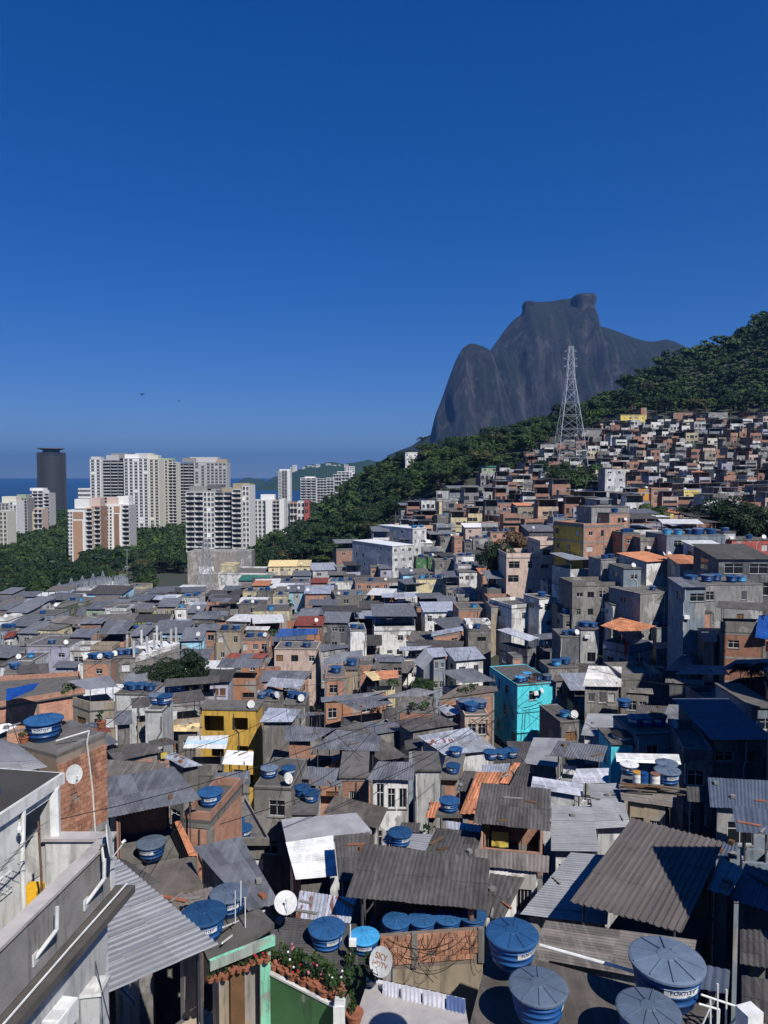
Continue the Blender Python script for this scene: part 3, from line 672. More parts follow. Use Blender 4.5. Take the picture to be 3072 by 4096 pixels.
# the round boulder blocks that stand proud of the summit
def summit(name, x0, x1, yt, yb, d, dep):
    a = at(*src('G', x0, yb), d); b = at(*src('G', x1, yt), d); m = M(); n = 28; rows = []
    cx, w_, h = (a.x+b.x)/2, (b.x-a.x)/2, b.z-a.z
    for k in range(15):
        v = k/14; s_ = (.95 + .05*math.sin(v*9)) if v < .93 else .98-(v-.93)*2.2
        rows.append([(cx + w_*s_*(abs(math.cos(q))**.45*(1 if math.cos(q) > 0 else -1)) + fbm(q*1.3, v*2, 2.)*7, d - dep*.12 + dep*s_*math.sin(q)*.5 + fbm(q*1.7, v, 7.)*9, a.z + h*v) for q in np.linspace(0, 2*math.pi, n, endpoint=False)])
    m.grid(rows, ROCK, True); m.quad(rows[-1], ROCK); tag(m.put(name, smooth=True), kind='structure')
summit('summit_rock', 768, 874, 101, 205, 3040, 130)
summit('summit_rock', 554, 602, 125, 190, 3030, 60)
def hills(name, pts, d, tile, dep, n=90):
    m = M(); P = [at(*src(tile, pts[i], pts[i+1]), d) for i in range(0, len(pts), 2)]
    X = np.linspace(P[0].x, P[-1].x, n); Z = np.interp(X, [p.x for p in P], [p.z for p in P]); rows = []
    for t in (-1, -.6, -.3, 0, .15, .3, .45, .6, .8, 1):
        rows.append([(x, d-t*dep, max(-1, z*(1-abs(t)**1.3) + fbm(x/160, t*3, 2)*z*.10 - (1.5 if abs(t) == 1 else 0))) for x, z in zip(X, Z)])
    m.grid(rows, FARGREEN); tag(m.put(name, smooth=True), kind='structure')
FARGREEN = plain('far_green', (.030, .055, .022), .95, 0, .1)
hills('far_headland', [250,365, 330,330, 390,280, 410,268, 450,262, 500,245, 560,240, 620,222, 660,225, 720,240, 760,232, 800,222, 860,215, 930,225, 1000,222, 1100,250, 1300,300], 4300, 'M2', 700)
hills('far_headland', [88,358, 95,335, 120,315, 150,312, 170,322, 230,330, 250,352, 290,312, 310,308, 400,315, 420,350], 5600, 'M2', 260, 70)
# ------------------------------------------------------------------ haze
def build_haze():
    m = bpy.data.materials.new('haze_air'); m.use_nodes = True; t = m.node_tree; t.nodes.clear()
    o = t.nodes.new('ShaderNodeOutputMaterial'); v = t.nodes.new('ShaderNodeVolumePrincipled')
    v.inputs['Color'].default_value = (.115, .31, .72, 1); v.inputs['Density'].default_value = .78e-4; v.inputs['Anisotropy'].default_value = .1
    t.links.new(v.outputs[0], o.inputs['Volume'])
    b = M(); b.box((0, 12500, 434), (54000, 29000, 872), m); b.mi = [0]*6; tag(b.put('haze'), kind='stuff')
build_haze()
# ------------------------------------------------------------------ apartment towers
def pane_mesh(w_, h_):
    def mk():
        a = M(); a.box((0, -.04, 0), (w_, .1, h_), FWM); a.box((0, -.12, -h_/2-.12), (w_+.2, .2, .14), BAND); a.box((0, -.1, h_*.1), (.12, .06, h_*.8), FRAME); return a.mesh('window')
    return cached(('pane', w_, h_), mk)
def balc_mesh(w_, dk):
    def mk():
        a = M(); a.box((0, -.7, -1.35), (w_, 1.4, .2), BAND); a.box((0, -1.36, -.85), (w_, .1, .8), wallmat('white' if not dk else 'lgrey')); a.box((0, .05-.1, .1), (w_*.82, .1, 1.8), FWM)
        for k in (-1, 1): a.box((k*(w_/2-.06), -.7, 0), (.12, 1.3, 2.5), wallmat('white' if not dk else 'grey'))
        return a.mesh('balcony')
    return cached(('balc', w_, dk), mk)
TOWERS = []
for k_ in ('white', 'ivory', 'lgrey', 'grey', 'dgrey', 'tan', 'pink', 'peach', 'lgreen', 'red', 'cream'): surface('tower_'+k_, PAL[k_], stain=.3, var=.05, grain=.12)
def wm_(k): return MATS['tower_'+k] if 'tower_'+k in MATS else wallmat(k)
def tower(label, d, segs, zb=2., t='M1', blocks=(), name='apartment_tower', group=None, rz=0.):
    c = at(*src(t, (segs[0][0]+segs[-1][1])/2, segs[0][2]), d); root = thing(name, label, 'tower', (c.x, d, zb), group)
    co, si = math.cos(R_(rz)), math.sin(R_(rz))
    def seg(x0, x1, yt, dy, dp, mat, style='', cols=0, fl=0, ybase=None):
        a, b = at(*src(t, x0, yt), d), at(*src(t, x1, yt), d); z0 = zb if ybase is None else at(*src(t, x0, ybase), d).z
        W = b.x-a.x; cx, cy = (a.x+b.x)/2-c.x, dy
        P = lambda u, v: (c.x + (cx+u)*co - (cy+v)*si, d + (cx+u)*si + (cy+v)*co)
        mb = M(); mb.prism([P(-W/2, 0), P(W/2, 0), P(W/2, dp), P(-W/2, dp)], z0, a.z, wm_(mat)); mb.put('wall', root)
        TOWERS.append((c.x+cx, d+dy+dp/2, max(W, dp)*.6))
        if not cols: return
        H_ = a.z-z0; fh = H_/fl; cw = W/cols
        for k in range(fl):
            for i in range(cols):
                u = -W/2+cw*(i+.5); z = a.z - fh*(k+.55)
                if style == 'win':
                    if rnd.random() < .04: continue
                    link('window', pane_mesh(round(min(cw*.62, 3.), 1), round(fh*.52, 1)), (*P(u, 0), z), R_(rz), 1, root)
                elif style == 'wide': link('window', pane_mesh(round(cw*.86, 1), round(fh*.48, 1)), (*P(u, 0), z), R_(rz), 1, root)
                elif style in ('balc', 'dbalc'): link('balcony', balc_mesh(round(cw*.96, 1), style == 'dbalc'), (*P(u, 0), z), R_(rz), (1, 1, fh/3.), root)
        if style == 'win':
            for k in range(0, fl, 1):
                mb = M(); z = a.z - fh*k - .1
                q = [P(-W/2-.03, -.1), P(W/2+.03, -.1), P(W/2+.03, .02), P(-W/2-.03, .02)]; mb.prism(q, z-.3, z, BAND); mb.put('floor_band', root)
            for i in range(1, cols):
                mb = M(); u = -W/2+cw*i; mb.prism([P(u-.25, -.25), P(u+.25, -.25), P(u+.25, .02), P(u-.25, .02)], z0, a.z-.5, wm_(mat)); mb.put('pilaster', root)
    for s_ in segs: seg(*s_)
    for x0, x1, y0, y1, dy, dp, mat in blocks:
        a, b = at(*src(t, x0, y0), d), at(*src(t, x1, y1), d); P = lambda x, y: (c.x + (x-c.x)*co - y*si, d + (x-c.x)*si + y*co)
        mb = M(); mb.prism([P(a.x, dy), P(b.x, dy), P(b.x, dy+dp), P(a.x, dy+dp)], b.z, a.z, wm_(mat)); mb.put('roof_block', root)
    return root
tower('tall white and grey tower block with sloped penthouses and a dark recess of balconies', 745,
      [(541, 608, 205, 0, 16, 'white', 'win', 2, 27), (608, 745, 212, 6, 16, 'dgrey', 'dbalc', 3, 26), (745, 892, 200, 0, 18, 'white', 'win', 5, 27), (892, 952, 205, 3, 18, 'ivory', 'win', 2, 27)],
      blocks=[(541, 600, 190, 208, 3, 10, 'lgrey'), (622, 700, 180, 212, 8, 12, 'lgrey'), (648, 745, 168, 200, 10, 14, 'grey'), (745, 830, 176, 204, 3, 12, 'white'), (800, 900, 168, 200, 8, 12, 'lgrey'), (880, 945, 180, 206, 4, 12, 'ivory')])
tower('narrow cream tower block directly behind the tall white and grey tower', 775, [(955, 1010, 210, 0, 20, 'ivory', 'win', 3, 25), (1010, 1057, 222, 4, 16, 'ivory', 'balc', 2, 25)], blocks=[(962, 1040, 200, 212, 4, 10, 'lgreen')])
tower('tall beige tower block with stepped roof, behind the wide white slab block', 800, [(1065, 1168, 232, 4, 18, 'dgrey', 'dbalc', 3, 24), (1168, 1240, 224, 0, 20, 'lgrey', 'win', 2, 25), (1240, 1362, 226, 3, 20, 'lgrey', 'win', 5, 25)],
      blocks=[(1090, 1170, 198, 226, 6, 12, 'grey'), (1130, 1300, 192, 226, 10, 12, 'lgrey'), (1300, 1360, 205, 228, 8, 10, 'tan')])
tower('wide white slab block with rows of balconies above the old concrete wall', 473, [(1118, 1225, 402, 1, 16, 'lgrey', 'balc', 2, 17), (1225, 1293, 398, 0, 18, 'white', 'win', 3, 17), (1293, 1402, 402, 1, 16, 'grey', 'balc', 2, 17), (1402, 1460, 385, -2, 20, 'lgrey', 'balc', 1, 18), (1460, 1503, 362, 0, 22, 'white', 'win', 2, 18)],
      blocks=[(1135, 1240, 368, 402, 3, 12, 'grey'), (1240, 1330, 360, 385, 5, 10, 'dgrey'), (1330, 1402, 378, 402, 4, 10, 'tan'), (1398, 1500, 352, 388, 3, 14, 'tan')])
PANB = surface('brick_panel', (.33, .20, .125), stain=.2)
def brick_panel(root, x0, x1, y0, y1, d, dy, t='M1'):
    a, b = at(*src(t, x0, y0), d), at(*src(t, x1, y1), d); m = M(); m.box(((a.x+b.x)/2, d+dy-.06, (a.z+b.z)/2), (b.x-a.x, .3, a.z-b.z), PANB); m.put('brick_panel', root)
r = tower('white tower with tall brown brick panel and side balconies, in front of the trees', 500, [(408, 512, 512, 0, 14, 'white', '', 0, 0), (512, 552, 500, 2, 14, 'peach', 'balc', 1, 14), (552, 590, 492, 5, 12, 'terra', 'balc', 1, 14)], blocks=[(438, 530, 448, 505, 3, 8, 'white'), (525, 585, 440, 495, 6, 8, 'pink')])
brick_panel(r, 440, 502, 524, 566, 500, 0); brick_panel(r, 440, 502, 576, 826, 500, 0)
for k in range(15):
    for x in (414, 430): link('window', pane_mesh(1.2, 1.2), at(*src('M1', x, 530+k*21.5), 499.95), 0, 1, r)
r = tower('white and brown brick tower with curved balconies beside its taller brick twin', 520, [(590, 634, 488, 3, 12, 'pink', 'balc', 2, 14), (634, 732, 478, 0, 14, 'white', '', 0, 0), (732, 775, 482, 2, 14, 'lgrey', 'balc', 1, 14)], blocks=[(634, 700, 438, 480, 3, 8, 'pink'), (690, 762, 431, 482, 5, 8, 'white')])
brick_panel(r, 687, 722, 490, 528, 520, 0); brick_panel(r, 687, 722, 536, 765, 520, 0)
for k in range(14):
    for x in (648, 668): link('window', pane_mesh(1.3, 1.2), at(*src('M1', x, 500+k*20), 519.95), 0, 1, r)
G3 = 'white apartment blocks at the far edge of the trees'
tower('cream block with few small windows, lowest of the far white cluster', 560, [(-30, 40, 520, 0, 14, 'ivory', 'win', 3, 12)], group=G3)
tower('white block with narrow fins behind the cream block', 640, [(-12, 50, 470, 0, 14, 'lgrey', 'win', 3, 15), (50, 92, 462, 2, 14, 'white', 'win', 2, 15)], group=G3, blocks=[(0, 88, 432, 472, 3, 10, 'ivory')])
tower('grey white block with balconies in the middle of the far white cluster', 690, [(90, 126, 445, 0, 14, 'white', '', 0, 0), (126, 162, 440, 1, 14, 'grey', 'balc', 2, 16)], group=G3, blocks=[(95, 150, 420, 446, 2, 8, 'lgreen')])
tower('bright white stepped block with rounded balconies in front of the cylinder hotel', 760, [(166, 200, 420, 0, 14, 'white', 'balc', 1, 13), (200, 266, 394, -2, 14, 'white', 'balc', 2, 14), (266, 298, 410, 0, 14, 'lgrey', 'balc', 1, 13)], group=G3, blocks=[(180, 260, 380, 396, 0, 10, 'white')])
tower('low pale yellow block at the foot of the cylinder hotel', 700, [(160, 198, 522, 0, 12, 'cream', 'win', 2, 6), (198, 250, 505, 2, 12, 'pink', 'balc', 2, 7)], group=G3)
tower('small white office block with a square window grid by the sea', 1050, [(470, 547, 382, 0, 20, 'white', 'wide', 8, 8)])
# round hotel tower
HOTM = plain('hotel_fin', (.05, .055, .065), .5)
def cylinder_hotel():
    d = 1125; a, b = at(*src('M1', 192, 165), d), at(*src('M1', 352, 165), d); r = (b.x-a.x)/2; cx = (a.x+b.x)/2; z1 = a.z
    root = thing('cylinder_hotel', 'dark round hotel tower with a flat disc on top, standing by the sea', 'tower', (cx, d+r, 2))
    m = M(); m.lathe([(r*.975, 0), (r*.975, z1-2), (0, z1-2)], FWM, 64, (cx, d+r, 2)); m.put('glass_drum', root)
    m = M(); n = 56
    for i in range(n):
        q = 6.2832*i/n; m.box((cx+r*math.cos(q), d+r+r*math.sin(q), 1+z1/2), (.9, .5, z1-1), HOTM, q)
    tag(m.put('fin', root), kind='stuff')
    z = z1+1; m = M(); m.lathe([(r*.6, -3), (r*.6, 3.2), (r*.97, 5.2), (r*.97, 6.4), (0, 6.8)], wallmat('dgrey'), 48, (cx, d+r, z)); m.put('roof_disc', root)
    for k in range(30):
        m = M(); zz = 8+k*(z1-12)/30; m.lathe([(r*.978, 0), (r*.985, .3), (r*.978, .7)], wallmat('dgrey'), 48, (cx, d+r, zz)); m.put('floor_band', root)
    TOWERS.append((cx, d+r, r+5))
cylinder_hotel()
tower('white slab block with a beige louvred strip, between the wide slab block and the woods', 620, [(168, 244, 452, 3, 16, 'white', 'win', 3, 13), (244, 288, 448, 0, 16, 'white', '', 0, 0), (288, 328, 455, .6, 15, 'tan', 'balc', 2, 13), (328, 356, 448, 0, 16, 'white', '', 0, 0)], t='M2', blocks=[(208, 292, 420, 455, 6, 8, 'white')])
tower('low red and white block of flats at the edge of the woods', 700, [(358, 392, 462, 2, 14, 'lgrey', 'win', 2, 6), (392, 435, 466, 0, 14, 'terra', 'balc', 2, 6), (435, 478, 460, 2, 14, 'white', 'win', 2, 6), (478, 505, 455, 0, 14, 'red', 'win', 1, 6)], t='M2', zb=6)
tower('slim white seaside tower with vertical stripes standing alone', 1250, [(320, 340, 278, 0, 24, 'white', 'wide', 1, 30), (340, 374, 276, 2, 24, 'lgrey', 'balc', 2, 30), (374, 392, 274, 0, 24, 'white', '', 0, 0)], t='M2', blocks=[(328, 390, 266, 280, 2, 16, 'white')])
G4 = 'white seaside blocks below the headland'
tower('white seaside block with long balconies, first beyond the slim tower', 1350, [(455, 549, 318, 0, 26, 'white', 'balc', 3, 13)], t='M2', group=G4, blocks=[(480, 540, 311, 320, 3, 14, 'white')])
tower('grey white seaside block, middle one below the headland', 1400, [(553, 612, 322, 0, 24, 'lgrey', 'balc', 3, 12), (612, 655, 318, 2, 24, 'white', 'balc', 2, 12)], t='M2', group=G4)
tower('stepped white seaside block partly hidden by the wooded hill', 1500, [(652, 700, 296, 0, 24, 'lgrey', 'balc', 3, 9), (676, 748, 280, 6, 24, 'white', 'balc', 3, 12)], t='M2', group=G4)
tower('tallest white seaside block close to the wooded hill', 1600, [(722, 780, 248, 0, 26, 'white', 'win', 4, 20)], t='M2', group=G4)
# villas on the headland
for i in range(26):
    x = 400 + rnd.random()*350; y = 232 + rnd.random()*60 + abs(x-600)*.05; p = at(*src('M2', x, y), 4150 + rnd.random()*60)
    W = rnd.uniform(12, 34); t_ = thing('villa', 'tiny white villa on the wooded headland beyond the bay', 'house', (p.x, p.y, p.z-30), 'villas on the far headland')
    m = M(); m.box((p.x, p.y, p.z-12), (W, 14, 36), wallmat('white')); m.put('wall', t_)
    m = M(); m.box((p.x, p.y-7.2, p.z-.5), (W*.8, .6, 2.2), FWM); m.put('window', t_)
# old concrete retaining wall and the white hall below the slab block
OLDW = surface('old_wall', (.31, .28, .245), stain=.9, var=.03, grain=.4, patch=(.4, .37, .33))
def slab_wall():
    d = 300; t_ = thing('concrete_wall', 'old stained concrete retaining block under the wide white slab block', 'wall', (-20, 302, 20))
    a, b = at(*src('M1', 1130, 765), d), at(*src('M1', 1425, 765), d); m = M(); m.box(((a.x+b.x)/2, d+6, a.z-12), (b.x-a.x, 12, 24), OLDW); m.put('wall', t_)
    c = at(*src('M1', 1506, 762), d); m = M(); m.prism([(b.x, d+.4), (c.x, d+4), (c.x, d+12), (b.x, d+12)], a.z-24, a.z, wallmat('grey')); m.put('wall', t_)
    e, f = at(*src('M1', 1200, 855), d), at(*src('M1', 1290, 900), d); m = M(); m.box(((e.x+f.x)/2, d-.08, (e.z+f.z)/2), (f.x-e.x, .2, e.z-f.z), wallmat('white')); m.put('painted_patch', t_)
    TOWERS.append(((a.x+b.x)/2, d+6, 20))
slab_wall()
# ------------------------------------------------------------------ lattice masts
GALV = plain('galvanised', (.34, .365, .40), .45, .35, .5)
def lattice(name, label, cat, p, h, widths, r, tiers, arms=()):
    """widths: (height share, width) pairs"""
    root = thing(name, label, cat, p); hs_ = [a for a, _ in widths]; ws = [b for _, b in widths]
    wd = lambda t: np.interp(t, hs_, ws)/2; T = [0.]; st = (1-.0)/tiers
    T = [1-(1-i/tiers)**1.35 for i in range(tiers+1)]
    C = lambda t, k: (p[0]+wd(t)*(-1, 1, 1, -1)[k], p[1]+wd(t)*(-1, -1, 1, 1)[k], p[2]+h*t)
    for k in range(4):
        m = M(); m.path([C(t, k) for t in T], r, GALV, 4); m.put('leg', root)
    for i, (t0, t1) in enumerate(zip(T, T[1:])):
        m = M()
        for k in range(4):
            j = (k+1) % 4; m.bar(C(t0, k), C(t1, j), r*.55, GALV, 4); m.bar(C(t0, j), C(t1, k), r*.55, GALV, 4); m.bar(C(t1, k), C(t1, j), r*.6, GALV, 4)
        m.put('brace', root)
    for t, L in arms:
        for s_ in (-1, 1):
            m = M(); z = p[2]+h*t; m.bar((p[0]+s_*wd(t), p[1], z), (p[0]+s_*L, p[1], z+.2), r*.7, GALV, 4); m.bar((p[0]+s_*wd(t), p[1], z+1.), (p[0]+s_*L, p[1], z+.2), r*.5, GALV, 4); m.put('cross_arm', root)
    return root
def pylon1():
    d = 330; b = at(*src('G', 763, 892), d); a = at(*src('G', 757, 322), d); k = d/FP/1.127; h = a.z-b.z
    lattice('lattice_pylon', 'tall galvanised lattice pylon standing among the hillside houses', 'pylon', tuple(b), h, [(0, 137*k), (.35, 95*k), (.58, 56*k), (.76, 31*k), (1, 19*k)], .155, 11, [(.84, 3.2), (.9, 3.), (.96, 2.8)])
pylon1()
def pylon2():
    d = 222; b = at(*src('B', 157, 375), d); b.z = ground_z(b.x, b.y); a = at(*src('M1', 1245, 690), d)
    lattice('lattice_pylon', 'smaller lattice pylon in front of the old concrete wall and the white hall', 'pylon', tuple(b), a.z-b.z, [(0, 7.), (.5, 3.6), (.62, 2.6), (1, 1.2)], .1, 11, [(.66, 3.2), (.8, 3.2), (.93, 2.6)])
pylon2()
MASTS = []
for i, (x, y, d) in enumerate(((478, 375, 225), (573, 340, 240), (662, 322, 255), (747, 302, 268), (826, 285, 280))):
    b = at(*src('A', x, y), d); a = at(*src('A', x, y-115), d)
    lattice('substation_mast', ('pointed steel mast at the near end of the substation gantry', 'second pointed steel mast of the substation gantry, next to the near end', 'middle pointed steel mast of the substation gantry', 'pointed steel mast of the substation gantry next to its far end', 'pointed steel mast at the far end of the substation gantry by the trees')[i], 'mast', tuple(b), a.z-b.z, [(0, 2.6), (.55, 1.3), (.6, 1.2), (1, .15)], .07, 8)
    MASTS.append((b, a))
for i in range(4):
    (b, a), (b2, a2) = MASTS[i], MASTS[i+1]; t_ = thing('gantry_beam', ('near', 'second', 'third', 'far')[i] + ' lattice beam slung between two pointed substation masts', 'beam', tuple(b.lerp(a, .5)), 'substation gantry beams'); m = M()
    p, q = b.lerp(a, .52), b2.lerp(a2, .52); n = 9
    for s_ in (-.45, .45):
        for z in (0, .9): m.bar(p+Vector((s_, 0, z)), q+Vector((s_, 0, z)), .06, GALV, 4)
    for k in range(n):
        u, v = p.lerp(q, k/n), p.lerp(q, (k+1)/n)
        for s_ in (-.45, .45): m.bar(u+Vector((s_, 0, 0)), v+Vector((s_, 0, .9)), .045, GALV, 4); m.bar(v+Vector((s_, 0, 0)), u+Vector((s_, 0, .9)), .045, GALV, 4)
    m.put('lattice', t_)
YC = [at(*src('A', 395, 398), 218), at(*src('A', 1010, 350), 236), at(*src('A', 1010, 262), 300), at(*src('A', 830, 300), 286)]
m = M(); m.prism([q[:2] for q in YC], [q.z-14 for q in YC], [q.z-.05 for q in YC], surface('yard_gravel', (.34, .335, .33), stain=.3, streak=False)); tag(m.put('substation_yard'), kind='structure')
for i in range(60):
    u, v = rnd.random(), rnd.random(); p = YC[0].lerp(YC[1], u).lerp(YC[3].lerp(YC[2], u), v)
    t_ = thing('switchgear', 'pale switchgear cabinet with insulators in the substation yard', 'switchgear', tuple(p), 'switchgear of the substation'); m = M(); w_ = rnd.uniform(1.2, 3.6); m.box(p+Vector((0, 0, .9)), (w_, 1.2, 1.8), wallmat(rnd.choice(('white', 'lgrey', 'bluegrey')))); m.put('cabinet', t_)
    for s_ in (-.35, 0, .35): m = M(); m.bar(p+Vector((s_*w_, 0, 1.8)), p+Vector((s_*w_, 0, 4.2)), .09, GALV, 5); m.put('insulator', t_)
LAMP = [('A', 418, 90, 195, 400), ('A', 447, 130, 205, 380), ('A', 843, 50, 190, 420), ('A', 658, 80, 170, 430), ('A', 1016, 0, 200, 340), ('A', 1232, 130, 200, 400), ('A', 596, 90, 185, 400), ('A', 785, 60, 150, 430)]
for i, (t, x, y0, y1, d) in enumerate(LAMP):
    a, b = at(*src(t, x, y0), d), at(*src(t, x, y1+40), d)
    t_ = thing('street_lamp', 'grey lamp post rising above the trees near the brown brick towers' if i != 4 else 'tall thin mast rising by the road bridge', 'lamp post', tuple(b), 'lamp posts along the tree lined road' if i != 4 else None); m = M(); m.bar(b, a, .16, GALV, 5); m.put('pole', t_)
    m = M(); m.bar(a-Vector((1.6, 0, 0)), a+Vector((1.6, 0, 0)), .14, GALV, 5); m.put('lamp_arm', t_)
# road bridge
def bridge():
    d = 360; a, b = at(*src('A', 930, 178), d), at(*src('A', 1045, 128), d+70); t_ = thing('road_bridge', 'grey road bridge with railings among the trees', 'bridge', tuple(a)); m = M(); e = (b-a); n = Vector((-e.y, e.x, 0)).normalized()*4
    m.prism([a[:2], b[:2], (b+n)[:2], (a+n)[:2]], [a.z-1, b.z-1, b.z-1, a.z-1], [a.z, b.z, b.z, a.z], wallmat('lgrey')); m.put('deck', t_); m = M()
    for z in (.4, .8, 1.2): m.bar(a+Vector((0, 0, z)), b+Vector((0, 0, z)), .07, GALV, 4)
    m.put('railing', t_)
bridge()
# ------------------------------------------------------------------ trees
def leafmat(name, a, b_):
    m, t, b = newmat(name); rd = t.nodes.new('ShaderNodeObjectInfo').outputs['Random']; po = tex(t, 'Object')
    c = mixc(t, rd, a, b_); at_ = t.nodes.new('ShaderNodeAttribute'); at_.attribute_name = 'tone'
    c = mixc(t, 1, c, ramp(t, at_.outputs['Fac'], [(0, (.36, .40, .42)), (.5, (.9, .92, .9)), (.8, (1.3, 1.3, 1.0)), (1, (1.9, 1.5, .9))]), 'MULTIPLY')
    t.links.new(c, b.inputs['Base Color']); b.inputs['Roughness'].default_value = .7; b.inputs['Specular IOR Level'].default_value = .25; return m
LEAF = leafmat('leaves', (.014, .035, .010), (.032, .060, .014)); LEAFD = leafmat('leaves_dark', (.009, .023, .008), (.017, .036, .011)); LEAFB = leafmat('leaves_brown', (.11, .06, .03), (.09, .055, .03)); LEAFP = leafmat('leaves_pale', (.22, .22, .19), (.26, .26, .22))
BARK = plain('bark', (.09, .07, .05), .9, 0, .1)
g_ = np.random.default_rng(5)
def crown_arrays(n, lumps, leaf, flat=.6, rx=1.):
    """n leaf clumps on a few overlapping lumps: vertices (n*4, 3) in a crown of radius 1 centred on 0, and a tone per clump"""
    k = lumps; c = g_.normal(size=(k, 3)); c /= np.linalg.norm(c, axis=1)[:, None]; c *= g_.uniform(.25, .82, (k, 1)); c[:, 2] *= flat*.9; rad = g_.uniform(.22, .44, k); lt = g_.uniform(.1, .9, k)
    i = g_.integers(0, k, n); v = g_.normal(size=(n, 3)); v[:, 2] = np.where(g_.random(n) < .78, abs(v[:, 2]), v[:, 2]); v /= np.linalg.norm(v, axis=1)[:, None]
    p = c[i] + v*rad[i][:, None]*np.array([1, 1, .8])*g_.uniform(.8, 1.06, (n, 1)); tone = np.clip(lt[i]*.8 + .2*g_.random(n), 0, 1)
    nn = v + g_.normal(size=(n, 3))*.28; nn /= np.linalg.norm(nn, axis=1)[:, None]
    a = np.cross(nn, g_.normal(size=(n, 3))); a /= np.linalg.norm(a, axis=1)[:, None]; b = np.cross(nn, a)
    s = leaf*g_.uniform(.6, 1.3, (n, 1)); a *= s; b *= s*g_.uniform(.5, 1, (n, 1))
    q = np.stack([p-a, p-b*.9+a*.1, p+a, p+b], 1).reshape(-1, 3)
    return q, tone
def leaf_mesh(name, q, tone, mat):
    me = bpy.data.meshes.new(name); n = len(q)//4
    me.vertices.add(n*4); me.vertices.foreach_set('co', q.astype(np.float32).ravel()); me.loops.add(n*4); me.loops.foreach_set('vertex_index', np.arange(n*4, dtype=np.int32))
    me.polygons.add(n); me.polygons.foreach_set('loop_start', np.arange(0, n*4, 4, dtype=np.int32)); me.update(calc_edges=True)
    at_ = me.attributes.new('tone', 'FLOAT', 'FACE'); at_.data.foreach_set('value', tone.astype(np.float32)); me.materials.append(mat); return me
def trunk_mesh():
    m = M(); m.path([(0, 0, -1.6), (.02, .03, -.8), (.0, .02, -.2)], .07, BARK, 7); m.bar((0, .02, -.7), (.35, .1, .1), .035, BARK, 5, .015); m.bar((0, .02, -.6), (-.33, -.12, .12), .035, BARK, 5, .015); m.bar((0, .02, -.4), (.05, -.35, .2), .03, BARK, 5, .012)
    return m.mesh('trunk')
TRUNK = trunk_mesh()
LEAFO = leafmat('leaves_olive', (.040, .046, .018), (.058, .062, .024))
CROWNS = [leaf_mesh('crown', *crown_arrays(1300, 15, .07), LEAFO), leaf_mesh('crown', *crown_arrays(1500, 22, .06, .35), LEAF), leaf_mesh('crown', *crown_arrays(700, 9, .08, 1.1), LEAFD)] + [leaf_mesh('crown', *crown_arrays(1500, 17, .07), LEAF if i % 2 else LEAFD) for i in range(6)]
def tree(p, r, label, group=None, mesh=None, name='tree', lift=1.1, sz=None):
    """p: foot of the trunk; r: crown radius"""
    t = thing(name, label, 'tree', p, group); c = (p[0], p[1], p[2]+r*lift+.4); sc = sz or (r, r, r*rnd.uniform(.8, 1.05))
    link('crown', mesh or rnd.choice(CROWNS), c, rnd.random()*6, sc, t); q = link('trunk', TRUNK, c, rnd.random()*6, (r, r, r*.75*max(1, lift)), t); return t
EDGE = np.array([(1000, 2330), (1160, 2290), (1300, 2270), (1350, 2225), (1480, 2185), (1540, 2130), (1580, 2105), (1600, 2040), (1650, 2015), (1800, 1975), (1900, 1925), (2000, 1885), (2150, 1815), (2230, 1745), (2350, 1725), (2480, 1670), (2700, 1668), (3072, 1668), (3500, 1690)])
def forest():
    pts = []
    for _ in range(60000):
        y = 285*math.exp(g_.random()*1.22); x = y*g_.uniform(-.62, .68)
        if g_.random() > (y/900)**.9: continue
        z = ground_z(x, y); sx, sy = proj((x, y, z))
        if sx > 3300 or sx < -150: continue
        if sx < 1130:
            if y < 318 and not (sx < 300 and y > 290): continue
            if z > 26: continue
            hill = False
        else:
            if sy > np.interp(sx, EDGE[:, 0], EDGE[:, 1]): continue
            hill = True
        if any((x-a)**2+(y-b)**2 < (c+3)**2 for a, b, c in TOWERS): continue
        if not hill and 250 < sx < 345 and 400 < y < 500: continue
        if not hill and 600 < sx < 760 and y < 400 : continue
        if not hill and 740 < sx < 1010 and y < 475: continue
        if not hill and 470 < sx < 560 and y < 440: continue
        pts.append((x, y, z, hill))
    pts.sort(key=lambda p: p[1]); keep = []; cell = {}
    for x, y, z, h in pts:
        r = (3.0+6.2*g_.random()**2 if h else g_.uniform(4.5, 7.4))*(1 + max(0, y-420)/2200); k = (int(x//8), int(y//8)); ok = True
        for i in (-1, 0, 1):
            for j in (-1, 0, 1):
                for a, b, c in cell.get((k[0]+i, k[1]+j), ()):
                    if (a-x)**2+(b-y)**2 < (.47*(r+c))**2: ok = False
        if ok: cell.setdefault(k, []).append((x, y, r)); keep.append((x, y, z, r, h))
    size = lambda p: -p[3]/p[1]
    keep.sort(key=size); Q, T = [], []; one = set()
    for i, (x, y, z, r, h) in enumerate(keep):
        if i < 290:
            tree((x, y, z), r, 'broad leafy tree in the dense woods of the hillside' if h else 'dense dark green tree in the belt in front of the apartment towers', 'trees of the wooded hillside' if h else 'trees in front of the apartment towers', lift=1.25 if h else 1.0)
        else:
            n = int(330 if y < 520 else 200 if y < 700 else 110); q, t = crown_arrays(n, 12, .13 if y < 520 else .17); q = q*np.array([r, r*g_.uniform(.8, 1.2), r*g_.uniform(.5, 1.2)]) + np.array([x, y, z+r*(1.3 if h else 1.05)]); Q.append(q); T.append(np.clip(t*.7+g_.uniform(-.2, .45), 0, 1))
    o = bpy.data.objects.new('forest', leaf_mesh('forest', np.concatenate(Q), np.concatenate(T), LEAF)); COL.objects.link(o); tag(o, kind='stuff'); print('trees', len(keep))
forest()
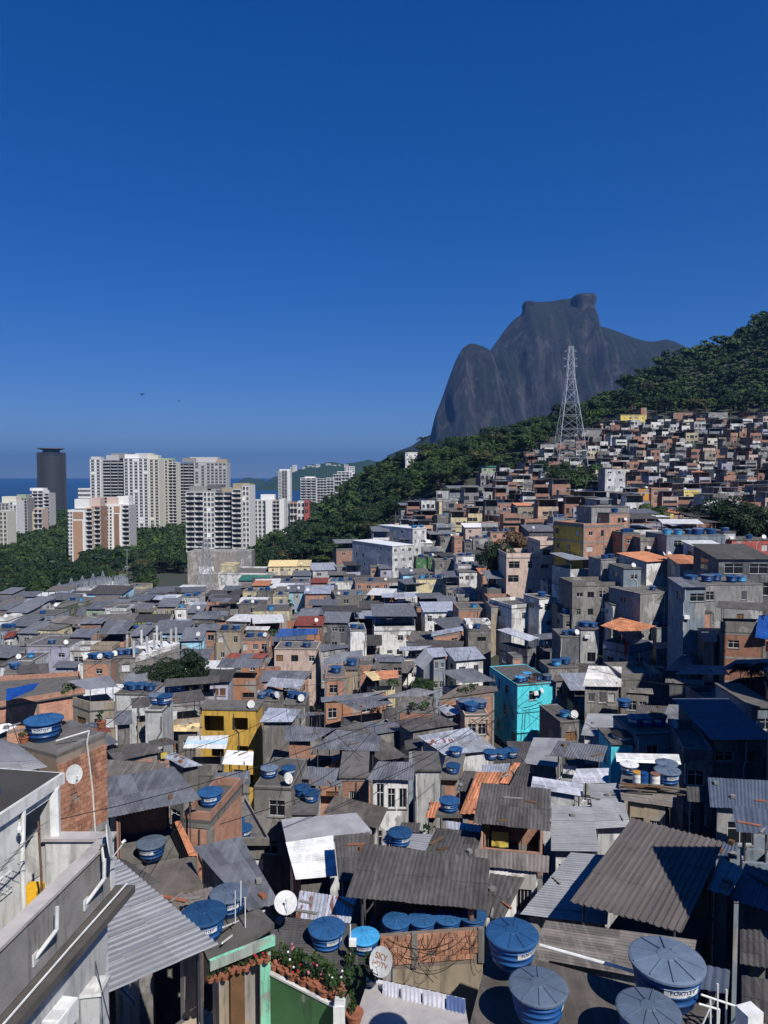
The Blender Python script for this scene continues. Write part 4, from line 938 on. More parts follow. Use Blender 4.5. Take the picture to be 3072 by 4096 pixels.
# ------------------------------------------------------------------ the town, near part: houses by their roofs
FG = {}
PAL['mud'] = (.13, .115, .10)
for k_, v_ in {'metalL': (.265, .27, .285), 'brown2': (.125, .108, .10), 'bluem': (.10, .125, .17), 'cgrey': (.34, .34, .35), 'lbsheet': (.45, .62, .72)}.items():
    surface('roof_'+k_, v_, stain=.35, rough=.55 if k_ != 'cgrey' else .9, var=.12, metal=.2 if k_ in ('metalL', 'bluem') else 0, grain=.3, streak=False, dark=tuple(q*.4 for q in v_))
FG['e'] = R('T1', [540,1500, 1310,1172, 690,640, 250,800], 'metalL', 'open', 16.2, .05, 0, 1, 3, 6, 5.2, 'lgrey', par=0, trap=True, pitch=.21, amp=.035, nw=0, jag=1, ref='house under the big ribbed metal roof beside the white parapet wall')
FG['c'] = R('T1', [650,410, 1218,300, 1052,103, 613,175], 'metal', 'open', 31, .13, 0, 0, 5, 2, 2.5, 'brick', par=0, walls_up=(2, 3), tanks=(915,680), tsz=[1.36], lids=['g'], ref='open terrace house with a wide slate grey roof beside the brick tower')
R('T1', [1140,640, 1190,640, 1065,385, 1035,395], 'clay', 'wall', 30.6, .1, nu=1, nv=3, pitch=.2, nw=0, ins=.02, wall='conc', ref='narrow clay tiled lean-to beside the open terrace')
H('T1', 1110, 1268, 375, 'brick', 1, 0, 'p', d=33, rot=-10, dp=4, par=.5, dsh=0, tanks=1, ref='small brick house with a hidden tank behind the clay lean-to')
R('T1', [1290,560, 1625,560, 1480,300, 1262,345], 'slab', 'slab', 38, 0, wall='conc', par=.25, tanks=(1365,475, 1465,548, 1432,490), tsz=[1.05, 1.08, .9], lids=['b', 'b', 'b'], ref='bare concrete terrace with three blue tanks')
FG['f'] = R('T1', [880,905, 1225,812, 1140,645, 812,712], 'mud', 'slab', 25.1, 0, wall='conc', par=0, nw=0, ref='house with a stained flat roof behind the ribbed metal roof')
R('T1', [850,842, 975,800, 760,668, 640,625], 'fibrod', 'wall', 23.5, .1, ax=1, nu=1, nv=3, wall='conc', nw=0, ref='narrow dark corrugated roof house behind the white dish')
R('T1', [1500,972, 1690,928, 1455,525, 1165,590], 'metal', 'wall', 23.2, .1, nu=5, nv=3, wall='conc', nw=0, ref='house with a steep slate blue sheet roof')
R('T1', [1010,962, 1290,902, 1282,825, 985,905], 'brown', 'wall', 21.5, .2, nu=3, nv=1, wall='conc', nw=0, ref='low shed with a weathered brown sheet roof behind the two large tanks')
FG['h'] = R('T1', [1265,1290, 1655,1045, 1565,955, 1180,1090], 'slab', 'slab', 19.4, 0, wall='tan', par=0, nw=0, tanks=(1232,1185, 1378,1022), tsz=[1.35, 1.15], lids=['b', 'g'], ref='house with mint green eaves and hanging flower pots')
FG['t'] = R('T2', [130,1345, 800,1385, 640,1050, 120,1000], 'fibrod', 'wall', 21, .06, 0, 1, 5, 4, wall='conc', nw=0, tanks=(465,1238, 690,1258), tsz=[1.2, .98], lids=['b', 'l'], pitch=.13, amp=.022, jag=1, ref='low house with an old dark sheet roof behind the flower bed')
R('T2', [270,1045, 600,1065, 640,900, 300,850], ['rust', 'galv', 'rust', 'galv'], 'wall', 24.6, .15, nu=4, nv=1, wall='conc', nw=0, pitch=.12, ref='shed with rusty corrugated iron sheets')
FG['big'] = R('T2', [575,888, 1425,968, 1450,660, 690,565], 'fibro', 'open', 24, .12, 0, 0, 7, 2, 2.4, 'brick', par=0, walls_up=(1, 2), ref='open house under the large dark corrugated roof behind the row of four tanks')
R('T2', [275,782, 527,760, 500,515, 215,557], 'white', 'wall', 30, .1, 0, 1, 1, 5, wall='conc', nw=0, pitch=.14, amp=.024, ref='house with a bright white corrugated roof')
R('T2', [218,553, 735,488, 640,378, 188,418], 'cgrey', 'slab', 33.6, 0, wall='lgrey', par=0, nw=1, ref='house with a pale smooth flat roof behind the white corrugated roof')
R('T2', [535,798, 690,790, 725,500, 508,520], 'fibro', 'wall', 28, .1, nu=3, nv=2, wall='conc', nw=0, ref='narrow grey corrugated roof between the white roof and the large dark roof')
R('T2', [440,382, 775,478, 832,350, 515,272], 'mud', 'wall', 37, .05, ax=1, nu=3, nv=3, wall='conc', nw=0, jag=1, ref='house with a patched brown roof littered with rubble')
H('T2', 22, 250, 222, 'conc', 2, 1, 'p', d=47, rot=-6, dp=5, tanks=2, dsh=1, ref='weathered concrete block with two tanks and a dish')
H('T2', 250, 400, 385, 'lgrey', 1, 0, 'n', d=41, rot=0, dp=3, tanks=2, dsh=0, ref='low pale slab with two tanks beside the weathered block')
R('T2', [375,215, 555,222, 558,110, 385,105], 'metal', 'open', 46, .2, nu=3, nv=1, wall='brick', ref='brick house with a short slate roof and a broken brick wall')
R('T2', [195,175, 375,180, 390,100, 210,95], 'metal', 'wall', 50, .15, nu=3, nv=1, wall='grey', ref='grey house with a low slate roof beside the small dish')
R('T2', [700,180, 990,184, 992,75, 770,70], 'metal', 'wall', 44, .15, nu=4, nv=1, wall='white', nw=3, wsz=(1.25, 1.9), ref='house with a wall of tall framed windows under a slate roof')
H('T2', 540, 710, 165, 'brick', 2, 1, 'n', d=46.5, rot=0, dp=4, win='bars', ref='brick house with a barred window below the long slate roofs')
R('T2', [1145,168, 1262,170, 1300,25, 1185,20], 'slab', 'slab', 50, 0, wall='brick', par=0, tanks=(1225,150, 1240,48), tsz=[1.1, 1.1], lids=['b', 'b'], nw=1, ref='slim brick tower house with a tank and a drum on top')
H('T2', 995, 1150, 125, 'lgrey', 1, 0, 'n', d=48, rot=0, dp=3, dsh=0, ref='pale cement wall house beside the slim brick tower')
R('T2', [1262,388, 1390,390, 1530,138, 1365,135], 'clay', 'wall', 38, .2, nu=4, nv=3, pitch=.21, amp=.05, wall='brick', ref='house with a wide orange clay tile roof')
R('T2', [1500,200, 1562,208, 1632,80, 1588,78], 'clay', 'wall', 44, .2, nu=2, nv=2, pitch=.21, amp=.05, wall='brick', ref='small house with a bright orange clay roof')
R('T2', [1055,410, 1130,412, 1155,318, 1085,315], 'clay', 'wall', 41, .2, nu=2, nv=1, pitch=.21, amp=.05, wall='brick', ref='little clay roofed shed in the middle of the brick houses')
R('T2', [1565,212, 1668,228, 1690,95, 1635,80], 'fibrod', 'wall', 43, .15, nu=2, nv=2, wall='conc', ref='shed with a black corrugated roof beside the orange roofs')
R('T2', [1120,392, 1278,394, 1248,345, 1140,345], 'slab', 'slab', 38, 0, wall='brick', par=0, tanks=(1202,386), tsz=[1.15], lids=['b'], ref='small brick house with a single tank in front of the clay roofs')
R('T2', [880,495, 1020,500, 1030,440, 915,438], 'fibrod', 'wall', 36, .1, nu=2, nv=1, wall='brick', ref='low dark roofed shed beside the yellow shrub')
R('T2', [790,560, 1060,612, 1102,508, 830,498], 'metalL', 'wall', 31, .06, ax=1, nu=2, nv=4, wall='lgrey', tanks=(905,598), tsz=[1.1], lids=['b'], ref='pale ribbed roof house behind the large dark corrugated roof')
R('T2', [1185,470, 1390,540, 1398,455, 1180,428], 'purple', 'wall', 33, .1, nu=3, nv=1, wall='lgrey', nw=0, ref='shed with lilac tinted sheets')
R('T2', [1050,630, 1360,645, 1400,500, 1125,472], 'fibrod', 'wall', 30.5, .1, nu=3, nv=2, wall='conc', nw=0, ref='house with a shaded black corrugated roof')
FG['fib'] = R('T3', [-121,440, 345,492, 350,238, -71,200], 'fibro', 'open', 31, .12, nu=7, nv=2, h=2.3, wall='brick', par=.95, walls_up=(2, 3), ref='brick house with a wide dark corrugated roof in front of the clay roofs')
R('T3', [-110,700, 335,745, 340,640, -110,598], 'brown', 'wall', 27.5, .25, nu=6, nv=1, wall='white', nw=2, ref='white house under a tan corrugated lean-to roof')
R('T3', [-60,1005, 60,1030, 190,775, -20,745], 'fibro', 'wall', 24.2, .1, nu=2, nv=2, wall='white', nw=0, ref='narrow grey roofed house beside the large dark roof')
R('T3', [350,608, 640,612, 600,345, 352,335], 'metalL', 'wall', 31, .08, ax=1, nu=1, nv=6, wall='lgrey', nw=1, pitch=.13, ref='house with a finely striped silver roof')
R('T3', [618,475, 832,462, 760,200, 575,208], 'metalL', 'wall', 33, .08, ax=1, nu=1, nv=6, wall='lgrey', nw=1, pitch=.13, ref='house with a striped silver roof reaching up to the tank platform')
R('T3', [165,990, 690,1055, 720,640, 468,620], 'metalL', 'wall', 24.6, .08, ax=1, nu=1, nv=7, wall='conc', nw=0, pitch=.15, ref='house with a silver roof half in the shadow of the brown roof')
FG['br'] = R('T3', [460,915, 1135,1105, 1390,560, 835,415], 'brown2', 'open', 23.5, .1, 0, 0, 8, 3, 2.5, 'conc', par=0, trap=True, pitch=.23, amp=.035, walls_up=(2,), ref='open house under the biggest brown ribbed roof')
R('T3', [1290,845, 1425,880, 1515,725, 1370,640], 'metalL', 'wall', 24.6, .1, nu=2, nv=1, trap=True, pitch=.25, wall='conc', nw=0, ref='short silver roof joined to the biggest brown ribbed roof')
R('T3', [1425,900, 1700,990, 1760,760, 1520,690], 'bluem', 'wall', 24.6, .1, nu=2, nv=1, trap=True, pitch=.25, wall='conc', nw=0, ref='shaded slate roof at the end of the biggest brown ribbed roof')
FG['pale'] = R('T3', [230,1250, 1180,1425, 1228,1148, 318,1027], 'brown', 'wall', 18.4, .08, ax=1, nu=2, nv=5, wall='conc', nw=0, pitch=.12, amp=.02, jag=.6, ref='house with a weathered grey brown sheet roof behind the large tanks')
FG['slab'] = R('T3', [-150,1690, 1450,1900, 1300,1545, -20,1185], 'mud', 'slab', 13.1, 0, wall='conc', par=0, nw=0, ins=.1, ref='house with the dark stained flat roof carrying four large tanks')
R('T6', [340,937, 660,978, 692,882, 395,850], 'metal', 'open', 44, .1, nu=4, nv=1, wall='lgrey', ref='open terrace with a slate roof near the turquoise house')
R('T6', [185,985, 385,1010, 440,835, 245,830], 'metalL', 'wall', 47, .1, ax=1, nu=2, nv=3, wall='grey', ref='house with a shiny crumpled silver roof below the turquoise house')
R('T6', [745,975, 1135,992, 1120,930, 738,922], 'white', 'open', 43, .15, ax=1, nu=1, nv=3, wall='tan', par=.2, ref='tank terrace with a striped white canopy')
R('T6', [470,1105, 692,1103, 700,1013, 502,1018], 'purple', 'open', 38.5, .1, ax=1, nu=1, nv=3, wall='lgrey', ref='carport like terrace with a pale blue sheet roof')
R('T3', [228,228, 540,282, 545,205, 240,158], 'purple', 'wall', 38, .1, ax=1, nu=2, nv=3, wall='lgrey', ref='house with a pale blue sheet roof half in shade')
FG['plat'] = R('T3', [765,205, 1125,235, 1115,150, 775,148], 'slab', 'slab', 36.5, 0, wall='conc', par=0, nw=0, tanks=(820,158, 1050,225, 1045,165), tsz=[1.0, 1.35, 1.2], lids=['w', 'g', 'g'], ref='tank platform behind the heap of rotten planks')
R('T3', [775,300, 1100,350, 1112,240, 757,208], 'brown', 'wall', 35.2, .3, ax=1, nu=2, nv=3, wall='tan', nw=2, win='wood', wsz=(1.6, 1.1), jag=1, ref='beige house with wooden shutters and a ragged brown roof')
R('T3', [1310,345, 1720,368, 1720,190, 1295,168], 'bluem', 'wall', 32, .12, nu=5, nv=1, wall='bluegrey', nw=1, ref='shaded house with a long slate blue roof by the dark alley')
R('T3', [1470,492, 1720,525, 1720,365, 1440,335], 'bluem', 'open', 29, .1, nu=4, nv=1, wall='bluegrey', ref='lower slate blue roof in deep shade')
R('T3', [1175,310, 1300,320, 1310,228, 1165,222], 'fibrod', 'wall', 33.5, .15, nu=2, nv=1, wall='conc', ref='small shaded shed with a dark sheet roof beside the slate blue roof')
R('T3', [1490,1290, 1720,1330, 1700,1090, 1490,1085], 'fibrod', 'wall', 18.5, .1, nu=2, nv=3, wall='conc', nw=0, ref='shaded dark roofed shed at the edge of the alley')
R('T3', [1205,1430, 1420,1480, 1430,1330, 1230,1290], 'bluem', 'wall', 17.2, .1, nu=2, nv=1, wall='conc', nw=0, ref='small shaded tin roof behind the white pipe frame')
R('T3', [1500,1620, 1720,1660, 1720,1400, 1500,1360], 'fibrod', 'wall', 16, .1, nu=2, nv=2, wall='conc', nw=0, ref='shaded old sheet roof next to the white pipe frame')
R('T3', [1330,640, 1470,660, 1480,560, 1390,560], 'bluem', 'wall', 27, .1, nu=1, nv=1, wall='conc', nw=0, ref='small roof wedged behind the biggest brown ribbed roof')
# T4
R('T4', [1105,893, 1365,898, 1380,815, 1135,822], ['white', 'lbsheet'], 'open', 58, .12, ax=1, nu=1, nv=3, wall='conc', nw=1, ref='terrace with a shiny white and pale blue roof below the yellow ruin')
R('T4', [1340,990, 1525,998, 1530,915, 1365,905], 'white', 'open', 54, .12, ax=1, nu=1, nv=3, wall='conc', nw=1, ref='terrace with a glaring white roof below the yellow ruin')
R('T4', [1045,792, 1203,795, 1205,735, 1040,745], 'cream', 'wall', 63, .1, ax=1, nu=2, nv=2, wall='conc', nw=1, ref='house with a crumpled cream roof beside the yellow ruin')
H('T4', 1207, 1548, 665, 'ochre', 3, 2, 'n', d=66, rot=-3, dp=2.6, par=.1, win='hole', wsz=(1.5, 1.3), dsh=1, sidewin=0, ref='yellow ruin with empty window openings')
FG['bt'] = R('T4', [-80,655, 515,560, 480,455, -40,490], 'slab', 'slab', 74, 0, wall='brick', par=.55, nw=0, ref='long brick walled roof terrace with the blue tarpaulin')
R('T4', [525,542, 712,522, 660,456, 410,490], 'metalL', 'open', 71, .1, nu=4, nv=1, wall='tan', nw=2, ref='house with a pale sheet roof and a dish beside the long brick terrace')
H('T4', 690, 910, 565, 'lgrey', 2, 0, 'p', 4, d=73, rot=-3, dp=4, dsh=0, lids=['b', 'b', 'b', 'b'], tsz=[1.2]*4, ref='pale stained house with four tanks in a row')
R('T4', [740,502, 890,490, 895,415, 770,450], 'metalL', 'open', 80, .12, nu=2, nv=1, wall='lgrey', ref='pale sheet canopy behind the four tanks')
R('T4', [795,655, 1245,605, 1210,540, 790,595], 'fibro', 'open', 63, .12, nu=7, nv=1, wall='tan', par=.9, nw=3, ref='long terrace house with green railings and a grey sheet roof')
R('T4', [985,525, 1320,500, 1328,457, 1000,477], 'fibro', 'open', 80, .12, nu=5, nv=1, wall='grey', nw=2, ref='long grey roofed terrace in front of the round tree')
R('T4', [1085,470, 1420,440, 1430,415, 1250,425], 'fibrod', 'wall', 88, .1, nu=4, nv=1, wall='conc', ref='dark roofed house right beside the round tree')
R('T4', [700,975, 985,915, 880,860, 612,882], 'fibro', 'wall', 48, .08, ax=1, nu=4, nv=2, wall='brick', nw=0, ref='brick house with a broad grey brown roof beside two stacked tanks')
R('T4', [900,897, 1095,862, 1000,828, 895,852], 'fibro', 'open', 55, .1, nu=3, nv=1, wall='brick', ref='small open shed in front of the cream roof')
R('T4', [1110,1012, 1228,1000, 1060,920, 985,945], 'galv', 'wall', 49, .12, nu=3, nv=2, wall='conc', nw=0, ref='shed with a tilted silver roof below the white canopies')
R('T4', [1290,1127, 1510,1112, 1508,1030, 1292,1045], 'metal', 'open', 45, .2, nu=3, nv=1, wall='conc', ref='dark open shed with a slate roof in front of the white canopies')
R('T4', [505,775, 632,765, 600,735, 500,745], 'bluem', 'wall', 55, .1, nu=2, nv=1, wall='tan', ref='small slate roof behind the brick tower')
R('T4', [560,806, 680,795, 640,765, 520,778], 'redm', 'wall', 52, .1, nu=2, nv=1, wall='tan', ref='small rusty red roof behind the brick tower')
R('T4', [610,890, 720,860, 640,800, 575,800], 'metal', 'wall', 49, .1, nu=2, nv=1, wall='conc', ref='slate roof just beyond the top of the brick tower')
R('T4', [690,755, 800,750, 795,665, 690,670], 'metal', 'wall', 58, .2, nu=2, nv=1, wall='conc', ref='steep slate roof below the pale stained house')
H('T4', 875, 980, 665, 'lgrey', 2, 0, 'p', 2, d=58, rot=0, dp=3, ref='narrow pale house with two tanks below the long terrace')
R('T4', [0,1062, 285,1010, 110,880, -150,800], 'metalL', 'wall', 24.2, .05, ax=1, nu=2, nv=4, wall='brick', nw=0, trap=True, pitch=.2, amp=.035, ref='house with a ribbed silver roof in front of the brick tower')
R('T4', [-60,830, 105,765, 60,745, -60,755], 'white', 'wall', 34, .1, nu=2, nv=1, wall='conc', nw=0, ref='white sheet roof just behind the large tank of the brick tower')
# T5
R('T5', [205,852, 378,855, 520,775, 215,757], 'metal', 'open', 58, .1, nu=3, nv=2, wall='brick', par=.2, walls_up=(0,), ref='brick house under the wide slate roof, end with the missing wall')
FG['mid'] = R('T5', [362,900, 778,915, 790,822, 520,782], 'metal', 'open', 56, .1, nu=6, nv=2, wall='brick', par=.55, h=2.6, ref='open brick hall with lattice posts under the wide slate roof')
R('T5', [785,970, 955,948, 660,742, 515,775], 'fibro', 'wall', 56, .08, ax=1, nu=2, nv=5, wall='conc', nw=0, ref='house with a long striped grey roof behind the slate roofed hall')
R('T5', [655,668, 862,625, 800,570, 520,612], 'metal', 'open', 70, .08, nu=4, nv=2, wall='conc', ref='dark open terrace with a broad slate roof')
R('T5', [430,617, 640,602, 845,545, 425,588], 'metal', 'wall', 75, .08, nu=4, nv=1, wall='terra', ref='terracotta house with a thin blue grey roof')
R('T5', [768,592, 1020,585, 1135,555, 1000,530], 'metal', 'open', 72, .08, nu=4, nv=1, wall='dgrey', tanks=(950,618), tsz=[1.4], lids=['b'], h=2.2, ref='roof garden with a slate canopy and one big tank')
R('T5', [965,795, 1258,752, 1130,685, 870,735], 'fibro', 'wall', 62, .08, nu=4, nv=2, wall='conc', nw=1, ref='concrete house with a grey corrugated roof below the roof garden')
H('T5', 890, 1115, 640, 'brick', 1, 0, 'p', d=66, rot=-6, dp=3, par=.4, dsh=0, ref='brick planter house of the roof garden')
R('T5', [1170,935, 1500,908, 1320,770, 1008,820], ['galv', 'galv', 'galv', 'metalL', 'rust', 'galv'], 'wall', 54, .06, ax=1, nu=2, nv=4, wall='lgrey', nw=0, ref='house with a wide silver roof streaked with rust')
R('T5', [1190,700, 1305,682, 1190,628, 1122,645], 'galv', 'wall', 70, .1, nu=2, nv=1, wall='bluegrey', ref='small silver roof beside the cluster of round tanks')
H('T5', 1295, 1440, 690, 'pink', 1, 2, 'p', 4, d=68, rot=4, dp=5, lids=['g', 'b', 'g', 'g'], ref='pale pink house with a cluster of round tanks and a dish')
R('T5', [55,737, 255,738, 310,660, 110,650], 'galv', 'wall', 63, .1, nu=3, nv=2, wall='conc', nw=0, ref='crinkled silver roof house beside the yellow ruin')
H('T5', 30, 175, 605, 'conc', 1, 1, 'p', 3, d=78, rot=0, dp=4, ref='concrete house with three tanks beyond the yellow ruin')
H('T5', 200, 335, 625, 'conc', 1, 0, 'p', 2, d=74, rot=0, dp=4, ref='rubble strewn concrete roof with two tanks')
R('T5', [200,710, 330,715, 345,690, 215,688], 'metal', 'open', 66, .1, nu=2, nv=1, wall='conc', ref='small slate canopy behind the wide slate roof')
R('T5', [335,700, 460,690, 440,675, 325,678], 'metal', 'open', 67, .1, nu=2, nv=1, wall='conc', ref='little dark canopy among white buckets')
R('T5', [690,820, 1050,770, 1000,735, 640,742], 'metal', 'wall', 63, .0, nu=3, nv=1, wall='conc', off=-2, nw=0, ref='hidden slate roof below the concrete house')
R('T5', [940,905, 1070,880, 1010,835, 930,850], 'fibrod', 'wall', 57, .1, nu=2, nv=1, wall='bluegrey', nw=0, ref='low dark roof in front of the wide silver roof')
R('T5', [1395,1040, 1550,1045, 1570,985, 1400,995], 'galv', 'wall', 47, .1, nu=2, nv=1, wall='conc', tanks=(1450,972, 1515,968, 1575,960), tsz=[1.05]*3, lids=['b']*3, ref='silver roof with three tanks in a row below the turquoise house')
R('T5', [1240,1150, 1320,1160, 1365,1035, 1290,1030], 'fibro', 'wall', 41, .15, nu=2, nv=2, wall='conc', nw=0, ref='grey roof between the slim brick tower and the clay roof')
# T6
H('T6', 560, 735, 165, 'greyx' if False else 'lgrey', 1, 0, 'n', d=125, rot=0, dp=6, tanks=6, ref='flat roof with six blue tanks behind the orange tiled house')
FG['org'] = R('D', [315,605, 550,673, 767,610, 470,540], 'clay', 'open', 103, .12, nu=5, nv=4, h=3.0, wall='lgrey', par=1.1, parmat='lilac', pitch=.3, amp=.06, nw=2, dishes=(655,690,104, 580,722,101), ref='house with an orange tiled roof over a lilac tiled balcony')
H('D', 160, 310, 640, 'lgrey', 2, 1, 'n', d=104, rot=-8, dp=5, tanks=5, wsz=(2., 1.2), ref='grey house with five tanks joined to the orange tiled house')
R('D', [175,1090, 487,1096, 490,935, 225,925], 'whiteold', 'wall', 74, .12, ax=1, nu=2, nv=3, wall='conc', win='bars', nw=3, ref='house with a stained white roof and barred windows')
H('D', 485, 822, 990, 'conc', 1, 0, 'p', d=76, rot=4, dp=5, ref='concrete terrace with a red edged parapet')
R('D', [560,935, 832,950, 830,930, 545,910], 'clay', 'wall', 82, .1, nu=3, nv=1, pitch=.3, wall='tan', nw=0, ref='narrow red tiled canopy beyond the concrete terrace')
R('D', [905,995, 1350,1000, 1310,928, 1060,918], 'metal', 'open', 73, .08, nu=5, nv=1, wall='dgrey', ref='shaded terrace with a broad grey roof beside the small palm')
R('D', [835,1060, 1150,1085, 1150,1040, 840,1030], 'brown', 'wall', 70, .2, nu=4, nv=1, wall='dgrey', ref='house with a short brown corrugated eave below the broad grey roof')
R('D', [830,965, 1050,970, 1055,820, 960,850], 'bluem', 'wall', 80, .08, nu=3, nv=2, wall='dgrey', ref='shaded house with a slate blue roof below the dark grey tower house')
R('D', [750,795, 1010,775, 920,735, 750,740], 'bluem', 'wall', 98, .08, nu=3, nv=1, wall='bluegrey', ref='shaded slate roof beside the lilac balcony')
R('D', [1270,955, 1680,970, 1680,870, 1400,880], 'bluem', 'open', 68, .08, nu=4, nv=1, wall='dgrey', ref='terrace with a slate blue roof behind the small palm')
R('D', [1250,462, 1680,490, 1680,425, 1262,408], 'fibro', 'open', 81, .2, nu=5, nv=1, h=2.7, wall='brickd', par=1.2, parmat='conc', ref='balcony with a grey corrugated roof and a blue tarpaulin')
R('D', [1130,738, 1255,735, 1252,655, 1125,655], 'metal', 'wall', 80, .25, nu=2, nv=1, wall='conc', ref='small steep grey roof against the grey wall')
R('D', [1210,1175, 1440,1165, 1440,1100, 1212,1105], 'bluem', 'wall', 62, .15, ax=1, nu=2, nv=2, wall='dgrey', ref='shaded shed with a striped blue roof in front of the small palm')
R('D', [490,1140, 745,1155, 735,1110, 495,1100], 'brown', 'wall', 71, .2, nu=4, nv=1, wall='conc', ref='narrow tan corrugated eave below the concrete terrace')
R('T6', [530,815, 815,835, 815,690, 570,685], 'metalL', 'wall', 57, .1, ax=1, nu=2, nv=4, pitch=.14, wall='lgrey', nw=1, ref='house with a fine silver grey roof above the black tank')
R('T6', [855,700, 1040,710, 1060,640, 870,635], 'fibro', 'wall', 63, .12, nu=3, nv=1, wall='conc', tanks=(790,655,), tsz=[1.3], lids=['b'], nw=0, ref='house with a brown corrugated roof in the middle of the tanks')
R('T6', [1010,740, 1300,790, 1330,640, 1060,630], 'metal', 'wall', 58, .06, ax=1, nu=3, nv=2, wall='bluegrey', nw=0, ref='house with a smooth dark roof half in shade')
H('T6', 862, 1130, 800, 'bluegrey', 2, 1, 'p', 3, d=52, rot=6, dp=4, dsh=1, lids=['g', 'g', 'd'], tsz=[1.3, 1.3, 1.4], ref='blue grey house with three large tanks on its roof')
H('T6', 1340, 1540, 640, 'dgrey', 2, 1, 'p', d=60, rot=0, dp=6, ref='shaded house with a white railing and stairs')
H('T6', 1330, 1659, 830, 'dgrey', 2, 2, 's', d=49, rot=0, dp=6, roof='bluem', ref='shaded house with a dark balcony')
H('T6', 1150, 1330, 900, 'dgrey', 2, 1, 'p', d=47, rot=-12, dp=6, ref='shaded house with a perforated block wall')
H('T6', 1560, 1720, 650, 'bluegrey', 3, 1, 'n', d=54, rot=0, dp=6, ref='tall shaded blue grey house at the edge of the slope')
H('T6', 405, 520, 730, 'conc', 2, 1, 'p', 1, d=66, rot=10, dp=5, ref='weathered concrete house beside the turquoise house')
H('T6', 335, 515, 405, 'conc', 2, 1, 'p', 2, d=94, rot=6, dp=4, lids=['b', 'b'], tsz=[1.5, 1.5], ref='concrete water deck behind the turquoise house')
FG['turq'] = H('C', 1155, 1467, 1068, 'turq', 4, 1, 'p', 5, d=88, rot=14, dp=9, par=.35, wsz=(1.2, 1.2), sidewin=4, dsh=0, lids=['l', 'g', 'l', 'd', 'g'], tsz=[1.3, 1.4, 1.2, 1.4, 1.3], ref='bright turquoise house with tanks on top')
R('C', [985,985, 1400,985, 1390,940, 975,942], 'fibro', 'wall', 96, .1, nu=4, nv=1, wall='conc', nw=0, ref='corrugated roof just behind the turquoise house')
H('C', 1120, 1195, 850, 'brick', 1, 0, 'p', d=99, rot=10, dp=2.5, par=.2, ref='little brick stair head behind the turquoise house')
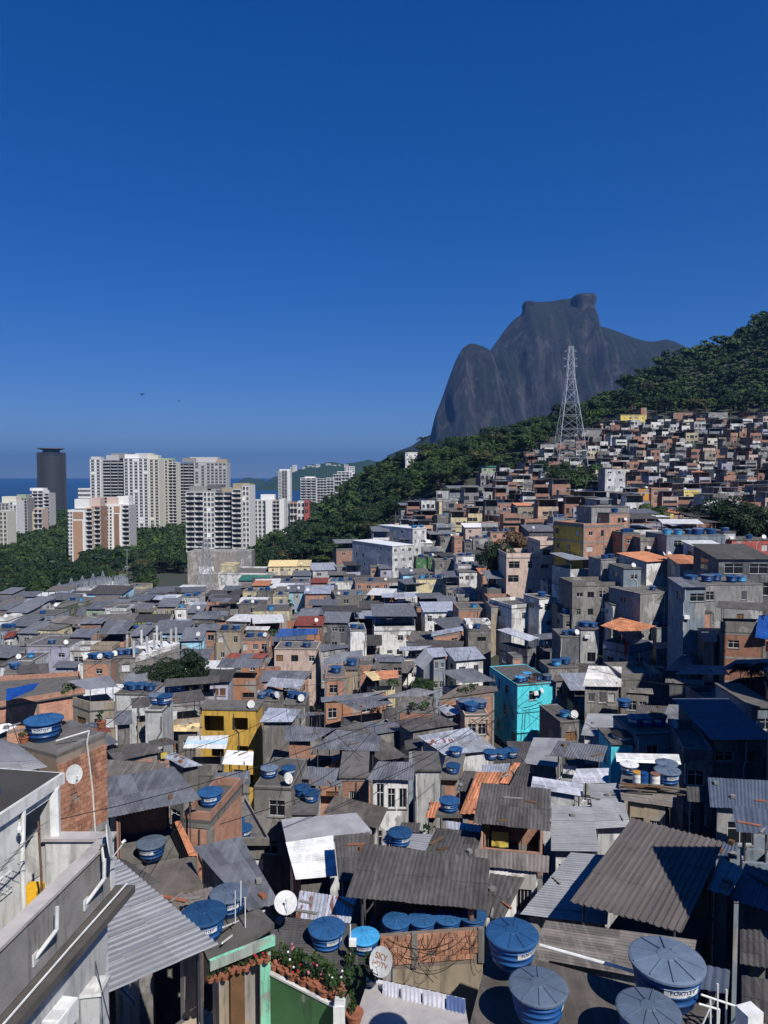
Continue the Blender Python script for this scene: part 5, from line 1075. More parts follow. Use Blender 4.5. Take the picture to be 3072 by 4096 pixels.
# ------------------------------------------------------------------ the town, middle distance and hillside
for a in [('A', [548,697, 738,702, 806,622, 612,632], 'metal', 'open', 'white', 'house with a white latticed balcony under a slate roof'), ('A', [770,675, 1000,672, 1090,560, 870,560], 'metal', 'open', 'brick', 'brick house with washing under a large slate roof'),
          ('A', [620,592, 815,590, 855,543, 700,545], 'metal', 'wall', 'brick', 'brick house with a slate roof and a dish on its ridge'), ('A', [390,578, 620,597, 740,540, 480,525], 'brown', 'open', 'grey', 'open shed with a broad mossy brown roof'),
          ('A', [825,428, 1010,434, 1060,395, 900,392], 'metal', 'open', 'lgrey', 'pale house with a slate canopy beyond the green terrace'), ('A', [1000,464, 1180,476, 1275,425, 1080,420], 'metal', 'open', 'olive', 'olive green terrace house with washing'),
          ('A', [1185,395, 1360,406, 1420,365, 1220,362], 'galv', 'open', 'lgrey', 'house with a pale lilac canopy near the substation'), ('A', [20,715, 110,692, 165,645, 60,655], 'redm', 'wall', 'white', 'house with a dull red roof at the edge of the town'),
          ('A', [415,942, 600,946, 655,890, 470,885], 'metal', 'wall', 'lgrey', 'pale hut with a slate roof and white drums'), ('A', [140,992, 395,985, 390,905, 150,925], 'fibro', 'wall', 'conc', 'steep corrugated roof beside two stacked tanks'),
          ('A', [1290,602, 1460,606, 1520,555, 1330,558], 'galv', 'wall', 'lblue', 'light blue house with a crinkled silver roof'), ('A', [0,1075, 330,1052, 460,1020, 300,985], 'fibro', 'wall', 'conc', 'long corrugated roof behind the brick terrace'),
          ('B', [65,642, 240,646, 270,592, 110,592], 'metal', 'wall', 'brick', 'small brick house with a slate roof'), ('B', [30,552, 240,556, 270,522, 60,520], 'metal', 'wall', 'conc', 'low house with a slate roof and a dark front'), ('B', [60,520, 330,526, 340,488, 90,490], 'metal', 'open', 'brick', 'brick terrace house with a chimney like sheet'),
          ('B', [185,413, 330,418, 365,385, 205,382], 'metal', 'open', 'conc', 'slate canopy beside the smaller pylon'), ('B', [0,442, 160,446, 165,415, 20,415], 'purple', 'open', 'terra', 'terrace with a lilac blue canopy beyond the olive terrace'),
          ('B', [1055,816, 1290,782, 1310,757, 1075,757], 'metal', 'wall', 'grey', 'low slate lean-to below the dark grey house'), ('B', [575,1055, 935,1050, 1005,968, 625,965], 'metal', 'wall', 'brick', 'house with a wide patched slate roof'), ('B', [630,1090, 905,1115, 955,1040, 680,1020], 'purple', 'open', 'conc', 'terrace with a lilac ribbed canopy'),
          ('B', [1095,957, 1238,892, 1222,830, 1095,872], 'metalL', 'open', 'conc', 'tilted silver canopy over a dark balcony'), ('B', [1240,890, 1412,862, 1407,797, 1226,826], 'metalL', 'open', 'conc', 'silver canopy at the higher end of the dark balcony'), ('B', [1490,1047, 1700,1022, 1690,960, 1415,975], ['cream', 'clay', 'clay'], 'open', 'cream', 'terrace with a cream and orange patched roof'),
          ('B', [165,1062, 345,1056, 400,960, 170,950], 'fibrod', 'wall', 'lilac', 'lilac house with a dark corrugated roof beside the round tree'), ('B', [235,942, 575,946, 622,872, 290,865], 'metal', 'open', 'terra', 'two storey terracotta house with a blue grey roof'), ('B', [305,868, 620,868, 655,828, 345,826], ['redm', 'metal'], 'wall', 'terra', 'house with a rusty red roof behind the blue grey roof'),
          ('B', [710,698, 1050,672, 1057,628, 745,630], 'blue', 'open', 'lgrey', 'three storey house with a bright blue roof and red shutters'), ('B', [465,640, 655,645, 670,612, 480,610], 'whiteold', 'open', 'tan', 'tan house with an open top floor and a whitish roof'),
          ('C', [465,693, 722,646, 725,608, 470,655], 'galv', 'wall', 'brick', 'new brick house with a silver sloping roof'), ('C', [985,637, 1250,732, 1330,702, 1080,622], 'galv', 'open', 'dgrey', 'dark terrace house with a pale silver roof'), ('C', [1345,718, 1640,694, 1570,655, 1280,675], 'metal', 'open', 'dgrey', 'terrace with a white hammock under a slate roof'),
          ('C', [322,896, 405,963, 480,866, 415,786], 'metalL', 'wall', 'bluegrey', 'tin house with a gabled silver roof'), ('C', [478,861, 600,851, 560,780, 416,786], 'galv', 'wall', 'bluegrey', 'tin annex with corrugated walls'), ('C', [655,890, 905,871, 820,772, 567,788], 'galv', 'wall', 'white', 'white house with a two toned silver roof and a white stair'),
          ('C', [720,1068, 988,1050, 800,945, 528,966], 'metal', 'open', 'white', 'white columned terrace with a big grey roof'), ('C', [205,808, 375,800, 475,765, 220,775], 'galv', 'open', 'white', 'low silver canopy in front of the white house'), ('C', [0,864, 165,859, 170,838, 0,836], 'metal', 'open', 'conc', 'thin dark canopy over tanks'), ('C', [20,896, 258,899, 240,858, 30,866], 'metal', 'wall', 'conc', 'slate roof below the thin dark canopy'),
          ('C', [1440,1050, 1659,1045, 1640,1010, 1450,1000], 'mud', 'wall', 'conc', 'flat dark roof beside the turquoise house'), ('C', [500,1200, 1000,1130, 990,1090, 700,1080], 'mud', 'wall', 'brick', 'wide dark flat roof with dishes in front of the columned terrace'), ('C', [70,380, 340,378, 335,345, 75,348], 'galv', 'open', 'lilac', 'lilac balcony house with a crinkled canopy')]:
    R(a[0], a[1], a[2], a[3], None, .12, nu=3, nv=1, wall=a[4], ref=a[5])
# tile, x0, x1, top row, walls, storeys, windows, top, tanks, turn, depth, name for the label, extras
ROWS = [('A',210,560,765,'lilac',1,2,'p',1,-3,7,'long lilac house with a walled roof terrace',{}), ('A',495,662,415,'greend',3,2,'p',0,-8,7,'grey green block with a brown parapet',{}), ('A',436,500,462,'greend',1,1,'n',0,-8,6,'low grey green annex',{}),
 ('A',690,975,352,'lblue',2,3,'s',0,-2,8,'blue glazed hall with a dark roof',dict(wsz=(3.6,1.5),roof='fibrod')), ('A',1005,1155,287,'cream',1,0,'p',1,-6,7,'cream walled rooftop near the substation',{}), ('A',980,1122,332,'grey',2,2,'p',0,-6,5,'grey house below the cream walled rooftop',{}),
 ('A',820,1002,456,'lgrey',2,2,'n',0,-4,5,'pale grey house with a red hatch',{}), ('A',1255,1400,452,'tan',3,3,'s',1,2,6,'tan and brick house with three small windows',{}), ('A',1400,1490,470,'white',2,1,'p',1,8,6,'white house with a dish beside the tan house',{}), ('A',1425,1592,376,'lgrey',1,2,'p',3,0,6,'pale low house with three tanks',{}),
 ('A',-20,92,350,'tan',1,2,'s',0,-6,7,'tan house at the very edge of the town by the trees',{}), ('A',185,325,432,'lgrey',1,1,'s',0,-8,6,'pale hut with a slate roof by the tree belt',{}), ('A',325,412,402,'white',1,2,'o',0,-4,5,'small white house with a dark canopy by the tree belt',{}), ('A',50,215,497,'grey',1,3,'s',1,-5,6,'grey house with a blue tank on its slate roof',{}),
 ('A',220,430,517,'bluegrey',1,3,'p',1,-5,6,'blue grey house with a pipe rack on top',{}), ('A',-30,58,475,'grey',1,1,'s',0,-5,6,'grey hut with a dark roof',{}), ('A',-30,50,548,'white',1,1,'p',0,-4,6,'white house with a low parapet by the edge of the town',{}), ('A',62,222,605,'grey',1,2,'s',1,-4,6,'grey house under a black roof',{}),
 ('A',150,302,662,'grey',1,1,'s',0,-6,6,'weathered grey house with a bent roof',{}), ('A',302,456,642,'cream',1,0,'n',0,-6,5,'flat cream roof with broken edges',{}), ('A',-30,60,640,'bluegrey',1,1,'p',3,-4,5,'blue grey house with three tanks by the edge of the town',{}), ('A',665,885,885,'brick',2,1,'p',4,3,6,'brick house with four tanks in front of the lilac house',{}), ('A',560,722,775,'white',1,1,'p',0,0,4,'house with a white tiled balcony front',{}), ('A',722,898,768,'tan',2,0,'p',0,0,3,'ochre brick balcony wall house',{}),
 ('A',30,132,967,'brick',1,0,'p',2,0,5,'brick hut with two stacked tanks',{}), ('A',130,255,885,'lgrey',1,1,'p',1,0,5,'pale house with round tank lids',{}), ('A',-20,40,930,'lgrey',1,1,'n',0,0,5,'pale hut below the dull red roof',{}), ('A',895,1085,860,'conc',1,1,'p',3,4,5,'concrete deck with three bright blue tanks',{}), ('A',1280,1476,662,'lblue',2,3,'s',0,2,6,'light blue house with a turquoise patch',{}), ('A',1450,1605,722,'lblue',1,1,'s',0,6,6,'low light blue house with a red window',{}),
 ('A',1050,1152,684,'grey',1,1,'s',0,0,5,'grey hut with dark window and washing',{}), ('A',1045,1180,640,'bluegrey',1,1,'p',3,0,5,'blue grey roof covered with tanks',{}), ('A',1215,1330,640,'lgrey',1,1,'s',1,0,5,'pale hut beside the light blue house',{}), ('A',880,1010,470,'lgrey',1,1,'p',0,0,5,'pale wall beside the olive terrace',{}), ('A',690,830,470,'lgreen',1,1,'s',0,0,5,'sage green hut with a long slate roof',{}), ('A',1500,1600,500,'conc',1,1,'s',0,0,5,'concrete hut beneath the lilac blue canopy',{}),
 ('B',252,690,184,'white',2,0,'p',0,-5,18,'big white hall with a rust stain on its wall',dict(d=245,dsh=0)), ('B',275,385,114,'cream',1,0,'p',0,-5,6,'cream box on top of the white hall',dict(d=251,dsh=0)), ('B',655,988,130,'cream',2,5,'s',2,4,9,'cream house with a brown tiled roof by the woods',dict(d=252,roof='cream')), ('B',415,640,243,'grey',2,2,'s',0,-3,6,'grey house with a dark green roof beside the white hall',dict(roof='green')), ('B',530,652,284,'tan',1,1,'s',2,0,5,'tan hut with a small orange roof',dict(roof='clay')),
 ('B',745,985,256,'lilac',1,0,'p',2,4,7,'lilac washed parapet house',{}), ('B',1130,1350,252,'white',1,0,'p',3,-3,7,'long white parapet with three tanks',{}), ('B',1350,1622,252,'brick',2,4,'p',1,6,8,'brick house with a crinkled silver roof terrace',{}), ('B',1000,1120,262,'redm' if False else 'terra',1,2,'s',0,0,5,'dark red roofed hut',dict(roof='redm')), ('B',800,962,334,'lblue',2,1,'s',0,2,6,'light blue house with three dishes',dict(dsh=3)),
 ('B',948,1166,348,'brick',4,2,'s',1,3,7,'tall bare brick house with a silver roof',dict(roof='galv')), ('B',1190,1476,362,'conc',4,2,'p',2,10,9,'tall stained concrete block',dict(dsh=2)), ('B',1085,1282,578,'dgrey',3,3,'s',0,-3,6,'dark grey block house with lattice stairwell',dict(dsh=0)), ('B',1310,1440,642,'white',3,0,'p',2,6,6,'white walled house with one tank',{}), ('B',535,822,482,'cream',3,2,'p',1,2,7,'cream house with a plant covered roof',{}), ('B',415,602,432,'conc',3,1,'p',2,-2,6,'raw concrete house with two blue tanks',{}),
 ('B',235,432,648,'tan',3,2,'p',2,0,6,'tan house with a whitewashed patch',{}), ('B',440,650,705,'brick',2,3,'p',2,0,5,'brick and tan house with a row of small windows',{}), ('B',700,1045,790,'pink',2,3,'p',0,-2,5,'pale pink house front with red shutters',{}), ('B',905,1040,535,'tan',1,1,'s',0,0,5,'tan hut in front of the tall brick house',{}), ('B',880,1080,602,'terra',1,2,'s',0,0,5,'low hut with a rusty red roof',dict(roof='redm')), ('B',1108,1272,1018,'brick',2,1,'p',1,2,6,'brick house with a white balcony and an air conditioner',{}), ('B',1275,1370,960,'tan',3,0,'n',1,2,6,'tan rendered wall beside the white balcony',{}), ('B',10,100,370,'lgrey',1,2,'p',2,0,6,'pale house below the smaller pylon',{}), ('B',450,560,330,'cream',1,1,'p',1,0,5,'small cream parapet house',{}), ('B',560,680,330,'conc',1,1,'p',2,0,5,'concrete hut with two tanks near the white hall',{}), ('B',690,800,365,'cream',1,1,'p',1,0,5,'cream hut with a tank',{}), ('B',1100,1200,300,'conc',1,1,'p',2,0,5,'concrete hut with blue tanks below the white parapet',{}), ('B',850,990,205,'bluegrey',1,2,'s',0,3,6,'slate roofed hut by the cream tiled house',{}), ('B',1010,1200,160,'lgrey',2,2,'s',0,10,9,'grey house with a large silver roof below the woods',dict(roof='galv')),
 ('B',1355,1470,60,'tan',3,2,'s',0,12,6,'tan house with a cream top floor',dict(side='conc')), ('B',1470,1552,85,'cream',1,1,'n',0,4,5,'cream box room on a brick house',{}), ('B',1472,1552,140,'brick',2,2,'n',0,4,5,'brick house with one white framed window',{}), ('B',1203,1340,140,'grey',2,3,'p',0,12,7,'grey house with dishes on a ledge',dict(dsh=2)), ('M2',672,818,712,'brick',3,2,'o',0,14,7,'four storey brick house with open floors by the woods',{}),
 ('C',8,340,524,'white',3,4,'o',0,4,7,'white three storey house with round balcony',dict(dsh=0)), ('C',415,662,492,'white',2,3,'s',0,4,6,'white house with large blue tinted panes',dict(roof='galv')), ('C',345,585,230,'cream',3,0,'p',4,3,7,'cream blank walled house with four tanks',dict(dsh=0)), ('C',240,350,194,'lblue',3,2,'s',0,10,6,'light blue house with a curved balcony',{}), ('C',685,938,470,'brick',2,0,'p',0,3,7,'unfinished brick house with large panels',{}), ('C',745,942,572,'white',1,0,'p',0,2,3,'white balcony band below the brick panels',{}), ('C',762,946,640,'conc',2,1,'p',1,2,5,'concrete house with washing and plants',{}),
 ('C',915,1112,226,'conc',3,2,'o',4,2,6,'open concrete frame house with four tanks',dict(bands=True)), ('C',920,1116,378,'brick',1,2,'p',0,2,4,'brick wall house with a coiled hose',{}), ('C',945,1106,452,'tan',2,1,'p',1,2,6,'tan house with an outside ladder',{}), ('C',1110,1330,432,'white',2,1,'p',0,24,7,'white house with a painted brown top',{}), ('C',1330,1473,384,'white',3,1,'p',1,20,5,'tall narrow white house streaked with black',dict(d=118,dsh=0)), ('C',1475,1525,440,'conc',3,1,'p',0,10,5,'narrow concrete house beside the streaked white house',{}), ('C',60,150,150,'lilac',1,1,'s',0,8,5,'lilac hut with a slate roof',{}), ('C',585,690,215,'conc',2,2,'o',0,4,5,'concrete house with a slatted balcony',{}), ('C',690,860,180,'white',3,4,'n',0,3,6,'white house with rows of small windows',{}), ('C',870,1000,190,'brick',2,1,'s',0,4,5,'brick hut with a bright orange roof',dict(roof='clay')), ('C',680,770,385,'grey',1,1,'p',0,0,5,'grey hut beside the iron stairs',{}), ('C',350,420,200,'white',1,1,'n',0,4,4,'white box beside the cream blank wall',{}), ('C',540,660,425,'lgrey',1,1,'s',0,4,5,'pale hut with a slate roof beside the brick panels',{}), ('C',350,520,455,'terra',1,2,'p',2,2,5,'terracotta terrace with two tanks',{}), ('C',1590,1659,300,'grey',2,2,'p',0,6,5,'grey house at the foot of the ochre block',{}), ('C',1400,1520,260,'bluegrey',1,2,'p',4,4,5,'blue grey terrace with a row of tanks beside the pink block',dict(d=132)), 
 ('D',95,500,256,'conc',3,4,'p',0,6,6,'weathered concrete house with a white washed terrace',dict(d=112)), ('D',325,500,74,'grey',2,1,'p',2,8,5,'grey top room with two dark tanks',dict(d=118)), ('D',640,962,336,'grey',3,1,'p',0,22,7,'big stained grey house with a red window frame',dict(d=106,side='bluegrey')), ('D',690,905,84,'white',3,0,'s',0,26,6,'tall white house with a clay roof',dict(d=114,side='lgrey',roof='clay',dsh=2)), ('D',955,1170,112,'grey',2,2,'s',0,-4,6,'grey house with wide windows under a clay roof',dict(d=108,roof='clay',wsz=(1.7,1.3))), ('D',1265,1700,70,'dgrey',2,2,'s',0,-3,9,'large dark grey house with wide windows',dict(d=96,wsz=(2.6,1.6),roof='fibrod')), ('D',1045,1625,272,'grey',4,2,'p',5,4,6,'long rough grey wall with five tanks on top',dict(d=88,tsz=[1.6,1.7,1.6,1.5,1.5],lids=['b','g','b','b','g'],dsh=0)), ('D',1050,1210,500,'brick',2,0,'n',0,4,5,'brick patched lower wall of the long grey house',dict(d=87)), ('D',770,1050,622,'bluegrey',2,1,'p',4,2,6,'blue grey house with four tanks in front of the grey wall',dict(d=104)), ('D',412,512,440,'white',1,0,'n',0,4,3,'bright white wall fragment',dict(d=109)), ('D',505,645,150,'bluegrey',4,1,'n',0,4,6,'stained blue grey wall beside the tall white house',dict(d=111)), ('D',1245,1480,690,'brickd',3,1,'n',0,4,4,'shaded brick house below the corrugated balcony',dict(d=82)), ('D',990,1160,292,'bluegrey',1,1,'s',0,0,4,'glazed lean-to against the grey wall',dict(d=86.3,wsz=(2.,1.))), ('D',20,130,520,'conc',2,1,'p',1,4,5,'concrete house beside the white washed terrace',dict(d=112)), ('D',0,150,690,'dgrey',2,1,'p',2,0,5,'dark house with two tanks beside the hammock',dict(d=97)), ('D',90,165,580,'brickd',1,0,'n',0,0,5,'shaded brick corner behind the orange tiled house',dict(d=112)),
 ('F',188,512,985,'brick',4,3,'p',0,22,9,'tall brick block with ochre side wall',dict(d=128,side='ochre',sidewin=3,par=.5,dsh=0)), ('F',392,552,902,'brick',1,1,'p',0,22,6,'brick penthouse with one white window',dict(d=131)), ('F',250,552,858,'grey',1,0,'n',0,18,5,'grey roof room on the tall brick block',dict(d=134,dsh=0)), ('F',500,640,1062,'brickd',2,1,'p',3,4,6,'dark brick house with tanks beside the ochre sided block',dict(d=124)), ('F',850,1320,1080,'bluegrey',2,3,'p',7,4,8,'long blue grey house with rows of large tanks',dict(d=118,dsh=0,tsz=[1.7,1.6,1.5,1.6,1.9,1.9,1.7])), ('F',1080,1305,1168,'lblue',1,2,'s',0,4,4,'light blue room with a white corrugated awning',dict(d=113,roof='white')), ('F',1370,1700,1122,'red',2,2,'n',1,6,6,'red house with a pink side',dict(d=120)), ('F',1305,1400,1060,'lgrey',2,0,'n',2,4,6,'pale concrete wall beside the red house',dict(d=121)), ('F',640,860,1100,'conc',2,2,'p',0,4,6,'dark concrete house with a torn orange awning',dict(d=121)),
 ('E',155,325,965,'lgrey',3,3,'n',0,34,22,'long grey block with a white roof',dict(d=205,side='lgrey',sidewin=5,dsh=0,slabm=WHITEP)), ('E',318,428,828,'lgrey',3,2,'n',4,34,20,'grey block with four bright blue drums on a white roof',dict(d=226,side='lgrey',sidewin=5,dsh=0,lids=['l']*4,slabm=WHITEP)), ('E',0,130,850,'white',2,0,'o',0,6,8,'white walled house by the woods',dict(d=232)), ('E',515,640,722,'conc',3,2,'p',1,8,7,'concrete corner house with bamboo poles',{}), ('E',640,705,708,'brick',3,1,'p',0,8,6,'narrow brick house with one window per floor',{}), ('E',225,310,642,'grey',2,1,'o',0,10,6,'grey house with a wooden balcony by the woods',{}), ('E',310,450,608,'conc',2,2,'p',3,10,7,'concrete house with a brick side by the woods',{}), ('E',530,680,612,'cream',2,2,'p',2,6,6,'cream house with a white barrel on top',{}), ('E',610,862,504,'bluegrey',2,4,'o',4,6,7,'blue grey terrace house below the woods',{}),
 ('E',815,942,588,'lilac',4,3,'p',1,14,6,'lilac four storey house',{}), ('E',942,1115,684,'brick',3,4,'p',0,6,7,'brick house with timber poles on top',{}), ('E',980,1120,622,'brick',1,2,'p',1,8,6,'brick house with a washing line behind the timber poles',{}), ('E',1115,1325,714,'brick',3,5,'p',0,6,8,'wide brick house with a long brick parapet',{}), ('E',1322,1442,682,'white',2,3,'p',0,6,6,'white house on a red ground floor',{}), ('E',1180,1322,484,'white',3,3,'o',2,4,6,'white house with a laundry balcony',{}), ('E',1280,1426,374,'white',5,2,'p',3,3,6,'tall white five storey house',{}), ('E',1435,1572,432,'brick',3,1,'p',0,2,6,'plain brick house beside the broad tree',{}), ('E',850,1050,398,'lgrey',1,2,'p',1,4,6,'pale house below the mint roofed house',{}), ('E',870,1062,338,'lgreen',1,3,'s',0,4,6,'sage green house at the edge of the woods',dict(roof='green')), ('E',1000,1092,278,'brick',2,1,'p',1,4,5,'small brick house among the trees',{}),
 ('E',1200,1292,218,'brick',2,2,'p',0,2,6,'brick house with a stepped gable near the big pylon',{}), ('E',1280,1432,198,'grey',4,4,'p',2,2,7,'grey four storey house close to the big pylon',{}), ('E',1340,1482,153,'grey',2,3,'p',2,2,6,'grey house directly above the grey four storey house',{}), ('E',1110,1272,98,'terra',2,3,'p',0,2,7,'terracotta house among the treetops',dict(d=440)), ('E',260,355,218,'white',2,3,'p',0,4,8,'white villa on the wooded ridge',dict(d=470,dsh=0)), ('E',900,1032,494,'grey',3,2,'o',0,4,6,'grey house with a white awning',{}), ('E',1030,1175,524,'brick',2,3,'o',0,4,6,'brick terrace house with hanging plants',{}), ('E',715,817,664,'brickd',3,1,'p',0,8,6,'dark brick house beside the lilac house',{}), ('E',1320,1447,644,'lgreen',1,2,'o',0,4,6,'sage green parapet house above the red ground floor',{}), ('E',1150,1282,644,'lilac',2,3,'s',0,4,6,'lilac house with a brown tiled roof',dict(roof='clay')), ('E',1480,1582,584,'white',3,2,'p',0,4,6,'white narrow house with a lettered band',{}), ('E',1580,1652,624,'cream',1,2,'s',0,2,5,'cream room with an orange roof',dict(roof='clay')), ('E',650,722,894,'brick',3,1,'p',0,6,5,'slim orange brick house with a blue window',{}), ('E',540,652,894,'conc',2,2,'p',0,6,6,'concrete house beside the slim orange brick house',{}), ('E',460,640,874,'grey',2,3,'o',1,8,6,'grey terrace house with red flowers',{}), ('E',740,932,818,'pink',3,3,'s',1,4,7,'pale pink house with a white sheet roof',dict(roof='white')), ('E',732,792,934,'conc',2,1,'p',2,2,5,'narrow concrete house with a barrel',{}), ('E',800,952,904,'grey',3,2,'p',2,4,6,'grey house with a mustard side',{}), ('E',940,1142,854,'brick',3,3,'p',0,4,7,'brick house with a hanging hose',{}), ('E',345,440,1062,'green',2,2,'p',1,4,6,'deep green house with a flat parapet',dict(side='green')), ('E',440,510,1052,'green',2,1,'p',0,26,6,'deep green annex in half shade',{}), ('E',495,690,1084,'conc',2,2,'p',1,4,6,'concrete house with a steep tiled roof beside it',{}), ('E',665,815,1048,'white',1,2,'p',5,3,6,'white house with a row of five tanks',{}), ('E',680,842,1118,'lgrey',2,3,'p',0,3,5,'pale grey balcony house',{}), ('E',1068,1337,1026,'pink',4,2,'p',0,3,10,'wide pink block with black streaks',dict(d=140,wsz=(1.7,1.2),dsh=0,par=1.)), ('E',1338,1516,926,'pink',5,2,'p',0,3,10,'taller pink block with two dishes',dict(d=140,wsz=(1.8,1.2),dsh=2,par=1.)), ('E',1514,1566,1000,'bluegrey',4,1,'n',0,3,6,'narrow blue grey house between the pink and ochre blocks',dict(d=137)), ('E',350,470,944,'lgrey',2,3,'s',1,8,6,'pale house with a white canopy below the grey block',dict(roof='white')), ('E',1440,1560,735,'bluegrey',2,3,'p',3,3,6,'blue grey house with three tanks below the white house',{}), ('E',1250,1560,850,'dgrey',2,4,'s',0,2,8,'long dark house behind the taller pink block',{}),
 ('F',482,690,118,'yellow',3,4,'p',0,2,8,'lemon yellow house with a white railing, uppermost by the woods',dict(d=425)), ('F',482,690,205,'yellow',1,0,'p',0,2,4,'lemon yellow terrace below the white railing',dict(d=422)), ('F',645,690,62,'terra',1,0,'p',0,2,4,'terracotta stair tower on the lemon yellow house',dict(d=427)), ('F',700,880,130,'conc',2,2,'o',0,2,7,'bare concrete house beside the lemon yellow house',dict(d=425)), ('F',905,1060,100,'brick',1,3,'p',1,2,6,'brick house on stilts at the edge of the woods',dict(d=428)), ('F',905,1060,178,'conc',2,3,'o',0,2,5,'concrete frame on stilts at the edge of the woods',dict(d=424,bands=True)), ('F',1185,1338,100,'grey',2,2,'p',0,2,7,'grey house in the trees at the top of the slope',dict(d=430)), ('F',405,482,168,'brickd',2,1,'o',0,2,6,'dark brick tower house above the big pylon',dict(d=410)), ('F',170,330,235,'grey',3,2,'s',0,2,8,'grey house with a wedge roof behind the big pylon',dict(d=395)), ('F',610,712,280,'brick',2,2,'p',0,3,6,'low brick house in the top row',{}), ('F',810,893,310,'pink',2,2,'p',0,3,6,'peach house with dark brick top',{}), ('F',893,1005,285,'brick',3,3,'p',0,3,6,'brick house with a clothes balcony',{}), ('F',425,500,385,'white',2,2,'p',0,3,6,'white house with two square windows',{}), ('F',490,572,352,'white',1,2,'s',0,3,6,'white house with an orange roof',dict(roof='clay')), ('F',700,785,335,'white',2,4,'p',0,3,6,'white house with four dark windows',{}), ('F',332,392,365,'cream',3,2,'p',0,3,6,'cream house beside the big pylon',{}), ('F',628,704,410,'cream',3,3,'p',0,3,6,'cream house with lit yellow front',{}), ('F',738,872,420,'lgrey',2,4,'o',0,3,6,'pale house with a yellow band',{}), ('F',960,1055,345,'white',2,3,'p',1,3,6,'white house with a dish row',{}), ('F',1165,1260,335,'lgrey',4,2,'o',0,3,6,'pale grey four storey house on the upper slope',{}), ('F',1330,1425,375,'brick',3,2,'p',0,3,6,'square brick house with three windows',{}), ('F',1395,1492,222,'brick',4,2,'p',0,3,6,'tall brick house near the top of the slope',{}), ('F',1240,1330,250,'brick',2,2,'p',0,3,6,'brick house with an orange front',{}), ('F',1570,1645,450,'yellow',2,3,'p',0,3,6,'yellow house with a white lettered front',{}), ('F',210,380,500,'grey',3,3,'p',2,3,7,'grey house above the broad tree',{}), ('F',358,520,552,'lgrey',4,2,'n',0,4,7,'big smooth grey house with small windows',dict(d=262,side='grey',dsh=0)), ('F',505,604,500,'white',3,2,'p',0,3,6,'white house with blue laundry',{}), ('F',660,746,580,'lgrey',3,2,'s',0,3,6,'pale house with an orange eave',dict(roof='clay')), ('F',725,870,508,'brickd',3,3,'s',0,10,6,'brick house with a shaded side',{}), ('F',875,945,510,'ochre',2,1,'p',0,6,6,'mustard house with a shaded front',{}), ('F',940,1005,515,'yellow',1,1,'n',0,3,6,'bright yellow box beside the mustard house',{}), ('F',1010,1130,490,'brick',2,4,'p',0,3,6,'long brick house with a flat parapet',{}), ('F',1225,1390,505,'brick',3,4,'p',1,3,7,'wide brick house with a zigzag pipe',{}), ('F',1395,1562,500,'brick',3,4,'p',0,3,7,'brick house with white framed windows',{}), ('F',1075,1172,580,'tan',3,2,'s',0,3,6,'tan house with an orange eave',dict(roof='clay')), ('F',1185,1330,590,'white',2,2,'p',0,3,6,'white parapet house with yellow laundry',{}), ('F',1420,1480,600,'lgrey',3,2,'p',0,3,6,'pale house with a blue window band',{}), ('F',625,708,712,'orange',4,1,'p',0,4,6,'orange house with a shaded seam',dict(d=238)), ('F',458,625,718,'grey',3,3,'p',2,4,7,'grey house beside the orange house',{}), ('F',728,868,702,'brick',3,2,'p',0,12,7,'brick house with a pale front edge',dict(d=240)), ('F',988,1113,722,'yellow',4,2,'p',0,6,7,'tall pale yellow house',dict(d=236,side='grey')), ('F',1115,1280,698,'brick',2,3,'p',0,3,6,'red brick house beside the tall pale yellow house',{}), ('F',1290,1360,705,'brick',2,2,'s',0,3,6,'brick hut beside the bluish house',{}), ('F',1370,1500,720,'bluegrey',2,1,'p',0,3,7,'bluish house with a blank wall',{}), ('F',1490,1700,690,'bluegrey',3,2,'p',0,3,8,'large bluish house at the end of the slope',{}), ('F',1115,1290,782,'brickd',1,4,'s',0,3,6,'low brick hut behind the big leafy tree',{}), ('F',0,68,640,'brick',2,1,'s',0,3,6,'brick house touching the broad tree',{}), ('F',0,70,790,'white',2,2,'p',0,3,6,'white house with a lattice front below the broad tree',{}), ('F',80,190,800,'cream',2,2,'s',0,3,6,'cream house with an orange roof below the broad tree',dict(roof='clay')), ('F',200,480,830,'grey',1,4,'s',0,3,7,'long low house with a wide dark roof',{}), ('F',880,905,905,'yellow',2,0,'n',0,3,4,'bright yellow sliver of a house between the trees',dict(d=170)), ('F',900,985,905,'terra',1,1,'s',0,3,5,'terracotta hut beside the coconut palm',dict(d=172,roof='clay')), ('F',1205,1250,900,'bluegrey',2,0,'s',0,3,5,'grey hut half hidden by the big leafy tree',dict(d=165))]
MIXH = ['brick']*8 + ['grey']*4 + ['white']*5 + ['lgrey']*4 + ['conc']*2 + ['tan', 'ivory', 'cream', 'pink', 'bluegrey', 'peach', 'lilac']
LATE = []; MASS = M()
for t_, x0, x1, y, mt, nf, nw, top, tk, rot, dp, ref, kw in ROWS:
    if t_ == 'F' and not kw and y < 800:
        s0, s1 = src(t_, x0, y), src(t_, x1, y); d_ = hit((s0[0]+s1[0])/2, s0[1]); p_ = at((s0[0]+s1[0])/2, s0[1], d_); W_ = (s1[0]-s0[0])*d_/FP
        LATE.append((p_.x, p_.y, p_.z, W_, dp, rot, mt, nf+1)); OCC.append((p_.x, p_.y+dp/2, W_*.62)); continue
    H(t_, x0, x1, y, mt, nf, nw, top, tk, rot, dp, ref=ref, **kw)
print('listed', len(HOUSES))
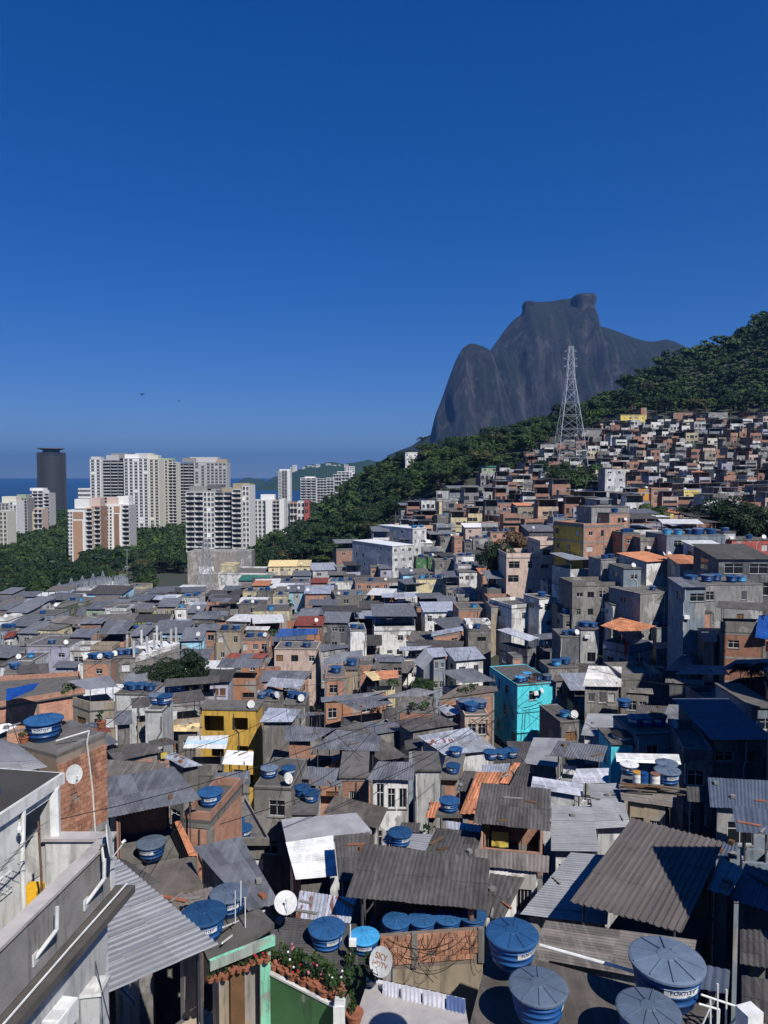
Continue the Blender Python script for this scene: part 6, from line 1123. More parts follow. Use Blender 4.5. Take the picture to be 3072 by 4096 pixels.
# unlisted houses that fill the slope between them: the nearer ones one by one, the crowd on the far hill as one mass
def inside_town(sx, sy, y):
    if sx < 1000: return y < 205 + sx*.02
    if sx < 1600: return y < 225
    return sy > np.interp(sx, EDGE[:, 0], EDGE[:, 1]) + 4
def far_house(mb, cx, cy, zt, W, dp, rot, mat, nf, zb, hill=False):
    r = R_(rot); co, si = math.cos(r), math.sin(r); P = lambda u, v: (cx+u*co-v*si, cy+u*si+v*co); wm = wallmat(mat)
    side = wallmat(mat if rnd.random() < .5 else rnd.choice(('brick', 'grey', 'conc')))
    foot = [P(-W/2, 0), P(W/2, 0), P(W/2, dp), P(-W/2, dp)]; cov = rnd.random()*(1 if not hill else 1.35)
    for e in range(4): mb.quad([(*foot[e], zb), (*foot[(e+1) % 4], zb), (*foot[(e+1) % 4], zt), (*foot[e], zt)], wm if e == 0 else side)
    inn = inset(foot, .25); mb.prism(inn, zt-.8, zt-.7, SLAB)
    for e in range(4): mb.quad([(*foot[e], zt), (*foot[(e+1) % 4], zt), (*inn[(e+1) % 4], zt), (*inn[e], zt)], side); mb.quad([(*inn[(e+1) % 4], zt-.7), (*inn[e], zt-.7), (*inn[e], zt), (*inn[(e+1) % 4], zt)], side)
    if cov < .84:
        h = rnd.uniform(1.5, 2.3); ov = inset(foot, -.4); t2 = rnd.uniform(.2, .7)
        if hill: ov = inset(foot, -.15); t2 = rnd.uniform(-.1, .15)
        rk = roofmat(rnd.choice(('metal', 'fibro', 'metal', 'galv', 'fibrod', 'brown', 'white', 'brown')[:9 if not hill else 6]))
        if cy < 130: sheet(*[(*ov[k], zt+h+(.1 if k < 2 else t2+.1)) for k in range(4)], 0, rk, .177, .03, mb=mb)
        else: mb.prism(ov, [zt+h, zt+h, zt+h+t2, zt+h+t2], [zt+h+.1, zt+h+.1, zt+h+t2+.1, zt+h+t2+.1], rk)
        for q in inn: mb.box((*q, zt+h/2), (.12, .12, h+.2), STEEL)
        if hill and rnd.random() < .7: mb.prism([inn[3], inn[0], inset(foot, .4)[0], inset(foot, .4)[3]], zt, zt+h-.1, side)
        if hill and rnd.random() < .4: mb.prism([inn[1], inn[2], inset(foot, .4)[2], inset(foot, .4)[1]], zt, zt+h-.1, side)
        if rnd.random() < (.6 if not hill else .9): mb.prism([inn[2], inn[3], inset(foot, .4)[3], inset(foot, .4)[2]], zt, zt+h-.1, side)
    elif cov < .8:
        for _ in range(rnd.choice((1, 2, 3))):
            a = P(rnd.uniform(-.35, .35)*W, rnd.uniform(1., 2.)); mb.lathe([(.45, 0), (.58, .7), (.6, .75), (.1, .85), (0, .85)], rnd.choice((TANKB, TANKB, LIDB)), 10, (*a, zt-.7))
    for k in range(nf):
        z = zt - 2. - 2.8*k
        if z < zb+1: break
        mb.prism(inset(foot, -.06), z-1.35, z-1.15, BAND if mat != 'white' else wm)
        n = max(1, int(W/(2 if not hill else 1.6)))
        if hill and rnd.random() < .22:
            mb.box((*P(0, .03), z+.1), (W*.86, .14, 1.5), FWM, r); mb.box((*P(0, -.35), z-.75), (W*.9, .7, .12), BAND, r); mb.box((*P(0, -.66), z-.35), (W*.9, .08, .7), side, r); continue  # dark strip paints the shade of a recessed balcony across the front
        for i in range(n):
            if rnd.random() < .2: continue
            u = -W/2+W*(i+.5)/n; mb.box((*P(u, .02), z), (rnd.choice((.9, 1.1, 1.5, 2.)) if hill else rnd.choice((.9, 1.1, 1.4)), .12, rnd.choice((.9, 1.2, 1.5))), FWM, r); 
            if rnd.random() < .5: mb.box((*P(u, -.1), z-.62), (1.3, .22, .1), BAND, r)
MIX = ['brick']*9 + ['grey']*4 + ['conc']*4 + ['white']*3 + ['lgrey']*3 + ['brickd']*3 + ['tan', 'cream', 'pink', 'bluegrey', 'lilac', 'tan', 'terra', 'lgrey', 'dgrey']
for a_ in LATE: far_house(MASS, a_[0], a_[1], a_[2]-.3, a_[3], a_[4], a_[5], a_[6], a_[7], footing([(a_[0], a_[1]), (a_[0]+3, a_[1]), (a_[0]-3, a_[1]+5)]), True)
def infill():
    rn = random.Random(21); y = 24.; cand = []; occ = list(OCC)
    while y < 440:
        st = 6.6 if y < 200 else 7.2; x = -.62*y - 8
        while x < .66*y + 8:
            px, py = x + rn.uniform(-1.8, 1.8), y + rn.uniform(-1.8, 1.8); z = surf(px, py); sx, sy = proj((px, py, z))
            if -200 < sx < 3280 and inside_town(sx, sy, py): cand.append((px, py, z, sx, sy))
            x += st*(.95 if y < 200 else .8)
        y += st*(.95 if y < 200 else 1.35)
    cand.sort(key=lambda c: c[1])
    for px, py, z, sx, sy in cand:
        hill = py > 215 and sx > 1580; W = rn.uniform(4.4, 7) if py < 200 else rn.uniform(4.2, 7.2); rad = W*.5
        if any((a-px)**2+(b-(py+2.2))**2 < ((r*.8+rad)*(.8 if not hill else .72))**2 for a, b, r in occ): continue
        occ.append((px, py+2.2, rad*.7))
        drop = rn.choice((rn.uniform(2.8, 5), rn.uniform(5, 7.5))) if py < 130 else rn.choice((rn.uniform(1.8, 4.2), rn.uniform(4, 6.5)))
        if hill: drop = rn.uniform(-3., 2.)
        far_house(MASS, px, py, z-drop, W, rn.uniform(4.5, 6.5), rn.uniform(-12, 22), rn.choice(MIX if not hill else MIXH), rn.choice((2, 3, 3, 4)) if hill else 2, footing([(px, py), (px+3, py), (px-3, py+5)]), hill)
    tag(MASS.put('hillside_houses'), 'mass of small brick and rendered houses on the far slope', None, None, 'stuff')

# ------------------------------------------------------------------ the nearest things, built one by one
def bricks(root, A, B, z0, z1, bw=.3, bh=.2, proud=.012, skip=.03):
    """single hollow bricks laid in courses on the outer face of a wall from A to B"""
    L = math.hypot(B[0]-A[0], B[1]-A[1]); rz = edge_rot(A, B); dx, dy = math.cos(rz), math.sin(rz); nx, ny = dy, -dx; k = 0; z = z0
    me = []
    for i in range(5):
        m = M(); w_, h_ = bw-.022, bh-.022; j = lambda: rnd.uniform(-.006, .006)
        f = [(-w_/2+j(), -.035+j(), -h_/2+j()), (w_/2+j(), -.035+j(), -h_/2+j()), (w_/2+j(), -.035+j(), h_/2+j()), (-w_/2+j(), -.035+j(), h_/2+j())]; bk = [(-w_/2, .04, -h_/2), (w_/2, .04, -h_/2), (w_/2, .04, h_/2), (-w_/2, .04, h_/2)]
        m.grid([bk, f], BRK, True); m.quad(f, BRK); me.append(m.mesh('brick'))
    n = 0
    while z + bh <= z1 + .001:
        s_ = -bw/2 if k % 2 else 0.
        while s_ < L-.02:
            a, b = max(0, s_), min(L, s_+bw)
            if b-a > .08 and rnd.random() > skip and n < 300:
                c = (a+b)/2; o = link('brick', rnd.choice(me), (A[0]+dx*c+nx*(proud-.0+rnd.uniform(-.006, .008)), A[1]+dy*c+ny*(proud+rnd.uniform(-.006, .008)), z+bh/2), rz, ((b-a)/bw, 1, 1), root); n += 1
            s_ += bw
        z += bh; k += 1
def brick_single():
    m_, t, b = newmat('brick_single'); rd = t.nodes.new('ShaderNodeObjectInfo').outputs['Random']; po = t.nodes.new('ShaderNodeNewGeometry').outputs['Position']
    c = mixc(t, rd, (.30, .135, .08), (.47, .24, .15)); c = mixc(t, 1, c, ramp(t, nz(t, po, 9, 5, .7), [(.3, .7), (.7, 1.15)]), 'MULTIPLY')
    c = mixc(t, ramp(t, nz(t, mp(t, po, (1.1, 1.1, .45)), 1.1, 6, .7), [(.5, 0), (.64, .85)]), c, (.045, .036, .032)); t.links.new(c, b.inputs['Base Color']); b.inputs['Roughness'].default_value = .92; bump(t, b, nz(t, po, 40, 3), .4, .01); return m_
BRK = brick_single()
MORT = surface('mortar', (.22, .17, .135), stain=.5)
LW = surface('limewash', (.67, .67, .64), stain=.7, var=.03, grain=.3, patch=(.42, .41, .39)); COPE = surface('worn_coping', (.44, .405, .385), stain=.5, var=.03, streak=False)
CEM = surface('grey_cement', (.27, .255, .235), stain=.9, var=.03, grain=.4)
def left_house():
    t = thing('house', None, 'house', (-6.5, 12, 56)); Z = CZ
    m = M(); lx = lambda y: -5.84 + (y-10.8)*.138
    m.prism([(lx(4), 4), (lx(13.72), 13.72), (lx(13.72)-.2, 13.72), (lx(4)-.2, 4)], Z-8.25, Z-7.24, CEM); m.put('parapet', t)
    m = M(); m.prism([(lx(4)+.04, 4), (lx(13.72)+.04, 13.76), (lx(13.72)-.24, 13.76), (lx(4)-.24, 4)], Z-7.24, Z-7.18, COPE); m.put('coping', t)
    m = M(); m.prism([(lx(4)+.32, 4), (lx(14.1)+.34, 14.0), (lx(14.1)-.3, 14.0), (lx(4)-.3, 4)], Z-8.42, Z-8.27, surface('wet_stone', (.11, .10, .09), stain=.8, streak=False)); m.put('ledge', t)
    m = M(); m.prism([(lx(4)+.1, 4), (lx(13.4)+.1, 13.4), (lx(13.4)-3.5, 13.4), (lx(4)-3.5, 4)], Z-18, Z-8.42, wallmat('lgrey')); m.put('wall', t)
    m = M(); m.prism([(-6.75, 13.8), (-5.45, 13.8), (-5.45, 13.98), (-6.75, 13.98)], Z-8.4, Z-7.24, LW); m.put('terrace_wall', t)
    m = M(); m.prism([(-6.8, 13.74), (-5.4, 13.74), (-5.4, 14.04), (-6.8, 14.04)], Z-7.24, Z-7.18, COPE); m.put('coping', t)
    m = M(); m.prism([(-8.2, 4), (lx(4)-.2, 4), (lx(13.7)-.2, 13.8), (-7.2, 13.8)], Z-8.5, Z-8.38, SLAB); m.put('terrace_floor', t)
    # upper wall parallel to the parapet, with the recessed balcony and its lattice blocks
    A, B = (-7.75, 8.), (-6.62, 14.05); m = M(); L = math.hypot(B[0]-A[0], B[1]-A[1])
    panel(m, A, B, Z-8.4, Z-6.24, Z-6.24, [(L-.98, L-.22, Z-8.2, Z-6.42)], LW, .22)
    m.quad([(*B, Z-8.4), (B[0]-4, B[1]+.6, Z-8.4), (B[0]-4, B[1]+.6, Z-6.24), (*B, Z-6.24)], LW); m.put('upper_wall', t)
    m = M(); m.prism([(A[0]+.1, A[1]), (B[0]+.12, B[1]+.12), (B[0]-4.2, B[1]+.8), (A[0]-4, A[1]+.6)], Z-6.24, Z-6.02, LW); m.put('roof_slab', t)
    m = M(); m.prism([(A[0]+.02, A[1]), (B[0]+.04, B[1]+.06), (B[0]-4.1, B[1]+.7), (A[0]-4, A[1]+.5)], Z-6.02, Z-6.0, surface('black_mould', (.07, .066, .06), stain=.6, streak=False)); m.put('roof_crust', t)
    dx, dy = (B[0]-A[0])/L, (B[1]-A[1])/L; P = lambda s_, d, z: (A[0]+dx*s_+dy*d, A[1]+dy*s_-dx*d, Z+z)
    m = M(); q = [P(L-1.0, -.7, 0)[:2], P(L-.2, -.7, 0)[:2], P(L-.2, -.62, 0)[:2], P(L-1., -.62, 0)[:2]]; m.prism(q[::-1], Z-8.4, Z-6.3, wallmat('brickd')); m.put('balcony_back', t)
    for i in range(5):
        for j in range(2):
            m = M(); s0 = L-2.35+i*.2; z0 = -7.42-j*.2
            for a, b, c, d in ((0, 0, .19, .03), (0, .16, .19, .03), (0, .03, .03, .13), (.16, .03, .03, .13), (.08, .03, .03, .13), (.03, .08, .13, .03)):
                u = P(s0+a, .03, z0+b); v = P(s0+a+c, .03, z0+b); w2 = P(s0+a+c, -.02, z0+b); x2 = P(s0+a, -.02, z0+b); m.prism([u[:2], v[:2], w2[:2], x2[:2]][::-1], u[2], u[2]+d, LW)
            m.put('lattice_block', t)
    m = M(); q = P(L-.9, .1, -7.95); m.box((q[0], q[1], q[2]), (.3, .35, .3), plain('yellow_crate', (.75, .42, .02), .5)); m.put('crate', t) if False else tag(m.put('plastic_crate', None, q), 'yellow plastic crate standing in the recess of the white house', 'crate')
    m = M(); m.path([P(L-1.05, .06, -6.25), P(L-1.12, .06, -7.2), P(L-1.1, .06, -8.4)], .045, PIPE, 8); m.put('drain_pipe', t)
    m = M(); q = P(L-.12, .05, -6.24); m.box((q[0], q[1], Z-7.2), (.16, .16, 1.95), WHITEP, .2); m.put('pillar', t)
    # pipe brackets on the outer face of the parapet
    for y in (11.35, 12.85):
        m = M(); a = (lx(y), y, Z-7.95); b = (lx(y)+.25, y+.25, Z-7.62); m.path([a, b, (b[0], b[1]+.03, Z-7.25)], .035, DISH, 8); m.box((a[0], a[1], a[2]), (.04, .16, .2), DISH); m.put('pipe_bracket', t)
    d1 = dish((-5.3, 13.3, Z-7.02), .68, 1.9, .15, 'white satellite dish seen edge on at the end of the white parapet'); m = M(); m.path([(lx(12.85)+.25, 13.1, Z-7.3), (-5.42, 13.3, Z-7.1)], .03, DISH); m.put('pipe_bracket', t)
    d2 = dish((-6.42, 14.4, Z-6.15), .38, .9, .25, 'weathered round dish behind the white pillar at the brick tower')
    ac = thing('air_conditioner', 'white air conditioner with a stained grille on the wall below the ledge', 'air conditioner', (-5.6, 11.6, Z-9.3)); X = lx(11.6)+.24
    m = M(); m.box((X, 11.6, Z-9.2), (.3, .6, .36), WHITEP, -.14); m.put('casing', ac); m = M()
    for k in range(7): m.box((X-.12+.035*k, 11.47, Z-9.015), (.02, .22, .012), FRAME, -.14)
    for k in range(7): m.box((X+.155, 11.6+.03*k-.1, Z-9.2), (.012, .012, .3), FRAME, -.14)
    m.put('grille', ac)
    n = thing('wall_box', 'grey low wall with a white capped niche at the foot of the white house', 'wall', (-5.2, 13., Z-12)); m = M(); m.prism([(-5.75, 12.4), (-5.2, 12.5), (-5.2, 12.9), (-5.8, 12.8)], Z-14, Z-9.45, wallmat('lgrey')); m.put('wall', n); m = M(); m.prism([(-5.8, 12.36), (-5.15, 12.46), (-5.15, 12.94), (-5.85, 12.84)], Z-9.45, Z-9.38, LW); m.put('coping', n)
    a = thing('tv_antenna', 'thin comb antenna on a rusty mast behind the white parapet', 'antenna', (-6.3, 12.6, Z-8.3)); m = M(); m.path([(-6.1, 12.3, Z-8.3), (-6.2, 12.5, Z-7.2), (-6.33, 12.7, Z-6.3)], .022, plain('rusty_iron', (.12, .05, .03), .8)); m.put('mast', a); m = M(); p, q = Vector((-6.3, 12.7, Z-6.4)), Vector((-6.75, 11.4, Z-6.95)); m.bar(p, q, .014, STEEL)
    for k in range(9): c = p.lerp(q, k/9); m.bar(c+Vector((.16, -.02, .1)), c-Vector((.16, -.02, .1)), .006, STEEL, 4)
    m.put('boom', a)
    bl = thing('light_bulb', 'bare white light bulb hanging from the roof edge of the white house', 'bulb', (-6.75, 12.6, Z-6.45)); m = M(); m.lathe([(.0, -.07), (.045, -.05), (.05, 0), (.025, .06), (.02, .12), (0, .12)], WHITEP, 12, (-6.68, 12.7, Z-6.45)); m.put('bulb', bl)
    m = M(); m.box((-7.6, 12.9, Z-5.93), (.7, .5, .12), TANKB); m.box((-7.6, 12.9, Z-5.84), (.5, .3, .08), LIDB); tag(m.put('tank_cover', None, (-7.6, 12.9, Z-6)), 'square dark blue tank cover on the mouldy roof of the white house', 'tank cover')
    m = M(); m.path([(lx(4)+.16, 4.2, Z-8.2), (lx(9)+.2, 9, Z-8.22), (lx(12)+.2, 12, Z-8.2), (lx(13.9)+.24, 13.9, Z-8.18)], .018, PIPE); m.put('conduit', t)
    reg(t, 'white house with a grey parapet and a mouldy roof slab, at the near corner', ('white', 2, 'p', 'x', -6.5, 12, Z-6, 4), [(-9, 8), (-5, 8), (-5, 14), (-9, 14)])
left_house()
def brick_tower():
    zt = CZ-10.7; A, B, C_, D = (-12.6, 26.8), (-11.55, 29.), (-13.6, 30.7), (-14.7, 27.9); t = thing('house', None, 'house', (-13, 28.5, CZ-22))
    m = M(); m.prism([A, B, C_, D], CZ-22, zt-.14, MORT); m.put('wall', t); m = M(); m.prism([A, B, C_, D], zt-.14, zt, SLAB); m.put('roof_slab', t)
    f = inset([A, B, C_, D], .2)
    m = M(); m.prism([A, B, f[1], f[0]], zt, zt+.12, BAND); m.put('parapet', t)
    bricks(t, A, B, CZ-14.3+.0, zt-.3)
    m = M(); n_ = Vector((2.2, -1.05)).normalized()*.03; m.prism([(A[0]+n_.x*1.6, A[1]+n_.y*1.6), (B[0]+n_.x*1.6, B[1]+n_.y*1.6), B, A], CZ-14.62, CZ-14.3, BAND); m.put('floor_band', t)
    bricks(t, A, B, CZ-16.4, CZ-14.62)
    m = M(); a = (A[0]*.42+B[0]*.58+.05, A[1]*.42+B[1]*.58-.03); m.path([(a[0]+.1, a[1], zt+.5), (a[0], a[1], zt), (a[0]+.1, a[1]+.2, zt-2), (a[0]+.18, a[1]+.3, zt-5)], .03, PIPE); m.path([(a[0]+.1, a[1], zt+.5), (a[0]-1.1, a[1]-.3, zt+.2)], .03, PIPE); m.put('drain_pipe', t)
    tank((-13.9, 28.55, zt), 1.5, 'large blue water tank with a worn label on the brick tower', 'b', 0, True, .3)
    reg(t, 'tall brick tower with a blackened wall and a big tank', ('brick', 3, 'p', 'x', -13, 28.5, zt, 3), [A, B, C_, D])
    for k, (x, y) in enumerate(((-12.1, 29.9), (-14.5, 28.1))): plant((x, y, zt), .35, ('weedy bush behind the drain pipe on the brick tower', 'weed at the foot of the big tank on the brick tower')[k], LEAF)
def plant_mesh(seed, kind):
    def mk():
        q, t = crown_arrays(130 if kind != 'tall' else 170, 6, .13, .9)
        if kind == 'tall': q = q*np.array([.55, .55, 1.3])
        if kind == 'spike':
            q = []; t = []
            for i in range(26):
                a = rnd.random()*6.28; e = rnd.uniform(.5, 1.4); d = np.array([math.cos(a)*math.cos(e), math.sin(a)*math.cos(e), math.sin(e)]); s_ = np.cross(d, [0, 0, 1.]); s_ = s_/np.linalg.norm(s_)*.05; q += [np.zeros(3)-s_, np.zeros(3)+s_, d*.7+s_*.8, d]; t.append(rnd.random())
            q = np.array(q); t = np.array(t)
        return leaf_mesh('foliage', q, t, LEAF)
    return cached(('plant', seed, kind), mk)
FLOW = [plain('flower_red', (.5, .02, .03), .7), plain('flower_pink', (.62, .18, .25), .7), WHITEP]
def plant(p, r, label, mat=None, pot=True, kind='bush', flower=None, group='potted plants'):
    t = thing('potted_plant' if pot else 'plant', label, 'plant', p, group); h = r*.7 if pot else 0
    if pot: m = M(); m.lathe([(0, 0), (r*.42, 0), (r*.56, h*.85), (r*.62, h*.86), (r*.62, h), (r*.5, h), (0, h*.9)], POT, 14, p); m.put('pot', t, smooth=False)
    m = plant_mesh(rnd.randint(0, 2), kind); link('foliage', m, (p[0], p[1], p[2]+h+r*(.5 if kind != 'spike' else 0)), rnd.random()*6, r, t)
    if flower is not None:
        m = M()
        for _ in range(4): m = M(); c = Vector(p)+Vector((rnd.uniform(-.8, .8)*r, rnd.uniform(-.9, .2)*r, h+rnd.uniform(.5, 1.3)*r)); m.lathe([(0, -.02), (.035, 0), (.03, .03), (0, .035)], FLOW[flower], 6, c); m.put('flower', t)
    return t
brick_tower()
def hang_pots():
    z = CZ-13.3; a, b = at(*src('T1', 1265, 1290), 19.4), at(*src('T1', 1655, 1045), 24.); k = (CZ-13.3-CZ)/ray(*src('T1', 1655, 1045)).z; b = Vector((0, 0, CZ))+ray(*src('T1', 1655, 1045))*k
    d = (b-a).normalized(); n = Vector((d.y, -d.x, 0)); h = FG['h']; m = M(); z0 = a.z
    m.prism([(a+n*.05)[:2], (b+n*.05)[:2], (b-n*.06)[:2], (a-n*.06)[:2]], z0-.2, z0+.1, wallmat('mint')); m.put('eave_board', h)
    L = (b-a).length; f0 = a-n*.32
    m = M(); q = [f0+d*(L*.36)+n*.03, f0+d*(L*.58)+n*.03]; m.prism([q[0][:2], q[1][:2], (q[1]-n*.08)[:2], (q[0]-n*.08)[:2]], z0-3.2, z0-.5, WOOD); m.put('door', h)
    m = M(); q = [f0+d*(L*.83)+n*.03, f0+d*(L*1.0)+n*.03]; m.prism([q[0][:2], q[1][:2], (q[1]-n*.08)[:2], (q[0]-n*.08)[:2]], z0-3.6, z0-.45, wallmat('mint')); m.put('green_frame', h)
    for i in range(9):
        c = a+d*(L*(.03+i*.108))-n*.12; c.z = z0-.62-.05*(i % 3); p = plant(tuple(c), .2, f'small hanging pot under the mint eaves, {["nearest", "second", "third", "fourth", "fifth", "sixth", "seventh", "eighth", "last"][i]} from the tank end', kind='spike' if i % 2 else 'bush', flower=0 if i in (6, 8) else None, group='hanging flower pots')
        m = M(); m.bar(c+Vector((0, 0, .14)), (c.x, c.y, z0-.02), .006, STEEL, 4); m.put('hanger', p)
    for i, (x, y) in enumerate(((1290, 1250), (1262, 1262))):
        pass
    m = M()
    # pipes and stakes around the two tanks
    P = lambda x, y, dd: at(*src('T1', x, y), dd)
    m.path([P(1340, 1165, 19.9), P(1595, 970, 23.6)], .03, PIPE); m.path([P(1345, 1070, 20.2), P(1600, 965, 23.7)], .025, PIPE); m.path([P(1480, 1070, 21), P(1478, 890, 21), P(1450, 900, 21.5)], .02, PIPE); m.path([P(1420, 1045, 20.6), P(1418, 850, 20.6)], .018, PIPE); m.path([P(1452, 940, 21), P(1453, 790, 21)], .02, PIPE); m.put('pipework', h)
hang_pots()
def patio():
    z = CZ-15.2; t = thing('house', None, 'house', (0, 20, CZ-20)); P = lambda x, y, zz=z: Vector((0, 0, CZ))+ray(*src('T2', x, y))*((zz-CZ)/ray(*src('T2', x, y)).z)
    a, b, c, d = P(600, 1720), P(1330, 1720), P(1300, 1560), P(700, 1425); m = M(); m.prism([q[:2] for q in (a, b, c, d)], z-.3, z, surface('patio_cement', (.40, .37, .36), stain=.4, streak=False)); m.put('patio_floor', t)
    m = M(); n = Vector((0, .18, 0)); m.prism([d[:2], c[:2], (c+n)[:2], (d+n)[:2]], z, z+.16, LW); m.put('kerb', t)
    # green garden wall and tiled yard below it
    e, f, g = P(-10, 1540, CZ-16.3), P(480, 1690, CZ-16.3), P(85, 1540, CZ-16.3)
    w0, w1 = P(100, 1345, CZ-15.05), P(520, 1560, CZ-15.05); m = M(); d2 = (w1-w0).normalized(); nn = Vector((d2.y, -d2.x, 0)); m.prism([w0[:2], w1[:2], (w1-nn*.5)[:2], (w0-nn*.5)[:2]], CZ-17.5, w0.z, wallmat('green')); m.put('garden_wall', t)
    m = M(); m.prism([(w0+nn*.03)[:2], (w1+nn*.03)[:2], (w1-nn*.1)[:2], (w0-nn*.1)[:2]], w0.z, w0.z+.06, LW); m.put('coping', t)
    m = M(); u = w0-d2*.04; m.prism([(u+nn*.06)[:2], (u+nn*.06+d2*.1)[:2], (u-nn*.05+d2*.1)[:2], (u-nn*.05)[:2]], CZ-17.5, w0.z+.55, plain('lime_post', (.16, .62, .08), .6)); m.put('green_post', t)
    TL = surface('beige_tile', (.46, .36, .27), stain=.15, var=.12, grain=.15, streak=False); y0 = (w0+nn*.02-d2*2.6); zf = CZ-17.3; m = M(); q = [w0+nn*.02-d2*3, w1+nn*.02+d2*1, w1+nn*4+d2*1, w0+nn*4-d2*3]; m.prism([v[:2] for v in q][::-1], zf-.2, zf-.02, SLAB); m.put('yard_slab', t)
    for i in range(14):
        for j in range(8):
            o = w0 - d2*2.6 + d2*(.42*i) + nn*(.25+.42*j); m2 = cached('ytile', lambda: (lambda q_: (q_.box((0, 0, 0), (.405, .405, .03), TL), q_.mesh('floor_tile'))[1])(M())); link('floor_tile', m2, (o.x, o.y, zf-.005+rnd.uniform(-.003, .003)), edge_rot(w0, w1), 1, t)
    reg(t, 'house with a pale patio, a green garden wall and a beige tiled yard', ('green', 1, 'p', 'x', 0, 20, z, 6), [a[:2], b[:2], c[:2], w0[:2]])
    OR = ['first', 'second', 'third', 'fourth', 'fifth', 'sixth', 'seventh', 'eighth', 'ninth', 'tenth', 'eleventh', 'twelfth', 'thirteenth', 'fourteenth']
    L = (w1-w0).length
    for i in range(13):
        p = w0 + d2*(L*(.04+.075*i)) - nn*(.25+.12*(i % 2)); plant((p.x, p.y, w0.z), rnd.uniform(.34, .5), f'{OR[i]} flowering pot from the post end, lined up on the green garden wall', kind='tall' if i % 3 else 'bush', flower=(None, 1, None, None, 2, None, 0)[i % 7], group='flower pots on the green garden wall')
    p = P(630, 1640); plant((p.x, p.y, z), .42, 'tall bamboo like plant in a brown pot at the edge of the patio', kind='tall')
    for k, (x, y, r) in enumerate(((580, 1470, .5), (720, 1420, .62), (610, 1330, .45))):
        p = P(x, y, CZ-15.0); plant((p.x, p.y+.3, z+.1), r, ('round olive bush beside the pillar with shoes', 'wide thorny bush below the sky blue tank', 'tall loose shrub beside the lamp pole')[k], pot=False, kind='bush' if k < 2 else 'tall', group='shrubs at the patio')
    # pillar with shoes
    pl = thing('pillar', 'white pillar at the patio corner with trainers drying on top', 'pillar', tuple(P(530, 1680))); p = P(540, 1640); m = M(); m.box((p.x, p.y, z-.2), (.32, .32, 1.5), LW); m.put('shaft', pl); zt = z+.55
    for k in range(3):
        s_ = thing('trainer', ('white trainer lying foremost on the pillar', 'white trainer in the middle of the pillar top', 'white trainer furthest back on the pillar')[k], 'shoe', (p.x, p.y-.1+.11*k, zt), 'trainers drying on the pillar'); m = M(); c = (p.x, p.y-.1+.11*k, zt)
        m.grid([[(c[0]+x, c[1]+y, c[2]) for x, y in ((-.13, -.04), (.13, -.045), (.14, .045), (-.13, .04))], [(c[0]+x, c[1]+y, c[2]+h_) for x, y, h_ in ((-.13, -.035, .08), (.13, -.04, .045), (.135, .04, .045), (-.13, .035, .08))]], WHITEP, True); m.quad([(c[0]+x, c[1]+y, c[2]+h_) for x, y, h_ in ((-.13, -.035, .08), (.13, -.04, .045), (.135, .04, .045), (-.13, .035, .08))], FRAME); m.put('upper', s_)
    for k in range(2):
        c = P(815+22*k, 1462); c.z = z+.17; m = M(); m.prism([(c.x-.05, c.y-.13), (c.x+.05, c.y-.13), (c.x+.055, c.y+.08), (c.x+.03, c.y+.14), (c.x-.03, c.y+.14), (c.x-.055, c.y+.08)], c.z, c.z+.03, WHITEP); o = m.put('sandal', None, tuple(c)); tag(o, ('left white flip flop on the patio kerb', 'right white flip flop on the patio kerb')[k], 'sandal', 'flip flops on the kerb'); m2 = M(); m2.path([(c.x-.04, c.y, c.z+.03), (c.x, c.y+.07, c.z+.07), (c.x+.04, c.y, c.z+.03)], .008, BLACK); m2.put('strap', o)
    # washing line
    a2, b2 = P(800, 1385, CZ-14.75), P(1310, 1500, CZ-14.75); ln = thing('washing_line', 'washing line along the kerb of the patio', 'washing line', tuple(a2)); m = M(); m.bar(a2, b2, .008, BLACK, 4); m.put('line', ln)
    CL = plain('sheet_cloth', (.66, .66, .74), .9); CB = plain('blue_cloth', (.10, .16, .36), .9)
    for k, (u0, u1, mt, lb) in enumerate(((.0, .2, CL, 'short white cloth at the dish end of the washing line'), (.22, .46, CL, 'white sheet in the middle of the washing line'), (.48, .74, CL, 'long white sheet on the washing line beside the blue one'), (.76, .98, CB, 'blue sheet in the shade at the end of the washing line'))):
        rows = []
        for h_ in np.linspace(0, .62 if k < 3 else .8, 6): rows.append([tuple(a2.lerp(b2, u0+(u1-u0)*v/16)+Vector((0, -.02+.05*math.sin(v*1.9+k)*h_*1.4, -h_-.02*math.sin(v)))) for v in range(17)])
        m = M(); m.grid(rows, mt); o = m.put('hanging_sheet', None, tuple(a2), smooth=True); tag(o, lb, 'sheet', 'sheets on the washing line')
patio()
